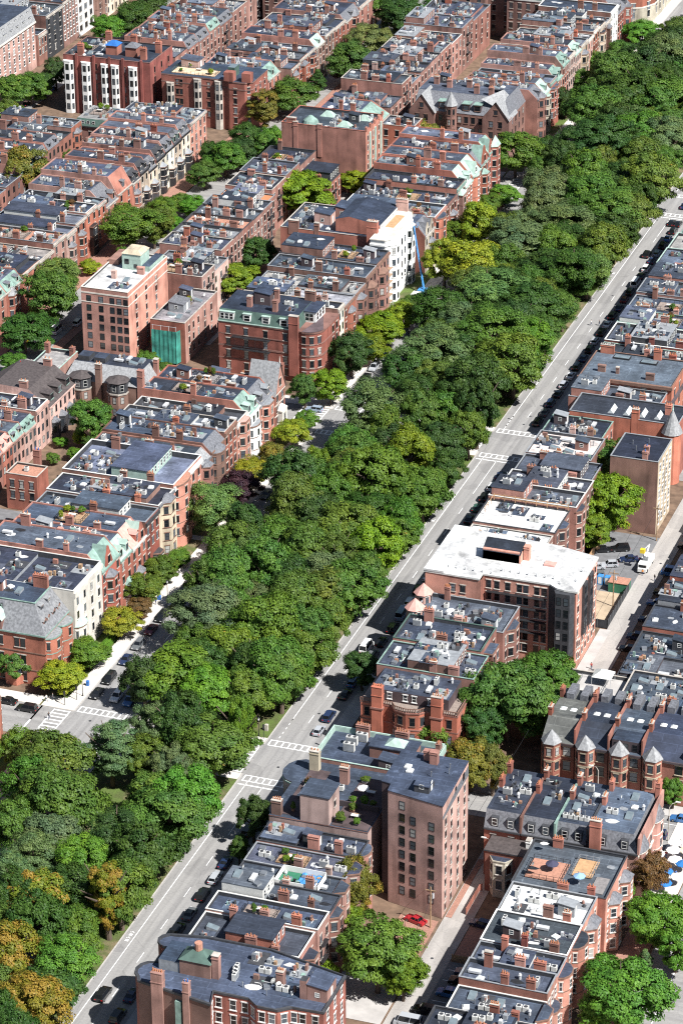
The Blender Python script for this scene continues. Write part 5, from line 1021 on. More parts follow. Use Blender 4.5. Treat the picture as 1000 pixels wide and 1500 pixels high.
row([
 (375, 386.5, 12.4, 'brick house with orange pots and grey roof', dict(cl=6, chim=4)),
 (386.5, 396, 15.6, 'taller brick house with bare flank and rounded chimneys', dict(cl=3, chim=4)),
 (396, 406, 13, 'brick house with leafy roof garden and conifers', dict(cl=3, chim=4, dk=True)),
 (406, 416, 14.4, 'brick house with three party wall chimneys', dict(cl=3, chim=4)),
 (416, 427, 13.4, 'brick house with rusty rooftop planter', dict(cl=4, chim=3)),
 (427, 439, 13.4, 'brick house with long slate grey roof', dict(cl=4, chim=2)),
 (439, 451, 13.4, 'brick house with pale green roof shed', dict(cl=3, chim=2)),
 (451, 464, 15.6, 'brick house with tall red flank wall', dict(cl=3, chim=2)),
 (464, 484, 14, 'brick house before the tall mansard hotel', dict(cl=4, chim=3))],
 -117, -96, 'upper inner row', 'houses of the upper inner row', wall='rose', side='rose', E=(4, 3), corn=None, roof='tar')
rmh = thing('mansard_hotel', (-95, 498, 0), 'big dark red block with grey green mansard and arched dormers, top edge', 'building')
p = [(-116, 490), (-100, 490), (-100, 494), (-91, 494), (-91, 487.5), (-78.5, 487.5), (-78.5, 515), (-116, 515)]
MB().prism(p, 0, 16, 'dusk', bottom=False).build('wall', rmh); MB().prism(grow(p, .3), 16, 16.5, 'offwhite').build('cornice', rmh); MB().loft(p, 16.5, grow(p, -1.4), 20.4, 'copperd', 'tar').build('mansard', rmh)
for a, b, n_ in ((p[0], p[1], 4), (p[2], p[3], 2), (p[4], p[5], 4), (p[5], p[6], 6)):
    winrow(rmh, a, b, 15.8, 4, n_, 1.2, 2.1, 3.6, WD, first=.8)
for x, y in [(-114+4*i, 490.3) for i in range(4)]+[(-97.6+4*i, 494.3) for i in range(2)]+[(-89+3.3*i, 487.8) for i in range(4)]:
    o = MB().box(x-.8, x+.8, y, y+2, 16.8, 18.6, 'copper').build('dormer', rmh); MB().cyl(x, y+.6, 18.6, 18.9, .85, 'copperd', 8, .3).build('roof', o); win(o, x, y, 17, AS, 1.1, 1.5, (None, 'offwhite'))

# Marlborough street north side (black bays)
G = 'houses of the black bay row'
row([
 (186, 197, 11.4, 'brick house with low mansard at left edge', dict(wall='rust', mans=(2.6, 2.2, 'copper', 2, 'copperl', 'copperl'))),
 (197, 208, 11.4, 'brick house with green edged mansard', dict(wall='rust', mans=(2.6, 2.2, 'copper', 2, 'copperl', 'slate'), bays=[B3(.3, 4, 1.3, 9, 'cone', 'slatel')])),
 (208, 219, 12, 'brown brick house with grassy roof edge', dict(wall='rust', chim=4, dk=True)),
 (219, 229, 12, 'brown brick house with long sloping grey roof', dict(wall='dusk', roof='grey', chim=4)),
 (229, 238, 12.2, 'pinkish house with patio furniture on its roof', dict(wall='pink', dk=True, roof='patio')),
 (238, 245, 12.6, 'pink brick house with slate topped bay', dict(wall='pink', bays=[B3(.5, 3.6, 1.3, 8, 'hip', 'slate')], pent=(-172, -155, 238.6, 244.6, 2.2, 'offwhite', 'tarb'))),
 (245, 252.5, 12.8, 'orange brick house with black topped bay', dict(wall='orange', bays=[B3(.5, 3.8, 1.3, 9, 'hip', 'slate')], pent=(-172, -155, 245.4, 252.2, 2.2, 'offwhite', 'tarb'))),
 (252.5, 260.5, 13, 'orange brick house with white chess piece ornament terrace', dict(wall='orange', dk=True, bays=[BX(.5, 3.6, 1.2, 9, 'flat', 'black', 'black')], roof='tarb')),
 (260.5, 267, 12.6, 'orange brick house with small square windows', dict(wall='orange', roof='tarb')),
 (267, 276, 11, 'pink gabled house with a curved grey slate roof', dict(wall='salmon', side='pink', mans=(4.4, 5, 'slate', 2, 'salmon', 'slate'))),
 (276, 287, 11, 'red brick house with steep red roof and one dormer', dict(wall='orange', mans=(5, 3, 'rust', 1, 'slate', 'slate'))),
 (287, 293.5, 11.6, 'narrow house with black mansard and small bay', dict(wall='rust', mans=(3, 2, 'charcoal', 2), bays=[B3(.5, 3.4, 1.2, 7, 'hip', 'slate')])),
 (293.5, 300, 11.4, 'cream house with hooded black bay and mansard', dict(wall='cream', mans=(3, 2, 'charcoal', 2), bays=[B3(.6, 3, 1.3, 5.6, 'hip', 'lead', 'black')], corn='black')),
 (300, 306.5, 11.4, 'cream house with lead capped black bay', dict(wall='cream', mans=(3, 2, 'slate', 2), bays=[B3(.6, 3, 1.3, 5.6, 'hip', 'lead', 'charcoal')], corn='black')),
 (306.5, 313.5, 11.4, 'pale house with tall black double bay', dict(wall='cream', mans=(3, 2, 'charcoal', 2), bays=[B3(.6, 3, 1.3, 8.6, 'hip', 'lead', 'black')], corn='black')),
 (313.5, 320.5, 11.6, 'pale house with tan curved bay cap', dict(wall='cream', mans=(3.2, 2, 'slate', 2), bays=[B3(.6, 3, 1.3, 5.6, 'hip', 'stone', 'black')], corn='black')),
 (320.5, 327, 11.6, 'pale house with copper green mansard sill', dict(wall='cream', mans=(3.4, 2, 'charcoal', 2, 'copper', 'slate'), bays=[B3(.6, 3, 1.3, 5.6, 'hip', 'lead', 'charcoal')], corn='black')),
 (327, 334, 12, 'cream house with large black bay beside tall pink house', dict(wall='cream', mans=(3.4, 2, 'slate', 2), bays=[B3(.6, 3.4, 1.4, 6, 'hip', 'lead', 'black')], corn='black')),
 (334, 348, 14.6, 'tall pink brick end house with white awnings', dict(wall='salmon', E=(4, 4), corn='stone', cl=7))],
 -174, -149, 'black bay row', G, side='rose', chim=2, cl=3, corn='stone', E=(4, 2))
G = 'houses of the hidden rear row'
row([
 (262, 272, 10, 'brick rear house with planted terrace at left edge', dict(wall='rose', dk=True)),
 (272, 283, 11, 'dark brick rear house at left edge', dict(wall='dusk')),
 (283, 294, 11.6, 'brick rear house with green dormer', dict(wall='dusk', mans=(2.4, 1.6, 'copper', 2))),
 (294, 303, 11.8, 'brick rear house with white dormers', dict(wall='dusk', mans=(2.4, 1.4, 'slate', 2, 'white', 'slate'))),
 (303, 312, 11.6, 'brick rear house with grey dish aerials', dict(wall='dusk', mans=(2.2, 1.4, 'slate', 2))),
 (312, 321, 11.8, 'brick rear house with orange fire escape wall', dict(wall='rust')),
 (321, 329, 13.4, 'tall brick rear house with slate bay at its corner', dict(wall='orange', bays=[B3(.5, 4, 1.3, 11, 'hip', 'slate')]))],
 -209, -184, 'hidden rear row', G, side='rose', chim=3, cl=4, corn=None, E=(4, 3), st=NB)
rcb = thing('cross_street_house', (-176, 334, 0), 'brown brick block with black mansard top and fire escape', 'house')
MB().prism(rect(-187, -168, 329.5, 343), 0, 11.4, 'dusk', bottom=False).build('wall', rcb); MB().prism(rect(-187.4, -167.6, 329.1, 343), 11.4, 11.8, 'black').build('cornice', rcb); MB().loft(rect(-187, -168, 329.5, 343), 11.8, rect(-186, -169, 330.5, 343), 14, 'copperd', 'gravel').build('mansard', rcb)
winrow(rcb, (-187, 329.5), (-168, 329.5), 11.2, 3, [.12, .3, .55, .75, .92], 1.1, 2.1, 3.3, WD); winrow(rcb, (-186.6, 329.8), (-168.4, 329.8), 13.8, 1, [.15, .25, .35, .65, .85], 1.0, 1.5, 3, (None, 'white'), first=.3); clutter(rcb, -185, -170, 332, 342, 14.02, 6, random.Random(31), True)
f = MB(); f.box(-180, -173, 328.4, 329.4, 6.6, 6.75, 'black'); f.tube([(-180, 328.5, 7.6), (-173, 328.5, 7.6)], .05, 'black', 4); f.tube([(-178, 328.6, 3.4), (-174, 328.6, 6.6)], .06, 'black', 4); f.build('fire_escape', rcb)

# white bay block and red block beyond the third cross street
rwb = thing('white_bay_block', (-192, 378, 0), 'dark red brick apartment block with tall white bay stacks', 'building')
body(rwb, -209, -178, 371.5, 391, 19.4, 'crimson', 'crimson', .5, 'dusk', 'tar')
for xc, w_ in ((-207.2, 3.6), (-201, 3.4), (-194.2, 2.8), (-190.6, 2.8), (-184.2, 3.2)): bayS(rwb, 371.5, xc, w_, 1.2, 0, 17.8, 'white', 5, (None, 'black'), 3.4, 'white')
winrow(rwb, (-209, 371.5), (-178, 371.5), 18.4, 5, [.37, .7], 1.2, 2, 3.4, BR, first=.8)
for x in (-204.2, -198, -192.4, -187.6, -181): MB().box(x-.4, x+.4, 371.1, 371.5, 0, 20.6, 'crimson').build('pilaster', rwb)
for z in (4, 7.4, 10.8, 14.2): MB().box(-199, -196, 371.42, 371.5, z, z+.25, 'black').box(-188.4, -186.4, 371.42, 371.5, z, z+.25, 'black').build('string_course', rwb)
for x, y in ((-203.6, 374), (-190.5, 388), (-182, 376), (-180, 384), (-200, 389)): chimney(rwb, x, y, 19.4, 2, 1.3, 3.8, 'rust', 3)
for x in (-194, -187): o = MB().box(x-2, x+2, 377, 381, 19.4, 22.6, 'rust').build('stair_house', rwb); MB().loft(rect(x-2.3, x+2.3, 376.7, 381.3), 22.6, rect(x-.7, x+.7, 378.4, 379.6), 23.8, 'blue' if x < -190 else 'slate').build('roof', o)
clutter(rwb, -208, -196, 373, 390, 19.41, 5, random.Random(41), True); winrow(rwb, (-178, 371.5), (-178, 391), 18.4, 4, [.2, .5, .8], 1.1, 2, 3.4, BR, first=.8)
rrb = thing('red_corner_tower', (-158, 375, 0), 'orange red brick block with stone bays and a corner tower', 'building')
p = [(-174, 371.5), (-151, 371.5), (-150, 370.6), (-144.5, 370.6), (-142.4, 372.4), (-142.4, 386), (-174, 386)]
MB().prism(p, 0, 16.6, 'red', 'tar', bottom=False).build('wall', rrb); MB().prism(grow(p, .15), 14.2, 14.6, 'dusk').build('string_course', rrb); MB().prism(grow(p, .2), 16.6, 17.0, 'dusk', 'tar').build('cornice', rrb)
for xc in (-171, -161.4, -154): bayS(rrb, 371.5, xc, 2.8, 1, 0, 14 if xc < -165 else 16.2, 'stone', 5, (None, 'black'), 3.3, 'stone')
winrow(rrb, p[0], p[1], 16.2, 5, [.24, .3, .72], 1.0, 1.8, 3.3, BR, first=.7); winrow(rrb, p[2], p[3], 15.8, 5, [.4], 1.1, 1.9, 3.3, WD); winrow(rrb, p[3], p[4], 16, 5, [.5], 1.0, 1.9, 3.3, WD, first=.7); winrow(rrb, p[4], p[5], 16, 4, [.2, .5, .8], 1.0, 1.9, 3.3, WD)
MB().box(-151.6, -148.4, 370.3, 373, 17, 20, 'red').build('chimney', rrb); MB().box(-145.6, -142.6, 370.9, 373.6, 17, 20, 'red').build('chimney', rrb); MB().box(-152, -149.6, 375, 379, 17, 20.2, 'copperd', 'skyglass').build('glass_house', rrb); deck(rrb, -171, -156, 373, 378.6, 17.0, 'tan', 'copperd'); DECKS.append((-170, -156, 374, 380, 17.1))
headhouse(rrb, -170, -164, 379, 384, 17, 3, 'pink', 'tar')
row([
 (388, 399, 12.4, 'brick house with green copper gable past the red tower', dict(wall='rust', mans=(3, 3, 'copper', 1), x1=-143)),
 (399, 407, 12.4, 'red brick house with iron bow windows', dict(wall='rust', bays=[BW(.5, 4, 1.2, 10, 'hip', 'slate')])),
 (407, 415, 13, 'red brick house with slate oriels', dict(wall='orange', bays=[BX(.5, 4, 1.2, 11, 'hip', 'slate')])),
 (415, 423, 13, 'orange brick house with double oriel', dict(wall='orange', bays=[B3(.5, 4, 1.3, 12, 'flat', 'tar')])),
 (423, 432, 13.6, 'brownstone house with pale green corner turret', dict(wall='brownstone', mans=(2.6, 2.4, 'copperl', 1))),
 (432, 442, 13.6, 'brownstone house with tall windows', dict(wall='brownstone')),
 (442, 453, 13.4, 'red house with iron balcony', dict(wall='rust')),
 (453, 468, 13.4, 'red brick house with turret at the distant corner', dict(wall='rust', bays=[B3(.6, 4.6, 1.5, 13, 'cone', 'slate')], mans=(2.4, 2, 'slate', 1))),
 (468, 486, 14, 'plain brick house below the far trees', dict(wall='rose'))],
 -166, -139, 'upper street row', 'houses of the upper street row', side='rose', chim=3, cl=4, corn='stone', E=(4, 3), dk=False)
row([
 (393, 404, 14, 'brick house with planted roof and white shed', dict(dk=True)),
 (404, 414, 14, 'brick house with slate attic and balconies', dict(mans=(2.4, 1.4, 'slate', 2))),
 (414, 424, 14.6, 'brick house with grey attic windows', dict(mans=(2.4, 1.4, 'slate', 2))),
 (424, 434, 14.6, 'brick house with green planted attic', dict(mans=(2.4, 1.4, 'copper', 2))),
 (434, 446, 14, 'brick house with tall slate attic', dict(mans=(2.6, 1.4, 'slate', 3))),
 (446, 460, 15, 'brick house with iron fire escapes', dict()),
 (460, 480, 16, 'tall brown brick house at the top edge', dict())],
 -201, -178, 'far upper row', 'houses of the far upper row', wall='rose', side='rose', chim=3, cl=4, corn=None, E=(4, 3))
rtb = thing('tall_brown_block', (-148, 500, 0), 'tall brown brick apartment block at the top edge', 'building')
body(rtb, -176, -156, 470, 490, 19, 'salmon', 'dusk', .5, 'stone', 'tar'); winrow(rtb, (-176, 470), (-156, 470), 18.6, 5, 6, 1.1, 1.9, 3.3, WD); winrow(rtb, (-156, 470), (-156, 490), 18.6, 5, 5, 1.1, 1.9, 3.3, WD)
# far top left row
rpk = thing('pink_corner_block', (-250, 393, 0), 'pink brick block with pale grey mansard and white sills at left edge', 'building')
MB().prism(rect(-266, -237.5, 380, 411), 0, 16.4, 'pink', bottom=False).build('wall', rpk); MB().loft(rect(-266, -237.2, 380, 411.2), 16.4, rect(-266, -239, 380, 411), 21.4, 'slatel', 'tar').build('mansard', rpk); MB().box(-237.5, -236.9, 380, 411, 16, 16.5, 'limestone').build('cornice', rpk)
winrow(rpk, (-237.5, 380), (-237.5, 411), 16, 5, 8, 1.2, 1.9, 3.2, WH)
for i in range(6): dormer(rpk, -237.8, 383+5*i, 16.8, 1.8, 1.8, 1.5, 'slatel', 'slate', WH, gable=False); dormer(rpk, -238.6, 383+5*i, 19.2, 1.4, 1.3, 1.2, 'slatel', 'slate', WH, gable=False)
row([
 (412, 419, 10, 'low brick house covered in ivy', dict(wall='brown')),
 (419, 433, 15, 'brick house wrapped in black construction netting', dict(wall='netblack', side='dusk')),
 (433, 446, 16, 'rose brick house with regular white windows', dict(wall='rose', st=WH, E=(5, 5))),
 (446, 459.5, 15, 'white modern house with wide square windows', dict(wall='white', E=(4, 3), ww=2.2, mans=(3.4, 1.6, 'copper', 3))),
 (459.5, 471, 14, 'brown house with curved bays', dict(wall='brownstone', bays=[BW(.3, 4, 1.4, 12, 'cone', 'slate'), BW(.75, 4, 1.4, 9, 'cone', 'slate')])),
 (471, 492, 14, 'pale tan house at the top edge', dict(wall='cream', E=(4, 6))),
 (492, 512, 14, 'orange brick house at the top edge beside trees', dict(wall='orange', E=(4, 6)))],
 -262, -237, 'top left row', 'houses of the top left row', side='rose', chim=3, cl=3, corn='stone', E=(4, 3))
row([
 (-42, -26, 13, 'curved red brick corner house at lower left edge', dict(wall='rust', bays=[BW(.7, 8, 3, 12.9, 'flat', 'tar'), ], S=None)),
 (-26, -11.5, 13.4, 'red brick bow fronted house at left edge by the crossing', dict(wall='orange', bays=[BW(.62, 9, 3.4, 13.3, 'flat', 'tar')], st=WH))],
 -80, -54.5, 'lower left corner', 'houses at the lower left corner', side='rust', corn='brownst', E=(4, 3), cl=1, chim=1)

rt0 = random.Random(5)
for o in list(COL.objects):
    if o.parent is None and o.get('category') in ('house', 'building'):
        v = rt0.uniform(.72, 1.25); w_ = rt0.uniform(-.1, .14); cc_ = (min(1.3, v), v*(1+w_), v*(1+w_*1.3), 1)
        if o.name.startswith('brick_tower'): cc_ = (1, 1, 1, 1)
        rr_ = rt0.uniform(.62, 1.75); cr_ = (rr_*rt0.uniform(.95, 1.12), rr_, rr_*rt0.uniform(.86, 1.06), 1)
        for q in o.children_recursive: q.color = cr_ if q.name.startswith('roof') and not q.name.startswith('rooftop') else cc_
# ------------------------------------------------------------------ ground, streets, pavements, markings
def sheet(name, mat, rects, z, th=0):
    m = MB()
    for (x0, x1, y0, y1) in rects:
        if th: m.box(x0, x1, y0, y1, z-th, z, mat)
        else: m.quad((x0, y0, z), (x1, y0, z), (x1, y1, z), (x0, y1, z), mat)
    return struct(name, m)
sheet('ground', 'soil', [(-1400, 1000, -900, 2600)], -.06)
YE = 620
sheet('avenue_road', 'avenue', [(0, 11.6, -260, YE), (-44.4, -31, -260, YE)], 0)
CS = [(-6.4, 6.4), (161.8, 174.6), (343, 357), (511, 522)]
def cuts(x0, x1, y0=-260, y1=YE):
    out = []; a = y0
    for c0, c1 in CS: out.append((x0, x1, a, c0)); a = c1
    out.append((x0, x1, a, y1)); return out
sheet('cross_street', 'street', [(-300, 130, a, b) for a, b in CS], -.012)
sheet('side_street', 'street', [(-142, -132, -260, YE), (-232, -221, -260, YE), (98.2, 110, -260, YE)], -.004)
sheet('mall_lawn', 'grass', cuts(-30.8, -.25), .12, .14)
sheet('mall_path', 'concl', cuts(-17.6, -13.4), .135)
m = MB()
for (x0, x1, a, b) in cuts(-.25, 0)+cuts(-31, -30.75)+cuts(11.6, 11.85)+cuts(-44.7, -44.4): m.box(x0, x1, a, b, -.02, .14, 'kerb')
struct('kerb', m)
sheet('pavement', 'conc', cuts(-48.2, -44.7), .13, .14); sheet('right_pavement', 'concl', cuts(11.85, 15.4), .13, .14)
sheet('pavement_corner', 'conc', [(-52.5, -48.2, 6.4, 11), (-52.5, -48.2, 174.6, 180), (-52.5, -48.2, 357, 363), (-54, -48.2, 155, 161.8)]+[(x0, x1, a, b) for x0, x1 in ((-131, -53), ) for a, b in ((6.4, 10.2), (174.6, 179), (357, 361.5))]+[(-30.8, -.3, b-.01, b+2.6) for a, b in CS]+[(-30.8, -.3, a-2.6, a+.01) for a, b in CS], .14, .14)
sheet('front_walk', 'conc', [(-53, -48.2, y, y+2.2) for y in (31, 46, 56.6, 63, 80, 92, 107, 115, 131, 147, 211, 230, 240, 276, 290, 300)], .1)
sheet('front_garden', 'grass', cuts(-53.2, -48.2), .06); sheet('right_front_garden', 'soil', cuts(15.4, 20.4), .05)
sheet('brick_pavement', 'brickpave', [(-131.8, -129, -260, YE), (-148, -142.2, -260, YE), (92, 97.6, -120, -6), (48.4, 56.2, -66, -46), (57, 58.2, -44, -22)], .1, .1)
sheet('alley_road', 'alleyway', [(56.8, 62.4, -260, -6.4), (56, 61.8, 46.2, 161.8), (55.5, 61.5, 174.6, 343), (-96, -91.4, -260, 160), (-96, -91, 204, 330), (-181, -176, 180, 342)], .02)
sheet('parking_yard', 'asphaltd', [(62.4, 71.6, -84, -58.2), (43, 56, 98, 129), (-103, -92, 62, 92.6)], .012)
sheet('brick_yard', 'brickpave', [(62.6, 70.8, -57.6, -44.2)], .03)
sheet('building_site', 'dirt', [(43.4, 55.8, 80.6, 98)], .03)
sheet('concrete_yard', 'concl', [(42.6, 56.4, -82, -66), (54.4, 57, 46, 80), (92, 97.8, -12, 9), (70, 98, 6.4, 10.6)], .024)
sheet('terrace_pavement', 'conc', [(91.6, 98, -30, 6.2)], .14, .1)
# painted markings
PZ = .018
def bar(m, x0, x1, y0, y1): m.quad((x0, y0, PZ), (x1, y0, PZ), (x1, y1, PZ), (x0, y1, PZ), 'paint')
m = MB()
for a, b in ((-260, -8.9), (18, 159), (178, 340.5), (362, YE)): bar(m, 1.95, 2.12, a, b); bar(m, -33.2, -33.05, a, b)
for y in range(10, 19, 2): bar(m, 1.95, 2.12, y, y+.8); bar(m, 1.95, 2.12, y+167, y+167.8)
struct('cycle_lane_line', m)
m = MB()
for y in range(-150, 500, 12):
    if not any(a-14 < y < b+3 for a, b in CS): bar(m, 5.75, 5.9, y, y+3.6); bar(m, -38, -37.85, y, y+3.6)
for a, b in CS: bar(m, 5.75, 5.9, a-20, a-3.6); bar(m, -38, -37.85, a-20, a-4)
struct('lane_dashes', m)
m = MB()
for a, b in CS[:3]:
    for (y0, y1) in ((b, b+2.5), (a-2.6, a-.1)):
        for x0, x1 in ((.6, 11.2), (-44, -31.4)):
            bar(m, x0, x1, y0, y0+.28); bar(m, x0, x1, y1-.28, y1); n = int((x1-x0)/1.35)
            for i in range(n+1): x = x0+(x1-x0-.34)*i/n; bar(m, x, x+.34, y0+.28, y1-.28)
    for x0, x1 in ((-3.6, -.6), (-49.2, -45.2)):
        bar(m, x0, x0+.28, a+.4, b-.4); bar(m, x1-.28, x1, a+.4, b-.4)
        for i in range(9): y = a+.5+i*(b-a-1.4)/8; bar(m, x0+.28, x1-.28, y, y+.42)
    bar(m, .4, 9.4, a-4.2, a-3.8); bar(m, -52.4, -52, a+.2, 0)
struct('crosswalk', m)
m = MB()
for y in (-72, -70, -22, 36, 120, 205, 290):    # cycle symbols: bike outline and chevron
    for r_ in ((.7, 1.0, y, y+.5), (1.1, 1.4, y, y+.5), (.72, 1.38, y+.5, y+.72), (.6, .85, y+1.1, y+1.3), (1.2, 1.45, y+1.1, y+1.3), (.9, 1.15, y+1.3, y+1.6)): bar(m, *r_)
struct('cycle_symbols', m)
m = MB()
for y in (-61, -64.5, -68, -71.5): bar(m, 63, 69, y, y+.14)
for y in (-70, -50): bar(m, 59.2, 59.9, y, y+3)
bar(m, 78, 98, 3.2, 3.35); bar(m, 103.9, 104.1, -100, -20)
struct('parking_lines', m)
m = MB()
for i in range(46):
    x, y = R.choice([R.uniform(1, 11), R.uniform(57.5, 61.5), R.uniform(-42, -33)]), R.uniform(-110, 330); m.prism([(x+.34*cos(k*pi/4), y+.34*sin(k*pi/4)) for k in range(8)], .012, .022, 'charcoal')
struct('manhole_covers', m)
sheet('hedge_strip_bed', 'grass', [(-52.8, -48.4, 180, 200)], .1)

# ------------------------------------------------------------------ trees
def crown(seed, kind):
    rg = np.random.default_rng(seed)
    P_ = dict(round=(90, .9, .23, 280, .036, .95), spread=(104, .78, .21, 270, .034, .85), elm=(110, 1.0, .21, 290, .028, .95), tall=(96, 1.35, .23, 270, .035, .8), cone=(74, 1.5, .24, 190, .044, .7), fine=(120, .85, .2, 300, .027, .8), bright=(112, .74, .2, 270, .033, .68))[kind]
    nc, rz, cr, nl, ls, fl = P_
    C = []
    tries = 0
    while len(C) < nc and tries < 4000:
        tries += 1
        u = rg.normal(size=3); u /= np.linalg.norm(u); r = .5+.42*rg.random()**.6
        if u[2] < -.35 and rg.random() < .55: continue
        az_ = atan2(u[1], u[0]); lob = 1+.17*sin(3*az_+seed)+.13*sin(5*az_+2*seed)+.12*sin(az_+seed*.7)+.1*sin(4*u[2]+seed)
        c = u*r*np.array([lob, lob, rz]) 
        if kind == 'cone':
            t_ = (c[2]/rz+1)/2; c[:2] *= max(.15, 1.15*(1-t_)**.8)
        if kind == 'elm': c[:2] *= .75+.45*max(0, c[2]/rz)
        if all(np.sum(((c-d)/np.array([1, 1, .7]))**2) > (cr*.5)**2 for d in C): C.append(c)
    vs = []; tint = []; clump = []
    for c in C:
        k = rg.random(); s = cr*(.75+.5*rg.random()); n = int(nl*(.7+.6*rg.random()))
        d = rg.normal(size=(n, 3)); d /= np.linalg.norm(d, axis=1)[:, None]; d[:, 2] = np.where(d[:, 2] < -.2, -d[:, 2]*.6, d[:, 2])
        rad = s*(.55+.5*rg.random((n, 1)))
        pos = c+d*rad*np.array([1, 1, fl])
        nm = d*.9+np.array([0, 0, .35])+rg.normal(size=(n, 3))*.38+c*.55; nm /= np.linalg.norm(nm, axis=1)[:, None]
        a = np.cross(nm, rg.normal(size=(n, 3))); a /= np.linalg.norm(a, axis=1)[:, None]; b = np.cross(nm, a)
        sz = ls*(.65+.75*rg.random((n, 1))); asp = .62
        q = np.stack([pos-a*sz, pos+b*sz*asp, pos+a*sz, pos-b*sz*asp], 1); vs.append(q.reshape(-1, 3)); tint.append(rg.random(n)); clump.append(np.full(n, k))
    v = np.concatenate(vs); n = len(v)//4
    me = bpy.data.meshes.new('crown_'+kind); me.vertices.add(4*n); me.vertices.foreach_set('co', v.astype(np.float32).ravel())
    me.loops.add(4*n); me.loops.foreach_set('vertex_index', np.arange(4*n, dtype=np.int32)); me.polygons.add(n); me.polygons.foreach_set('loop_start', np.arange(0, 4*n, 4, dtype=np.int32))
    for nm_, ar in (('tint', tint), ('clump', clump)): at = me.attributes.new(nm_, 'FLOAT', 'FACE'); at.data.foreach_set('value', np.concatenate(ar).astype(np.float32))
    me.materials.append(MATS['leaf']); me.update(); me.validate(); return me
CROWNS = {k: [crown(17*i+j*101+3, k) for j in range(n)] for i, (k, n) in enumerate((('round', 5), ('spread', 6), ('elm', 3), ('tall', 2), ('cone', 1), ('fine', 3), ('bright', 3)))}
def trunkmesh(seed):
    r = random.Random(seed); m = MB()
    m.tube([(0, 0, -.05), (.02, 0, .2), (r.uniform(-.03, .03), r.uniform(-.03, .03), .46)], [.05, .036, .03], 'bark', 8)
    for i in range(7):
        a = i*2*pi/7+r.uniform(-.3, .3); l = r.uniform(.25, .45); z0 = r.uniform(.32, .46); z1 = r.uniform(.62, .9)
        m.tube([(0, 0, z0), (l*.45*cos(a), l*.45*sin(a), (z0+z1)/2+.02), (l*cos(a), l*sin(a), z1)], [.022, .015, .006], 'bark', 5)
    return m.mesh('trunk')
TRUNKS = [trunkmesh(i) for i in range(4)]
LEAF = dict(d=(0.047, 0.102, 0.024, 0), m=(0.082, 0.170, 0.031, 0), g=(0.105, 0.228, 0.029, 0), y=(0.227, 0.296, 0.025, 0.03), o=(0.106, 0.174, 0.030, 0.02), a=(0.208, 0.207, 0.023, 0.45), b=(0.112, 0.181, 0.075, 0), p=(0.044, 0.021, 0.032, 0), r=(0.165, 0.092, 0.043, 0.1), l=(0.134, 0.207, 0.060, 0), x=(0.146, 0.243, 0.018, 0.03), w=(0.157, 0.167, 0.034, 0.2))
LN = dict(d='dark green', m='mid green', g='fresh green', y='yellow green', o='olive', a='yellowing', b='grey green', p='deep purple', r='rust red', l='pale green', x='bright lime', w='autumn gold')
KN = dict(round='round', spread='spreading', elm='feathery', tall='tall', cone='narrow', fine='airy', bright='layered')
TREES = []
def tree(x, y, r, h, c, kind, label, group, zb=0):
    sh = h <= 7.6; t = thing('shrub' if sh else 'tree', (x, y, zb), label.replace(' tree,', ' shrub,') if sh else label, 'shrub' if sh else 'tree', group.replace('trees', 'shrubs') if sh else group)
    rz = R.uniform(0, 6.28); j = lambda v: v*R.uniform(.88, 1.12); cc = LEAF[c]
    me = R.choice(CROWNS[kind]); RZ = dict(round=.9, spread=.78, elm=1.0, tall=1.35, cone=1.5, fine=.85, bright=.74)[kind]+.1; r *= R.uniform(.98, 1.1)*(1.14 if kind == 'bright' else 1); h *= R.uniform(.82, 1.14)
    k = (h*.9)/(2*RZ)         # vertical half scale so that crown spans from .28h to h
    o = inst(me, 'crown', t, (x, y, zb+h-k*RZ), rz, (r, r, k), (j(cc[0]), j(cc[1]), cc[2]*R.uniform(.8, 1.2), cc[3]))
    tr = inst(R.choice(TRUNKS), 'trunk', t, (x, y, zb), rz, (max(h*.75, r), max(h*.75, r), h))
    return t
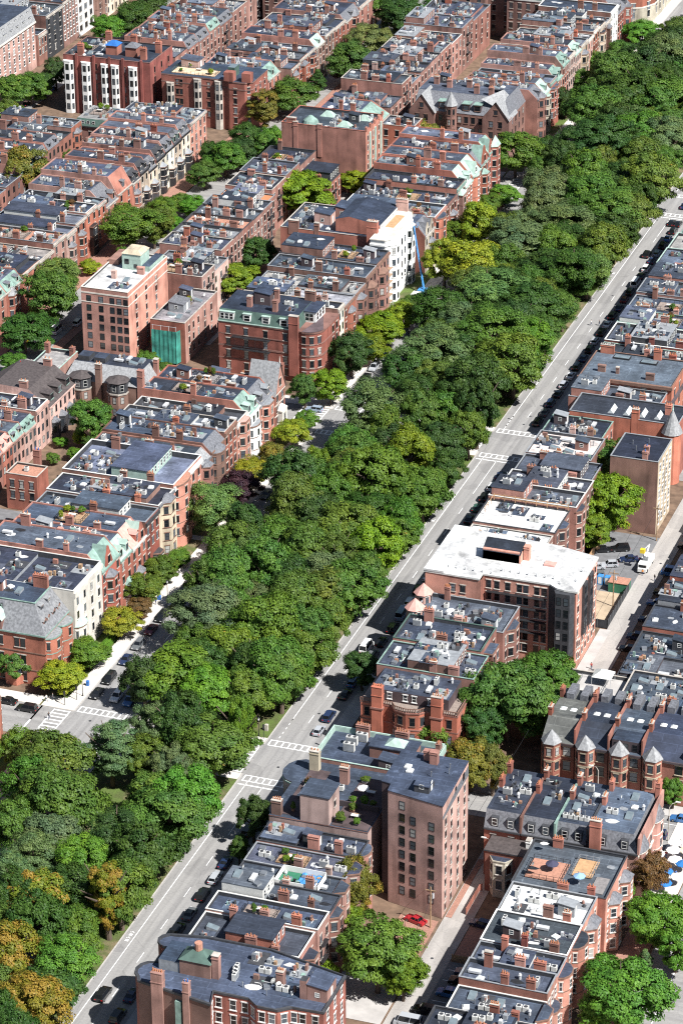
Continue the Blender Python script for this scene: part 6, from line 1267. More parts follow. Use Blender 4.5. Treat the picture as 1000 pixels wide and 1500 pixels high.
MALL_TREES = [(-44.8,-21.4,3.9,13.3,'g','round'),(-33.8,-27.7,8.2,17.4,'o','spread'),(-24.1,-20.0,5.4,18.5,'b','tall'),(-17.5,-17.4,4.5,13.8,'o','spread'),(-9.9,-21.8,4.1,13.5,'b','fine'),(-4.6,-11.3,7.8,17.0,'o','spread'),(-1.2,-32.2,6.5,15.7,'g','round'),(-3.8,-37.3,7.8,17.0,'m','spread'),(-25.5,-44.1,8.4,17.6,'m','spread'),(-31.8,-52.3,5.2,14.5,'m','round'),(-13.6,-58.4,6.0,15.2,'g','elm'),(-1.2,-68.7,6.2,15.4,'o','spread'),(-16.4,-74.9,6.4,15.7,'a','round'),(-23.6,-60.3,5.7,15.0,'b','fine'),(-25.5,-67.7,5.1,14.4,'b','fine'),(-10.6,-69.8,5.6,14.9,'d','round'),(-2.2,-72.5,3.7,18.5,'a','tall'),(-11.7,-85.2,6.3,15.6,'d','spread'),(-1.2,-94.5,6.0,15.2,'g','elm'),(-12.7,-94.2,5.4,14.7,'a','round'),(-1.2,-107.1,5.9,15.2,'a','round'),(-5.6,-107.1,5.3,14.6,'a','round'),(-5.6,-113.0,3.4,12.8,'d','round'),(-1.2,-116.0,4.0,13.3,'d','round'),(-5.4,-80.8,4.7,14.0,'m','round'),(-20.0,-77.1,4.7,14.0,'d','fine'),(-35.5,-36.9,5.3,14.6,'m','round'),(-24.5,16.9,8.4,17.6,'g','round'),(-29.8,11.9,4.7,14.0,'d','round'),(-14.9,12.2,7.1,16.3,'g','spread'),(-13.2,-8.9,6.1,18.1,'d','round'),(-19.0,-9.0,4.6,16.9,'b','fine'),(-26.8,41.8,8.7,17.8,'b','fine'),(-16.8,31.0,7.1,16.3,'o','spread'),(-29.6,59.5,7.2,16.4,'m','spread'),(-11.6,39.5,8.0,17.2,'o','spread'),(-3.3,20.9,7.1,16.4,'m','spread'),(-1.2,-3.8,3.3,18.5,'g','round'),(-1.2,20.1,5.9,15.2,'o','spread'),(-5.2,60.6,7.5,16.7,'o','spread'),(-10.3,52.9,7.4,16.6,'m','spread'),(-1.2,37.4,6.1,15.3,'o','spread'),(-1.2,51.1,5.2,14.5,'o','spread'),(-22.8,66.5,7.3,16.5,'m','spread'),(-33.6,76.4,6.4,15.6,'m','round'),(-15.6,78.8,8.3,17.5,'m','spread'),(-1.2,64.0,6.6,15.8,'m','spread'),(-27.3,98.9,7.5,16.8,'o','spread'),(-10.8,91.7,8.4,17.6,'o','spread'),(-1.2,85.7,6.1,15.3,'x','round'),(-13.3,117.9,8.7,17.9,'o','spread'),(-2.5,119.2,6.9,16.2,'m','spread'),(-1.2,102.8,5.2,14.5,'m','spread'),(-31.5,130.0,3.9,13.3,'x','round'),(-32.5,113.9,7.0,16.2,'d','spread'),(-22.3,109.3,6.2,15.5,'m','spread'),(-23.0,131.6,6.0,15.3,'m','round'),(-10.8,137.0,6.4,15.6,'x','spread'),(-26.6,154.9,8.7,17.9,'b','elm'),(-14.5,159.1,6.2,15.5,'m','spread'),(-5.9,148.0,6.1,15.4,'d','spread'),(-1.2,125.2,4.2,13.6,'m','round'),(-1.2,136.4,4.5,13.8,'d','round'),(-18.2,143.8,5.4,14.7,'d','round'),(-35.3,85.3,5.1,14.4,'d','round'),(-33.4,56.4,4.6,13.9,'m','round'),(-26.6,31.0,4.8,14.1,'m','round'),(-1.2,94.8,5.1,14.4,'o','spread'),(-1.2,76.6,4.3,13.7,'m','round'),(-1.2,118.8,5.3,14.6,'m','spread'),(-21.2,46.4,4.8,14.1,'m','round'),(-8.6,22.3,5.6,14.9,'d','spread'),(-3.2,42.3,4.8,14.1,'m','spread'),(-25.6,84.8,5.7,15.0,'m','spread'),(-23.5,196.6,9.1,18.0,'b','elm'),(-29.2,187.5,6.8,16.0,'d','round'),(-7.7,183.0,7.8,17.0,'d','spread'),(-1.2,163.4,5.5,18.5,'d','spread'),(-9.8,162.5,6.3,18.5,'m','spread'),(-11.5,211.3,9.6,18.0,'m','elm'),(-1.2,195.8,8.8,17.9,'o','spread'),(-1.2,213.6,7.0,16.2,'g','elm'),(-23.1,222.4,7.0,16.3,'b','fine'),(-32.8,228.3,7.1,16.3,'d','round'),(-22.1,243.4,10.8,18.0,'b','elm'),(-9.2,241.4,8.3,17.5,'d','spread'),(-33.7,262.6,9.0,18.0,'y','spread'),(-42.2,263.7,5.3,14.6,'y','spread'),(-12.3,265.9,9.4,18.0,'d','round'),(-3.9,263.3,8.5,17.7,'d','elm'),(-1.2,268.6,7.8,17.0,'l','elm'),(-25.1,285.1,11.2,18.0,'b','elm'),(-17.1,304.0,10.6,18.0,'b','elm'),(-6.1,313.6,10.2,18.0,'m','elm'),(-1.2,286.8,7.5,16.7,'o','spread'),(-14.3,322.9,9.0,18.0,'m','spread'),(-1.2,315.8,6.9,16.1,'o','spread'),(-28.2,320.7,8.6,17.8,'b','elm'),(-33.8,293.8,6.3,15.6,'o','round'),(-25.2,268.2,6.1,15.4,'m','round'),(-41.4,294.1,5.5,14.8,'y','round'),(-2.1,201.4,6.5,15.7,'m','spread'),(-16.4,201.4,6.5,15.7,'d','round'),(-22.2,178.1,5.6,14.9,'d','round'),(-9.5,225.9,5.9,15.1,'d','round'),(-1.2,226.4,5.1,14.4,'m','elm'),(-1.2,244.0,5.2,14.5,'m','elm'),(-1.2,156.6,4.8,14.1,'o','spread'),(-1.2,205.0,5.0,14.3,'m','elm'),(-21.0,340.8,7.9,17.1,'m','spread'),(-9.0,340.6,9.7,18.0,'d','spread'),(-1.2,340.5,8.8,18.5,'o','spread'),(-4.5,381.6,9.1,18.0,'b','fine'),(-17.7,387.4,10.1,18.0,'m','spread'),(-24.7,370.3,9.0,18.0,'d','fine'),(-34.8,399.0,9.3,18.0,'m','spread'),(-28.3,417.5,10.4,18.0,'d','spread'),(-16.1,414.4,9.4,18.0,'m','spread'),(-39.1,435.9,8.6,17.8,'m','spread'),(-30.1,446.4,9.7,18.0,'d','spread'),(-25.1,461.0,9.3,18.0,'b','fine'),(-31.2,493.1,6.0,15.3,'o','spread'),(-1.2,329.2,5.7,15.0,'d','spread'),(-33.3,365.4,6.3,15.6,'d','fine'),(-10.5,366.4,6.7,16.0,'o','spread'),(-26.0,391.5,6.9,16.1,'d','spread'),(-34.5,477.5,5.0,14.3,'d','round'),(-15.5,430.4,7.1,16.3,'m','spread'),(-13.4,336.7,5.7,14.9,'m','spread'),(-15.9,-102.6,6.6,13.4,'o','elm'),(-2.6,-100.3,6.7,14.6,'d','spread'),(-20.6,-88.2,6.2,12.9,'m','elm'),(-22.9,-52.4,6.1,14.8,'b','spread'),(-10.2,-50.1,5.7,14.9,'d','elm'),(-2.6,-54.1,6.6,14.0,'d','spread'),(-9.0,-43.5,6.1,12.1,'m','round'),(-28.1,-36.3,5.8,14.1,'o','elm'),(-9.7,-32.9,6.1,13.0,'o','round'),(-8.0,14.3,5.9,14.9,'o','round'),(-20.6,22.5,6.6,14.6,'d','spread'),(-9.7,30.2,6.1,12.2,'m','spread'),(-2.6,26.9,6.0,14.3,'o','round'),(-15.3,45.8,6.0,14.3,'d','spread'),(-21.7,59.2,5.5,12.2,'b','elm'),(-15.7,64.7,6.5,13.1,'d','spread'),(-8.8,68.2,6.0,14.1,'b','elm'),(-27.9,74.2,5.3,13.3,'b','round'),(-8.4,76.9,5.4,14.4,'o','elm'),(-28.8,90.6,6.5,12.4,'d','spread'),(-21.3,97.0,6.7,13.7,'d','spread'),(-14.6,100.4,5.5,12.7,'m','elm'),(-9.7,105.5,6.7,13.7,'d','elm'),(-22.5,115.0,6.4,14.0,'m','elm'),(-16.2,110.1,6.6,12.5,'b','elm'),(-28.6,118.7,6.1,12.9,'m','spread'),(-21.3,124.7,6.2,13.8,'o','round'),(-14.9,127.9,6.1,14.7,'o','spread'),(-27.4,139.4,5.9,12.7,'m','spread'),(-27.0,146.5,6.6,12.9,'b','spread'),(-21.2,150.0,5.3,14.5,'o','spread'),(-22.5,188.4,6.2,12.5,'o','elm'),(-16.3,185.3,5.4,13.0,'o','elm'),(-15.3,193.9,5.8,12.8,'b','spread'),(-22.1,206.1,6.1,14.3,'o','elm'),(-27.5,210.7,5.5,13.2,'o','elm'),(-20.9,216.3,6.1,12.4,'b','round'),(-15.8,222.0,5.7,13.5,'m','spread'),(-3.9,219.9,5.4,14.3,'m','elm'),(-16.1,230.9,6.7,14.8,'d','spread'),(-28.9,249.5,6.2,14.8,'o','spread'),(-21.1,251.9,6.5,14.8,'d','round'),(-15.6,249.2,6.0,12.3,'d','elm'),(-10.1,251.5,5.5,13.5,'o','spread'),(-27.6,257.0,5.9,14.3,'b','elm'),(-22.5,262.8,6.4,13.1,'o','elm'),(-15.3,257.9,5.6,12.0,'m','spread'),(-28.1,275.7,6.3,12.2,'b','spread'),(-14.3,275.2,5.4,13.4,'m','spread'),(-16.0,284.5,6.5,13.9,'o','spread'),(-10.1,289.7,6.8,13.8,'d','spread'),(-14.4,293.5,6.8,13.4,'d','elm'),(-2.6,294.7,5.3,12.9,'d','elm'),(-28.9,303.3,5.7,14.0,'b','round'),(-2.6,303.4,6.3,13.0,'d','round'),(-28.0,313.6,6.7,14.1,'b','spread'),(-16.5,312.7,6.4,14.0,'d','spread'),(-20.7,326.7,5.7,13.1,'d','round'),(-27.6,330.4,5.3,12.5,'o','round'),(-21.5,333.7,5.6,14.9,'m','elm'),(-22.0,361.7,5.2,12.9,'o','spread'),(-2.6,367.5,5.5,12.7,'o','elm'),(-27.0,377.3,5.9,14.8,'m','elm'),(-15.6,378.7,6.7,12.9,'d','round'),(-29.1,386.3,5.5,12.6,'b','elm'),(-10.0,390.2,6.7,13.3,'m','round'),(-21.0,400.0,6.7,13.3,'b','elm'),(-15.3,395.7,5.8,14.6,'o','spread'),(-9.2,400.8,6.5,12.9,'m','spread'),(-29.1,406.2,5.2,15.0,'d','elm'),(-15.7,405.0,6.0,12.7,'o','elm'),(-8.1,409.8,6.5,13.4,'o','round'),(-2.6,404.8,5.7,12.1,'d','round'),(-9.1,419.0,6.1,12.8,'m','spread'),(-4.0,414.4,6.6,13.4,'o','elm'),(-22.2,425.9,5.4,14.5,'d','elm'),(-14.7,423.0,5.6,12.8,'o','round'),(-2.6,422.4,6.1,12.8,'o','spread'),(-28.0,431.7,6.3,14.7,'d','elm'),(-21.3,436.0,6.0,14.7,'d','elm'),(-9.9,436.0,6.5,12.9,'o','round'),(-14.2,440.3,5.6,12.6,'d','spread'),(-8.5,446.6,6.5,12.0,'o','spread'),(-21.6,453.8,6.0,12.5,'m','round'),(-14.9,450.7,5.8,12.0,'b','spread'),(-9.9,455.2,5.7,13.9,'m','round'),(-14.2,459.3,5.4,12.4,'m','elm'),(-26.9,470.7,6.8,12.7,'o','elm'),(-15.5,469.9,6.0,14.6,'b','elm'),(-27.2,477.5,6.2,14.8,'d','round'),(-22.2,483.5,6.7,13.0,'d','round'),(-16.3,478.7,5.3,13.8,'m','spread'),(-27.8,487.2,6.3,12.8,'b','elm'),(-22.1,491.9,5.5,13.4,'m','spread'),(-20.6,500.2,5.5,13.8,'m','spread'),(-29.2,532.3,5.2,14.7,'m','spread')]
OTHER_TREES = [(-47.5,50.7,3.0,6.0,'r','round'),(-48.2,40.5,4.3,7.0,'y','round'),(-49.0,24.9,4.6,7.0,'g','round'),(-49.7,13.3,5.3,9.2,'y','round'),(-63.2,15.6,4.4,9.2,'m','round'),(-48.8,57.9,4.4,7.0,'o','round'),(-49.1,68.0,4.1,7.0,'o','round'),(-48.9,78.1,2.9,5.0,'g','round'),(-46.3,93.2,6.9,14.9,'l','elm'),(-47.1,112.3,4.5,9.2,'p','round'),(-48.2,123.5,4.5,9.2,'y','round'),(-45.8,131.9,4.2,9.2,'w','round'),(-46.6,149.8,4.3,9.2,'y','round'),(-46.2,158.4,3.1,7.0,'g','round'),(-45.9,177.2,4.8,9.2,'x','round'),(-51.5,172.5,3.6,9.2,'m','round'),(-46.8,196.2,5.7,13.8,'d','round'),(-45.2,217.6,6.6,10.3,'x','spread'),(-43.2,204.9,4.5,9.2,'x','round'),(-43.7,229.9,4.2,9.2,'y','round'),(-43.8,238.7,3.4,7.0,'o','round'),(-45.2,331.9,4.6,7.0,'g','round'),(-47.6,325.4,3.7,6.0,'o','round'),(-49.5,313.3,5.0,7.0,'y','round'),(-47.7,292.7,5.4,9.2,'o','round'),(-94.9,132.8,5.4,12.6,'m','round'),(-142.9,218.4,6.9,17.2,'l','elm'),(-137.2,202.2,7.2,14.9,'m','round'),(-136.9,182.3,7.5,13.8,'d','round'),(-138.4,259.9,8.9,16.1,'o','elm'),(-133.4,266.1,5.8,13.8,'o','elm'),(-143.0,240.7,2.9,6.0,'y','round'),(-95.9,236.7,5.6,11.5,'x','bright'),(-97.3,256.2,5.3,11.5,'d','round'),(-103.3,304.6,8.7,14.9,'x','bright'),(-104.4,320.8,5.1,11.5,'y','bright'),(-90.5,327.2,5.1,10.3,'y','bright'),(-84.3,371.7,6.8,11.5,'w','spread'),(-134.9,390.0,8.0,13.8,'m','round'),(-138.7,372.2,5.4,13.8,'w','tall'),(-126.9,424.6,7.7,16.1,'m','round'),(-130.3,452.7,7.4,13.8,'l','fine'),(-130.4,424.8,4.6,12.6,'p','round'),(-134.0,410.8,3.6,10.3,'d','cone'),(-127.2,479.5,8.6,14.9,'d','round'),(-118.6,489.4,6.5,13.8,'m','round'),(-137.9,489.9,7.1,13.8,'m','round'),(-115.3,503.2,4.9,11.5,'g','round'),(-123.6,433.3,5.7,10.3,'o','spread'),(-185.8,290.4,7.5,20.7,'w','spread'),(-223.6,442.3,5.9,11.5,'g','round'),(-217.6,450.5,6.5,12.6,'d','round'),(-216.6,464.4,6.0,12.6,'d','round'),(-227.0,370.7,6.6,11.5,'o','round'),(-222.6,373.6,5.6,11.5,'m','round'),(-221.0,390.7,4.4,11.5,'d','round'),(-220.1,349.4,5.0,10.3,'o','round'),(-222.6,383.0,4.1,10.3,'d','round'),(-135.5,329.8,6.7,11.5,'m','round'),(-133.3,337.0,5.3,10.3,'d','round'),(-137.7,317.7,5.2,9.2,'m','round'),(-131.9,293.1,4.1,7.0,'g','round'),(-131.4,276.9,3.6,6.0,'g','round'),(-129.6,347.4,4.8,9.2,'m','round'),(-128.5,353.8,4.4,9.2,'g','round'),(-136.2,349.5,4.8,10.3,'d','round'),(-141.9,334.1,4.3,10.3,'d','round'),(-127.8,361.2,3.4,6.0,'y','round'),(-138.1,299.0,3.2,6.0,'o','round'),(-138.9,287.4,4.6,10.3,'o','round'),(52.7,-72.4,6.7,19.5,'g','bright'),(41.3,-52.6,4.3,14.9,'w','round'),(41.3,-58.6,2.9,10.3,'x','bright'),(58.1,-73.4,3.7,10.3,'x','bright'),(12.2,35.2,4.0,10.3,'d','round'),(36.3,12.8,4.2,11.5,'g','round'),(49.1,24.9,8.1,17.2,'m','bright'),(52.7,41.5,6.6,16.1,'m','bright'),(55.5,26.3,5.5,14.9,'m','bright'),(45.2,17.8,4.8,13.8,'d','bright'),(47.7,2.5,5.3,12.6,'w','spread'),(52.5,2.3,3.8,11.5,'w','spread'),(43.9,124.9,6.6,17.2,'x','bright'),(42.5,116.7,4.0,11.5,'x','bright'),(42.0,143.6,7.8,17.2,'m','bright'),(11.9,-30.8,3.1,10.3,'d','round'),(12.0,-39.5,2.1,7.0,'d','round'),(98.3,-40.8,5.6,13.8,'g','bright'),(92.9,-25.0,3.9,10.3,'r','round'),(88.1,-30.3,3.0,9.2,'g','bright'),(99.1,-70.4,7.9,14.9,'g','bright'),(89.2,9.4,2.4,7.0,'g','round'),(98.7,-50.4,2.0,7.0,'b','cone'),(104.1,-47.7,3.8,12.6,'g','bright'),(43.1,-75.4,2.9,7.0,'x','round'),(-99.4,179.7,3.3,7.0,'g','round'),(-93.6,177.3,2.8,6.0,'m','round'),(-48.9,358.0,7.6,16.1,'m','round'),(-40.5,367.2,6.2,14.9,'d','round'),(-33.6,354.9,5.2,13.8,'d','round'),(-39.3,351.9,3.8,10.3,'m','round'),(-45.0,499.5,6.4,11.5,'g','round'),(-46.3,472.1,5.8,10.3,'m','round'),(-59.1,511.0,3.8,7.0,'d','round'),(-50.7,439.9,4.6,10.3,'m','round'),(-51.2,459.2,4.2,9.2,'g','round'),(-49.3,416.8,4.5,10.3,'d','round'),(-182.7,341.3,2.4,5.0,'o','round'),(-181.2,314.5,2.9,10.3,'o','elm'),(-169.4,370.0,3.5,7.0,'o','round'),(-107.0,497.3,2.7,6.0,'g','round'),(-101.4,418.0,3.6,7.0,'g','round'),(-83.9,435.0,3.1,7.0,'g','round'),(-137.3,251.7,2.2,6.0,'m','round'),(-133.4,167.3,4.1,7.0,'m','round'),(-127.7,163.5,2.8,6.0,'g','round'),(-132.5,158.5,2.4,5.0,'m','round'),(-96.2,123.8,2.1,4.0,'g','round'),(-93.2,112.9,1.7,4.0,'m','round'),(-100.5,119.8,1.7,4.0,'o','round'),(-92.9,127.3,2.3,6.0,'m','round'),(-94.1,98.1,1.7,4.0,'g','round'),(-98.5,132.6,1.9,4.0,'y','round'),(-90.7,172.6,2.0,5.0,'g','round'),(-95.4,211.5,2.5,6.0,'m','round'),(-100.2,193.2,2.9,7.0,'g','round'),(-122.2,139.6,2.8,6.0,'g','round'),(-128.0,147.8,3.2,7.0,'m','round'),(-127.2,158.0,2.0,5.0,'m','round'),(-102.9,130.3,1.9,3.0,'g','round'),(-93.8,107.8,1.5,3.0,'o','round')]

def placetrees():
    B_ = [(-400, 0, 'front'), (0, 168, 'near'), (168, 350, 'middle'), (350, 700, 'far')]; L_ = [(-7.5, 50, 'kerbside'), (-15.5, -7.5, 'right inner'), (-24, -15.5, 'left inner'), (-90, -24, 'left edge')]
    cnt = {}
    for x, y, r, h, c, k in sorted(MALL_TREES, key=lambda t: t[1]):
        b = next(n for a, b_, n in B_ if a <= y < b_); l = next(n for a, b_, n in L_ if a <= x < b_)
        cnt[(b, l)] = i = cnt.get((b, l), 0)+1
        tree(x, y, r, h, c, k, '%s %s tree, %s in the %s lane of the %s mall block' % (LN[c], KN[k], ORD[i-1], l, b), 'trees of the wooded mall')
    Z_ = [(lambda x, y: x > 92, 'the bottom right street'), (lambda x, y: x > 40 and y < 0, 'the lower alley yards'), (lambda x, y: x > 40, 'the upper alley yards'), (lambda x, y: x > 10, 'the right pavement'), (lambda x, y: x > -55 and y < 165, 'the near left front gardens'), (lambda x, y: x > -55, 'the upper left front gardens'), (lambda x, y: x > -129, 'the left rear yards'), (lambda x, y: x > -152, 'the left side street'), (lambda x, y: x > -215, 'the far left yards'), (lambda x, y: True, 'the top left street')]
    cnt = {}
    for x, y, r, h, c, k in sorted(OTHER_TREES, key=lambda t: t[1]):
        z = next(n for f_, n in Z_ if f_(x, y)); cnt[z] = i = cnt.get(z, 0)+1
        tree(x, y, r, h, c, k, '%s %s tree, %s nearest in %s' % (LN[c], KN[k], ORD[i-1], z), 'trees of '+z)
placetrees()
# ------------------------------------------------------------------ vehicles
def carproto(kind):
    L, Wd, H, belt = dict(sedan=(4.6, 1.8, 1.44, .88), suv=(4.7, 1.9, 1.74, 1.0), hatchback=(4.1, 1.76, 1.5, .92), wagon=(4.7, 1.82, 1.52, .92), van=(5.4, 2.0, 2.3, 1.15))[kind]
    hl = L/2; t = thing(kind, (0, 0, 0), None, None)
    hood = dict(sedan=.30, suv=.27, hatchback=.26, wagon=.28, van=.14)[kind]*L; tail = dict(sedan=.2, suv=.03, hatchback=.05, wagon=.05, van=.02)[kind]*L
    m = MB(); prof = [(-hl, .32), (-hl+.15, .24), (hl-.15, .24), (hl, .34), (hl, .62), (hl-.12, belt-.16), (hl-hood, belt), (-hl+tail, belt+.02), (-hl+.06, belt-.06 if tail < .4 else belt-.04), (-hl, .6)]
    w = Wd/2
    def slc(x, k): return [(x, y*k if abs(y) > hl-.3 else y, .24+(z-.24)*(.97 if k < 1 else 1)) for y, z in prof]
    S_ = [slc(-w, .975), slc(-w+.14, 1), slc(w-.14, 1), slc(w, .975)]; n = len(prof)
    for a, b in zip(S_[:-1], S_[1:]):
        for i in range(n): j = (i+1) % n; m.quad(a[i], a[j], b[j], b[i], 'paintc')
    m.add(S_[0], [tuple(range(n))[::-1]], 'paintc'); m.add(S_[-1], [tuple(range(n))], 'paintc')
    y0, y1 = -hl+tail, hl-hood; r0, r1 = y0+(.42 if kind in ('sedan', 'hatchback') else .22 if kind != 'van' else .05), y1-(.62 if kind != 'van' else .45)
    c = rect(-w+.1, w-.1, y0, y1); d = rect(-w+.27, w-.27, r0, r1)
    m.prism(rect(-w+.26, w-.26, r0-.02, r1+.02), H-.05, H, 'paintc')
    for i, f in ((0, 1), (1, 1), (2, 1), (3, 1)):
        p, q = c[i], d[i]; m.tube([(p[0], p[1], belt), (q[0], q[1], H-.04)], .045, 'paintc', 4)
    for s in (-1, 1): m.tube([(s*(w-.1), (y0+y1)/2-.1, belt), (s*(w-.27), (r0+r1)/2-.1, H-.04)], .05, 'paintc', 4); m.box(s*(w+.08)-.09, s*(w+.08)+.09, y1-.5, y1-.35, belt+.02, belt+.18, 'paintc')
    m.build('body', t); g = MB().loft(c, belt, d, H-.05, 'carglass'); g.build('windows', t)
    for s in (-1, 1):
        for y in (-hl*.6, hl*.63):
            q = MB(); nn = 12; R_ = .33
            a = [(s*(w-.2), y+R_*cos(2*pi*i/nn), .33+R_*sin(2*pi*i/nn)) for i in range(nn)]; b = [(s*(w+.02), p[1], p[2]) for p in a]; e = [(s*(w+.03), y+.2*cos(2*pi*i/nn), .33+.2*sin(2*pi*i/nn)) for i in range(nn)]
            for i in range(nn): j = (i+1) % nn; q.quad(a[i], a[j], b[j], b[i], 'tyre'); q.quad(b[i], b[j], e[j], e[i], 'tyre')
            q.add(e, [tuple(range(nn))], 'steel'); q.build('wheel', t)
        MB().box(s*.62-.2, s*.62+.2, hl-.1, hl+.015, .55, .7, 'lamp_clear').build('headlight', t); MB().box(s*.68-.17, s*.68+.17, -hl-.015, -hl+.1, .62, .8, 'lamp_red').build('taillight', t)
    return t
CARS = {k: carproto(k) for k in ('sedan', 'suv', 'hatchback', 'wagon', 'van')}
CC = dict(black=(.012, .013, .015), navy=(.02, .035, .09), white=(.78, .78, .77), silver=(.45, .47, .50), grey=(.14, .15, .16), blue=(.05, .16, .38), red=(.42, .02, .03), paleblue=(.30, .38, .48), green=(.04, .10, .07), maroon=(.14, .02, .03))
USEDC = set()
def car(kind, colr, x, y, rz, label, group=None, z=.02):
    p = CARS[kind]
    if kind in USEDC: c = copy_tree(p)
    else: c = p; USEDC.add(kind)
    c.location = (x, y, z); c.rotation_euler = (0, 0, rz)
    for ch in c.children:
        if ch.name.startswith('body'): ch.color = (*CC[colr], 1)
    return tag(c, label, {'suv': 'car', 'sedan': 'car', 'hatchback': 'car', 'wagon': 'car', 'van': 'van'}[kind], group)
rc_ = random.Random(77)
i = 0
fix = {}
for nm_, lst in (('near', [(-96, 'suv', 'black'), (-89, 'sedan', 'navy'), (-66, 'suv', 'black'), (-60, 'sedan', 'grey'), (-52.8, 'suv', 'black'), (-46.3, 'wagon', 'silver'), (-40.4, 'sedan', 'navy'), (-34.5, 'hatchback', 'blue'), (-28, 'suv', 'black')]),
                 ('middle', [(14.9, 'hatchback', 'silver'), (21.4, 'suv', 'navy'), (31.7, 'sedan', 'black'), (37.6, 'wagon', 'blue'), (44, 'sedan', 'black'), (50.4, 'suv', 'grey'), (57, 'sedan', 'black'), (64, 'suv', 'black'), (70.8, 'van', 'paleblue'), (77.4, 'wagon', 'white'), (84, 'suv', 'black'), (91, 'sedan', 'white'), (97, 'suv', 'black'), (103.4, 'wagon', 'silver'), (110, 'sedan', 'navy'), (116.5, 'suv', 'black'), (123, 'sedan', 'black'), (129.6, 'hatchback', 'green'), (136, 'suv', 'black'), (142.4, 'wagon', 'white'), (149, 'sedan', 'navy')]),
                 ('far', [(183, 'suv', 'black'), (189.4, 'sedan', 'grey'), (195.6, 'suv', 'navy'), (202, 'sedan', 'black'), (208.4, 'wagon', 'silver'), (214.6, 'sedan', 'white'), (221, 'suv', 'black'), (227, 'sedan', 'navy'), (233.4, 'suv', 'black'), (239.6, 'wagon', 'silver'), (246, 'suv', 'black'), (252, 'sedan', 'white'), (258.4, 'suv', 'black'), (264.6, 'sedan', 'navy'), (271, 'hatchback', 'maroon'), (277, 'suv', 'black'), (283.4, 'van', 'white'), (289.8, 'sedan', 'black'), (296, 'suv', 'white'), (302.4, 'sedan', 'navy'), (308.6, 'wagon', 'paleblue'), (315, 'suv', 'black'), (321, 'sedan', 'blue'), (327.4, 'suv', 'black'), (333.6, 'sedan', 'black')])):
    for j, (y, k, c) in enumerate(lst): car(k, c, 9.5+rc_.uniform(-.15, .15), y, rc_.uniform(-.02, .02), '%s %s parked at right kerb, %s car along the %s block' % (c, k, ORD[j], nm_), 'cars parked at the right kerb')
for x, y, k, c, l in ((4.2, -90.4, 'suv', 'black', 'black suv driving in the left lane beside the building shadow'), (7, 53.2, 'van', 'white', 'white van driving past the white roofed apartments'), (6.8, 306.6, 'suv', 'black', 'black suv driving alone in the far right lane'), (7.4, 333.9, 'sedan', 'black', 'black sedan driving just before the third crossing'), (7.6, 349, 'sedan', 'navy', 'navy sedan entering the third crossing')): car(k, c, x, y, 0, l)
ll = [(-42.6, 14.4, 'sedan', 'black'), (-42.6, 21.4, 'suv', 'black'), (-42.6, 30.6, 'sedan', 'navy'), (-42.6, 38, 'wagon', 'grey'), (-42.6, 45.5, 'sedan', 'maroon'), (-42.6, 52, 'suv', 'black'), (-42.6, 60, 'sedan', 'silver'), (-42.6, 68, 'suv', 'navy'), (-42.6, 80, 'sedan', 'black'), (-42.6, 94, 'suv', 'white'), (-42.6, 120, 'sedan', 'grey'), (-42.6, 134, 'suv', 'black'), (-42.6, 196, 'sedan', 'black'), (-42.6, 203, 'suv', 'silver'), (-42.6, 211, 'sedan', 'navy'), (-42.6, 228, 'wagon', 'white'), (-42.6, 240, 'suv', 'black'), (-42.6, 300, 'sedan', 'blue'), (-42.6, 322, 'suv', 'navy'), (-42.6, 366, 'sedan', 'black'), (-42.6, 380, 'suv', 'grey')]
for j, (x, y, k, c) in enumerate(ll): car(k, c, x, y, pi, '%s %s parked along the left pavement, %s from the near crossing' % (c, k, ORD[j]), 'cars parked at the left pavement')
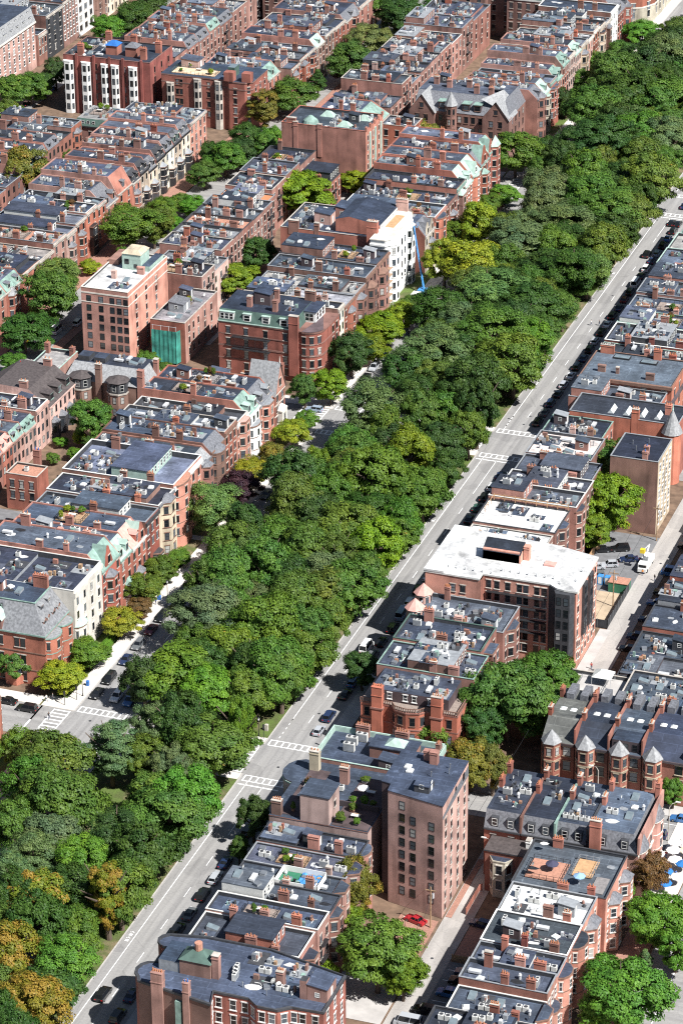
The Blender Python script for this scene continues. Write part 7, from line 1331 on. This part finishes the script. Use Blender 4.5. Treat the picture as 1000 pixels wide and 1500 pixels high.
for x, y, rz, k, c, l in ((-37.8, 14.6, pi, 'suv', 'white', 'white police style suv waiting at the left crossing'), (-34.4, 13.8, pi, 'suv', 'blue', 'blue suv waiting at the left crossing'), (-54.5, 3.4, pi/2, 'suv', 'black', 'black suv stopped at the left crosswalk'), (-48.6, 172, pi/2, 'wagon', 'paleblue', 'pale blue car stopped at the second left crossing'), (-60, 9.6-4.6, pi/2, 'sedan', 'black', 'black car half hidden behind the red house tree'), (-56, 349, pi/2, 'sedan', 'black', 'black car turning at the distant left crossing'), (-45.8, 336, pi, 'hatchback', 'blue', 'bright blue car beside the distant pavement'), (52, -47.6, 1.25, 'sedan', 'red', 'bright red car beside the tall brick tower'), (64.6, -44.8, 1.45, 'wagon', 'navy', 'dark blue car on the red brick yard'), (66.8, -61.4, pi/2, 'sedan', 'navy', 'navy car in the shaded alley yard'), (66.6, -64.6, pi/2, 'suv', 'black', 'black suv in the shaded alley yard'), (65.6, -69, pi/2, 'suv', 'blue', 'bright blue suv parked under the rear walls'), (63, -75.6, pi/2, 'suv', 'black', 'black suv by the alley annex'), (61.4, -80.4, pi/2, 'van', 'silver', 'silver van at the bottom of the alley'),
                          (48.6, 119.6, 2.0, 'suv', 'black', 'black suv under the lime tree in the alley lot'), (44.6, 117.6, 2.0, 'sedan', 'black', 'black sedan under the lime tree in the alley lot'), (52, 115, 2.0, 'sedan', 'navy', 'navy sedan at the edge of the alley lot'), (45.6, 108.6, 2.0, 'sedan', 'silver', 'front silver sedan in the alley lot'), (48.4, 110.8, 2.0, 'hatchback', 'silver', 'rear silver hatchback in the alley lot'), (46.6, 104, 1.8, 'suv', 'grey', 'grey suv behind the portable toilets'),
                          (63.6, 111, pi/2, 'van', 'blue', 'big blue van parked across the alley'), (64, 101, pi/2, 'suv', 'black', 'black suv in the alley shade'), (63.8, 95.4, pi/2, 'sedan', 'blue', 'blue sedan nose out in the alley shade'), (64, 87, pi/2, 'sedan', 'navy', 'navy sedan in the alley shade'), (63.6, 78, pi/2, 'suv', 'navy', 'navy suv in the alley shade'), (63.4, 72, pi/2, 'sedan', 'black', 'black sedan in the alley shade'), (63.8, 55.4, pi/2, 'sedan', 'black', 'black sedan by the terrace building'), (63.8, 51.8, pi/2, 'sedan', 'navy', 'navy sedan by the terrace building'), (63.8, 48.6, pi/2, 'hatchback', 'blue', 'blue hatchback by the terrace building'), (63.4, 132, pi/2, 'sedan', 'maroon', 'maroon car at the upper alley edge'), (63.6, 126, pi/2, 'suv', 'black', 'black suv at the upper alley edge'),
                          (92, 8.4-3.2, pi/2, 'sedan', 'blue', 'blue car parked past the terrace cafe'), (99, 5.2, pi/2, 'suv', 'white', 'white suv parked past the terrace cafe'), (88.6, -2.2, pi/2, 'suv', 'navy', 'navy suv beside the cafe umbrellas'), (100.4, -36, 0, 'sedan', 'black', 'black car under the street tree at right edge'), (99.6, -84, 0, 'suv', 'black', 'black suv at the bottom right kerb'),
                          (-97, 84.5, pi/2, 'suv', 'black', 'black suv in the left rear yard'), (-98.6, 80.6, pi/2, 'sedan', 'white', 'white car in the left rear yard'), (-94.6, 76.4, pi/2, 'sedan', 'navy', 'navy car in the left rear yard'), (-94.8, 72.8, pi/2, 'suv', 'black', 'front black suv in the left rear yard'), (-135, 199, 0, 'van', 'white', 'white van on the left side street'), (-133.4, 191, 0, 'sedan', 'silver', 'silver car on the left side street'), (-131.6, 206, 0, 'suv', 'white', 'white suv in the shade on the side street'), (-140.6, 196, 0, 'sedan', 'black', 'dark car under the left street tree'),
                          (-224, 373, 0, 'sedan', 'black', 'first black car on the top left street'), (-222.4, 382, 0, 'suv', 'black', 'black suv on the top left street'), (-222.2, 390, 0, 'sedan', 'blue', 'blue car on the top left street')): car(k, c, x, y, rz, l)
for k, p in CARS.items():
    if k not in USEDC:
        for ch in list(p.children): bpy.data.objects.remove(ch)
        bpy.data.objects.remove(p)
# bucket truck
t = thing('bucket_truck', (56.6, 113.2, 0), 'white utility bucket truck parked at the alley lot', 'truck')
MB().box(55.5, 57.7, 109.8, 111.8, .5, 2.3, 'white').box(55.6, 57.6, 109.3, 109.8, .5, 1.4, 'white').build('cab', t); MB().box(55.7, 57.5, 109.76, 109.8, 1.45, 2.15, 'carglass').build('windscreen', t)
MB().box(55.4, 57.8, 111.9, 117, .7, 2.0, 'white').box(56, 57.2, 112.4, 113.4, 2, 2.8, 'steel').build('service_body', t); MB().tube([(56.6, 113, 2.8), (56.4, 117, 4.2), (56.2, 112, 5)], .18, 'white', 6).box(55.6, 56.7, 111, 112, 4.6, 5.6, 'yellow').build('boom', t)
for x in (55.6, 57.6):
    for y in (110.4, 115.6): MB().tube([(x-.15, y, .5), (x+.15, y, .5)], .48, 'tyre', 10).build('wheel', t)
# blue boom lift at the white mansion
t = thing('boom_lift', (-46.6, 258, 0), 'tall blue boom lift leaning to the white mansion facade', 'lift')
MB().box(-48, -45, 256.6, 259.4, .5, 1.5, 'bluep').box(-48.2, -44.8, 256.2, 259.8, .25, .6, 'charcoal').build('chassis', t); MB().tube([(-46.4, 258, 1.5), (-49.6, 262, 11), (-51.6, 264.4, 18)], [.32, .27, .2], 'bluep', 6).build('boom', t)
m = MB(); m.box(-52.6, -50.6, 264.4, 265.8, 17.4, 17.5, 'steel')
for x in (-52.6, -50.6):
    for y in (264.4, 265.8): m.tube([(x, y, 17.5), (x, y, 18.6)], .05, 'bluep', 4)
for z in (18, 18.6): m.tube([(-52.6, 264.4, z), (-50.6, 264.4, z), (-50.6, 265.8, z), (-52.6, 265.8, z), (-52.6, 264.4, z)], .04, 'bluep', 4)
m.build('basket', t)
for x in (-47.6, -45.4):
    for y in (256.8, 259.2): MB().tube([(x-.2, y, .45), (x+.2, y, .45)], .45, 'tyre', 10).build('wheel', t)
t = thing('flatbed_truck', (-47, 251, 0), 'white works truck parked below the blue lift', 'truck'); MB().box(-48.1, -45.9, 252, 254, .5, 2.4, 'white').build('cab', t); MB().box(-48, -46, 254, 254.04, 1.4, 2.2, 'carglass').build('windscreen', t); MB().box(-48.2, -45.8, 246.4, 251.9, .8, 1.1, 'steel').box(-48.1, -45.9, 246.5, 251.8, 1.1, 2.5, 'offwhite').build('load_bed', t)
for x in (-48, -46):
    for y in (247.6, 252.8): MB().tube([(x-.15, y, .45), (x+.15, y, .45)], .45, 'tyre', 10).build('wheel', t)
# ------------------------------------------------------------------ street furniture
def lamp(x, y, label, group, h=4.6):
    t = thing('street_lamp', (x, y, .12), label, 'street lamp', group); MB().cyl(x, y, .12, .8, .17, 'black', 8, .1).cyl(x, y, .8, h-.6, .07, 'black', 6).build('post', t); MB().cyl(x, y, h-.6, h-.1, .17, 'lamp_clear', 8, .24).cyl(x, y, h-.1, h+.25, .26, 'black', 8, .05).build('lantern', t)
for j, (x, y) in enumerate(((-45.4, 13), (-45.4, 40), (-45.3, 62), (-45.4, 104), (-45.4, 134), (-45.4, 157), (-45.6, 178), (-45.4, 222), (-2.4, 166 - 9), (-4.6, 178), (-2.4, 9.4), (-6, 10.4), (-45.4, 341), (-45.4, 360))): lamp(x, y, 'black lantern street lamp, %s along the mall from the front' % ORD[j], 'lantern lamps of the avenue')
def tall_lamp(x, y, ax, ay, label):
    t = thing('street_lamp', (x, y, 0), label, 'street lamp'); MB().tube([(x, y, 0), (x, y, 8), (x+ax*.3, y+ay*.3, 8.8), (x+ax, y+ay, 9)], [.13, .09, .07, .05], 'stone', 6).build('post', t); MB().box(x+ax-.5, x+ax+.5, y+ay-.18, y+ay+.18, 8.88, 9.05, 'offwhite').build('lamp_head', t)
tall_lamp(62.8, -28, -3.2, .6, 'tall curved arm street lamp in the alley by the tower'); tall_lamp(91.4, -3, 1.5, 1, 'tall pale lamp post beside the cafe terrace'); tall_lamp(74, 6.2, -1.6, 0, 'arm street lamp in front of the turret bay houses')
def signal(x, y, label):
    t = thing('traffic_light', (x, y, .12), label, 'traffic light'); MB().cyl(x, y, .12, 3.6, .07, 'black', 6).build('pole', t); MB().box(x-.17, x+.17, y-.15, y+.15, 2.6, 3.6, 'black').build('signal_head', t)
for x, y, l in ((-1, 8.6, 'black traffic light on the mall corner by near crosswalk'), (-46, 11, 'traffic light on the pavement corner near red corner house'), (-47.5, 8, 'black traffic light beside the left crosswalk bars'), (-1, 176.6, 'traffic light at mall tip by the second crosswalk'), (-45.6, 175.8, 'traffic light at the second left crossing'), (-46.5, 158.4, 'traffic light below the striped gable house'), (-46, 358, 'traffic light at distant left crossing'), (13, 9.4, 'traffic light on right kerb beside copper house')): signal(x, y, l)
def ubox(name, x, y, w, d, h, mat, label, cat, z=.12):
    t = thing(name, (x, y, z), label, cat); MB().box(x-w/2, x+w/2, y-d/2, y+d/2, z, z+h*.92, mat).build('cabinet', t); MB().loft(rect(x-w/2-.05, x+w/2+.05, y-d/2-.05, y+d/2+.05), z+h*.92, rect(x-w/2+.1, x+w/2-.1, y-d/2+.1, y+d/2-.1), z+h, mat).build('lid', t); return t
ubox('utility_cabinet', -7.2, 11.6, 1.2, .8, 1.5, 'metal', 'silver utility cabinet under the tree at near mall corner', 'cabinet'); ubox('utility_cabinet', -1.6, 12, .7, .6, 1.6, 'stone', 'grey stone cabinet by the near kerb corner', 'cabinet')
ubox('utility_cabinet', -7.6, 180.6, 1, .8, 1.6, 'limestone', 'pale cabinet on the lawn by second crosswalk', 'cabinet'); ubox('utility_cabinet', -2.4, 236, 2, 1.4, 1.6, 'steel', 'dark grey box on kerb lawn of middle block', 'cabinet')
ubox('mailbox', -46.2, 17.6, .6, .6, 1.3, 'blue', 'blue mailbox on the near left pavement', 'mailbox'); ubox('rubbish_bin', -46.8, 60.5, .7, .7, 1.1, 'blue', 'blue bin on the left pavement by gardens', 'bin'); ubox('recycling_bin', 43.4, 84, .9, .9, 1.3, 'bluep', 'blue wheeled bin behind the white roofed apartments', 'bin', 0)
for k in range(2): o = ubox('portable_toilet', 48.6+1.7*k, 101.6, 1.3, 1.3, 2.3, 'bluep', '%s blue portable toilet in the alley lot' % ('left', 'right')[k], 'toilet', 0); MB().box(48.2+1.7*k, 49+1.7*k, 100.92, 100.95, .3, 2, 'white').build('door', o)
t = thing('site_container', (54, 99.6, 0), 'green site container with rusty roof beside the fenced plot', 'container'); MB().box(51.4, 56, 98.2, 101.4, 0, 2.5, 'green').build('walls', t); MB().box(51.3, 56.1, 98.1, 101.5, 2.5, 2.62, 'patio').build('roof', t)
def fence(pts, h, mat, label, post='steel', name='fence', cat='fence'):
    t = thing(name, (pts[0][0], pts[0][1], 0), label, cat); m = MB(); q = MB()
    for a, b in zip(pts[:-1], pts[1:]):
        L = sqrt((a[0]-b[0])**2+(a[1]-b[1])**2); n = max(1, int(L/2.4)); d = Vector((b[0]-a[0], b[1]-a[1], 0)).normalized(); nx, ny = -d.y*.03, d.x*.03
        m.prism([(a[0]-nx, a[1]-ny), (b[0]-nx, b[1]-ny), (b[0]+nx, b[1]+ny), (a[0]+nx, a[1]+ny)], .1, h, mat)
        for i in range(n+1): x, y = a[0]+(b[0]-a[0])*i/n, a[1]+(b[1]-a[1])*i/n; q.box(x-.06, x+.06, y-.06, y+.06, 0, h+.15, post)
    m.build('panel', t); q.build('posts', t); return t
fence([(44, 80.4), (56, 80.4), (56, 100)], 2.2, 'netblack', 'black screened site fence round the bare plot by the alley'); fence([(43.2, 81), (43.2, 126)], 2.2, 'orangew', 'weathered timber fence beside the alley lot', 'wood'); fence([(62.8, -57.9), (68.4, -57.7)], 1.5, 'wood', 'short wooden fence at the edge of red brick yard', 'wood')
fence([(60.6, -42), (60.6, -33), (61, -32.8)], 1.6, 'rust', 'brick garden wall in the alley shade', 'rust', 'garden_wall', 'wall'); fence([(57.4, 46.4), (64, 46.4)], 2.0, 'rust', 'brick yard wall behind the roof terrace', 'rust', 'garden_wall', 'wall')
def pole(x, y, label, h=9.5):
    t = thing('utility_pole', (x, y, 0), label, 'utility pole'); MB().cyl(x, y, 0, h, .16, 'wood', 7, .11).build('pole', t); MB().box(x-1.1, x+1.1, y-.07, y+.07, h-.9, h-.7, 'wood').cyl(x+.4, y+.25, h-2.6, h-1.6, .25, 'metal', 8).build('crossarm', t)
pole(54.4, 91.4, 'brown utility pole inside the site fence'); pole(55.6, 127.4, 'utility pole beside the bucket truck'); pole(55.4, -48.6, 'utility pole at the corner of the tower'); pole(56.6, -60.4, 'utility pole by the alley tree', 8)
for (p, q, h, l) in (((55.4, -48.6), (55.6, 127.4), 9, 'thin black overhead wire along the alley'), ((55.4, -48.6), (56.6, -60.4), 8, 'thin black wire between lower alley poles')):
    o = MB().tube([(p[0]+(q[0]-p[0])*i/12, p[1]+(q[1]-p[1])*i/12, h-1.6*sin(pi*i/12)) for i in range(13)], .03, 'black', 4).build('wire', None, (p[0], p[1], h)); tag(o, l, 'wire')
t = thing('warning_sign', (-136.8, 184, 0), 'yellow diamond road sign at the left side street', 'sign'); MB().cyl(-136.8, 184, 0, 2.6, .05, 'steel', 6).build('post', t); m = MB(); m.add([(-136.8, 183.9, 1.9), (-135.9, 183.9, 2.8), (-136.8, 183.9, 3.7), (-137.7, 183.9, 2.8), (-136.8, 183.95, 1.9), (-135.9, 183.95, 2.8), (-136.8, 183.95, 3.7), (-137.7, 183.95, 2.8)], [(0, 1, 2, 3), (7, 6, 5, 4), (0, 3, 7, 4), (1, 0, 4, 5), (2, 1, 5, 6), (3, 2, 6, 7)], 'yellow'); m.build('sign_plate', t)
# umbrellas, tables, plants
def umbrella(x, y, z, r, c, label, group=None):
    t = thing('parasol', (x, y, z), label, 'umbrella', group); MB().cyl(x, y, z, z+2.5, .04, 'metal', 6).build('pole', t); p = [(x+r*cos(i*pi/4+.3), y+r*sin(i*pi/4+.3)) for i in range(8)]; m = MB(); m.cone(p, z+2.1, (x, y, z+2.75), 'cloth'); m.prism(p, z+1.95, z+2.1, 'cloth', 0, bottom=False); o = m.build('canopy', t); o.color = c
US = [(91.4, -11.6, 'w'), (94, -9.4, 'w'), (92.6, -14.6, 'w'), (95.2, -12.6, 'w'), (97, -13.6, 'b'), (94.6, -17.4, 'b'), (91.8, -18, 'w'), (96.6, -8.6, 'c'), (93.6, -6.4, 'w'), (97.2, -18.6, 'w'), (95.4, -21.6, 'b')]
for j, (x, y, c) in enumerate(US): umbrella(x, y, .14, 1.45, {'w': (.8, .8, .78, 1), 'b': (.02, .16, .45, 1), 'c': (.75, .68, .5, 1)}[c], '%s cafe umbrella, %s from the kerb on the corner terrace' % ({'w': 'white', 'b': 'blue', 'c': 'cream'}[c], ORD[j]), 'umbrellas of the corner cafe')
umbrella(-99.6, 108.6, .2, 1.9, (.30, .58, .40, 1), 'mint green umbrella in the pink house garden'); umbrella(77.5, -41, 12.75, 1.3, (.05, .05, .09, 1), 'dark parasol on the orange tiled roof terrace'); umbrella(83.6, -43.4, 12.7, 1.2, (.25, .42, .62, 1), 'pale blue parasol on the bottom right roof'); umbrella(35.5, -31, 15.75, 1.2, (.8, .8, .78, 1), 'white parasol on the purple roof terrace')
def plant(x, y, z, r, h, c, label, group):
    t = thing('potted_plant', (x, y, z), label, 'plant', group); MB().loft(rect(x-r*.5, x+r*.5, y-r*.5, y+r*.5), z, rect(x-r*.65, x+r*.65, y-r*.65, y+r*.65), z+.45, R.choice(['planter', 'offwhite', 'charcoal', 'wood'])).build('planter', t); o = inst(R.choice(CROWNS['round']), 'foliage', t, (x, y, z+.45+h*.45), R.uniform(0, 6), (r, r, h*.6), LEAF[c])
for j, (x0, x1, y0, y1, z) in enumerate(DECKS):
    for q in range(R.choice([2, 2, 3, 3, 4])):
        x, y = (R.uniform(x0+.6, x1-.6), R.choice([y0+.6, y1-.6])); c = R.choice('gmxyro'); h = R.uniform(.8, 2.0)
        plant(x, y, z, R.uniform(.5, 1.0), h, c, '%s potted plant, %s on the %s planted roof deck' % (LN[c], ORD[q], ORD[j]), 'plants on roof decks')
    t = thing('roof_table', ((x0+x1)/2, (y0+y1)/2, z), 'small roof table with benches on the %s planted roof deck' % ORD[j], 'table', 'tables on roof decks'); cx, cy = (x0+x1)/2, (y0+y1)/2; MB().box(cx-.9, cx+.9, cy-.45, cy+.45, z+.7, z+.76, 'offwhite').build('tabletop', t); MB().box(cx-.8, cx-.7, cy-.3, cy+.3, z, z+.7, 'steel').box(cx+.7, cx+.8, cy-.3, cy+.3, z, z+.7, 'steel').build('legs', t); MB().box(cx-.9, cx+.9, cy+.8, cy+1.2, z+.38, z+.44, 'wood').box(cx-.8, cx-.7, cy+.85, cy+1.15, z, z+.38, 'steel').box(cx+.7, cx+.8, cy+.85, cy+1.15, z, z+.38, 'steel').build('bench', t)
# white fenced pool deck with blue tarp
t = thing('roof_enclosure', (33, -61, 13.4), 'white fenced roof enclosure with blue tarp and green mat', 'roof deck'); m = MB()
for b_ in ((28.6, 37.4, -63.2, -63.1), (28.6, 37.4, -57.9, -57.8), (28.6, 28.7, -63.2, -57.8), (37.3, 37.4, -63.2, -57.8)): m.box(*b_, 13.4, 14.7, 'white')
m.build('fence', t); MB().box(28.8, 32.4, -62.8, -58, 13.42, 13.5, 'green').build('mat', t); m = MB()
for i in range(8):
    for k in range(6):
        f_ = lambda a, b: (32.6+a*.56, -62.8+b*.8, 13.7+.16*sin(a*2.3+b)+.12*cos(b*3.1+a))
        m.quad(f_(i, k), f_(i+1, k), f_(i+1, k+1), f_(i, k+1), 'bluep')
m.build('tarp', t)
for j, (x, y) in enumerate(((27, -68.6), (28.6, -68.6), (30.2, -68.6))): t = thing('roof_tank', (x, y, 13.2), 'grey metal roof tub, %s of three on the bare dark roof' % ORD[j], 'tub', 'three metal roof tubs'); MB().cyl(x, y, 13.2, 14.6, .6, 'lead', 12, .7).build('tub', t); MB().cyl(x, y, 14.55, 14.62, .55, 'charcoal', 12).build('lid', t)
# hedges and flags
def hedge(x0, x1, y0, y1, z, h, label):
    t = thing('hedge', ((x0+x1)/2, (y0+y1)/2, z), label, 'hedge'); n = max(1, int((y1-y0)/1.6), int((x1-x0)/1.6))
    o = inst(CROWNS['round'][0], 'foliage', t, ((x0+x1)/2, (y0+y1)/2, z+h/2), 0, ((x1-x0)/1.7, (y1-y0)/1.7, h*.6), LEAF['g'])
hedge(-50.6, -48.6, 29, 41, .1, 1.6, 'clipped green hedge before the white limestone townhouse'); hedge(-50.4, -48.6, 70, 80, .1, 1.5, 'low hedge before the tall red rowhouse'); hedge(-124, -121, 208, 213, 20, 1, 'green hedge on white roofed block') if False else None
for j, (x, y) in enumerate(((-121.5, 147), (-113.6, 148.8))): t = thing('flag', (x, y, 11), '%s red flag on the flat roofed corner house' % ('left', 'right')[j], 'flag'); MB().cyl(x, y, 11, 15, .04, 'metal', 6).build('pole', t); MB().box(x, x+.25, y-.02, y+.02, 13.2, 14.8, 'redp').build('cloth', t)
# ------------------------------------------------------------------ people: one continuous skinned body per pose
def personmesh(pose):
    J = dict(pel=(0, 0, .95), ch=(0, .02, 1.32), nk=(0, .02, 1.5), hb=(0, .04, 1.58), ht=(0, .05, 1.74))
    st = .22 if pose == 'walk' else 0
    leg = {-1: [(-.1, 0, .9), (-.11, st*.6+.03, .5), (-.11, st, .08), (-.11, st+.14, .04)], 1: [(.1, 0, .9), (.11, -st*.3+.04, .5), (.11, -st-.05, .1), (.11, -st+.08, .04)]}
    if pose == 'sit': leg = {s: [(s*.1, .02, .9), (s*.13, .42, .88), (s*.13, .44, .46), (s*.13, .56, .43)] for s in (-1, 1)}
    arm = {s: [(s*.2, .02, 1.42), (s*.26, -.02+.1*s*(pose == 'walk'), 1.15), (s*.25, .08-.16*s*(pose == 'walk'), .92), (s*.25, .1-.18*s*(pose == 'walk'), .82)] for s in (-1, 1)}
    if pose == 'sit': arm = {s: [(s*.2, .02, 1.42), (s*.25, .1, 1.16), (s*.17, .36, 1.02), (s*.14, .44, 1.0)] for s in (-1, 1)}
    vs = []; es = []; rs = []
    def v(p, r): vs.append(p); rs.append(r); return len(vs)-1
    a = v(J['pel'], .135); b = v((0, .01, 1.12), .12); c = v(J['ch'], .145); d = v(J['nk'], .058); e = v(J['hb'], .085); f = v((0, .05, 1.68), .098); g = v(J['ht'], .06); es += [(a, b), (b, c), (c, d), (d, e), (e, f), (f, g)]
    for s in (-1, 1):
        p = a
        for q, r in zip(leg[s], (.1, .066, .048, .04)): k = v(q, r); es.append((p, k)); p = k
        p = c
        for q, r in zip(arm[s], (.065, .046, .036, .034)): k = v(q, r); es.append((p, k)); p = k
        for fx in (-.02, 0, .02): h_ = arm[s][-1]; k = v((h_[0]+fx, h_[1]+.02, h_[2]-.09), .011); es.append((p, k))
    me = bpy.data.meshes.new('person_body'); me.from_pydata(vs, es, []); ob = bpy.data.objects.new('tmp', me); COL.objects.link(ob)
    md = ob.modifiers.new('s', 'SKIN'); me.skin_vertices[0].data[0].use_root = True
    for i, r in enumerate(rs): me.skin_vertices[0].data[i].radius = (r, r*.8 if i == 2 else r)
    ob.modifiers.new('u', 'SUBSURF').levels = 1
    dg = bpy.context.evaluated_depsgraph_get(); m2 = bpy.data.meshes.new_from_object(ob.evaluated_get(dg)); bpy.data.objects.remove(ob)
    m2.materials.clear()
    for k in ('cloth', 'denim', 'skin'): m2.materials.append(MATS[k])
    for p in m2.polygons:
        z = p.center.z; far = abs(p.center.x) > .2
        p.material_index = 2 if z > 1.47 or (far and z < .98 and z > .7 and pose != 'sit') else (1 if z < .98 else 0)
    hm = MB(); hm.cyl(0, .03, 1.66, 1.74, .108, 'hair', 9, .1).cyl(0, .03, 1.74, 1.8, .1, 'hair', 9, .04); return m2, hm.mesh('hair')
PM = {k: personmesh(k) for k in ('walk', 'stand', 'sit')}
def person(x, y, z, pose, rz, c, label):
    t = thing('person', (x, y, z), label, 'person', None, 0); b, hh = PM[pose]; o = inst(b, 'body', t, (x, y, z-(.42 if pose == 'sit' else 0)), rz, 1, (*c, 1)); q = bpy.data.objects.new('hair', hh); COL.objects.link(q); q.parent = o
    return t
WHT, BLU, RED_, GRY, BLK, GRN = (.7, .7, .68), (.05, .12, .35), (.45, .05, .04), (.25, .25, .26), (.02, .02, .025), (.08, .2, .1)
for x, y, z, p, rz, c, l in ((5.2, 251, .02, 'walk', 1.5, WHT, 'person in white crossing the far road, left of two'), (7.4, 251.6, .02, 'walk', 1.4, BLK, 'person in dark clothes crossing the far road, right of two'), (-48.4, 1.5, .02, 'walk', 0, BLK, 'person in black on the left crosswalk'), (-51, 9.4, .14, 'stand', 2, GRY, 'person in grey on the corner pavement'), (-52, 8.2, .14, 'walk', 1, WHT, 'person in white near the red corner house'), (-46.6, 58, .13, 'walk', 3, BLU, 'person in blue on the left pavement'), (60.4, 107, .02, 'walk', 2.6, BLK, 'person in black walking up the alley'), (57.6, 61, .02, 'walk', 0, RED_, 'worker in orange red by the apartment wall'), (57, 108.6, .02, 'stand', 0, (.7, .25, .02), 'worker in orange beside the bucket truck'), (99.4, -55.4, .02, 'walk', .4, BLU, 'person in blue on the bottom right street'), (-17, -10.6, .56, 'sit', 1.2, WHT, 'person in white sitting on the mall bench'),
                          (92.6, -9.6, .14, 'stand', .5, RED_, 'person in red among the cafe umbrellas'), (96, -10.6, .14, 'stand', 2, WHT, 'person in white between cafe umbrellas'), (93.4, -12.4, .14, 'walk', 1, BLK, 'waiter in black on the cafe terrace'), (96.2, -15.8, .14, 'stand', 4, BLU, 'person in blue by the blue cafe umbrella'), (93, -16.4, .14, 'stand', 3, GRN, 'person in green at the cafe terrace edge'), (94.4, -4.6, .14, 'walk', .2, RED_, 'person in red near the navy suv'), (95.4, -5.2, .14, 'walk', .4, BLU, 'person in blue near the navy suv')): person(x, y, z, p, rz, c, l)
t = thing('park_bench', (-17, -11, .13), 'wooden bench in the sunny clearing of the mall', 'bench'); MB().box(-17.9, -16.1, -11, -10.5, .52, .58, 'wood').build('seat', t); MB().box(-17.9, -16.1, -11.1, -11.04, .6, 1.0, 'wood').build('backrest', t); MB().box(-17.8, -17.7, -11.05, -10.55, .13, .52, 'black').build('leg', t); MB().box(-16.3, -16.2, -11.05, -10.55, .13, .52, 'black').build('leg', t)
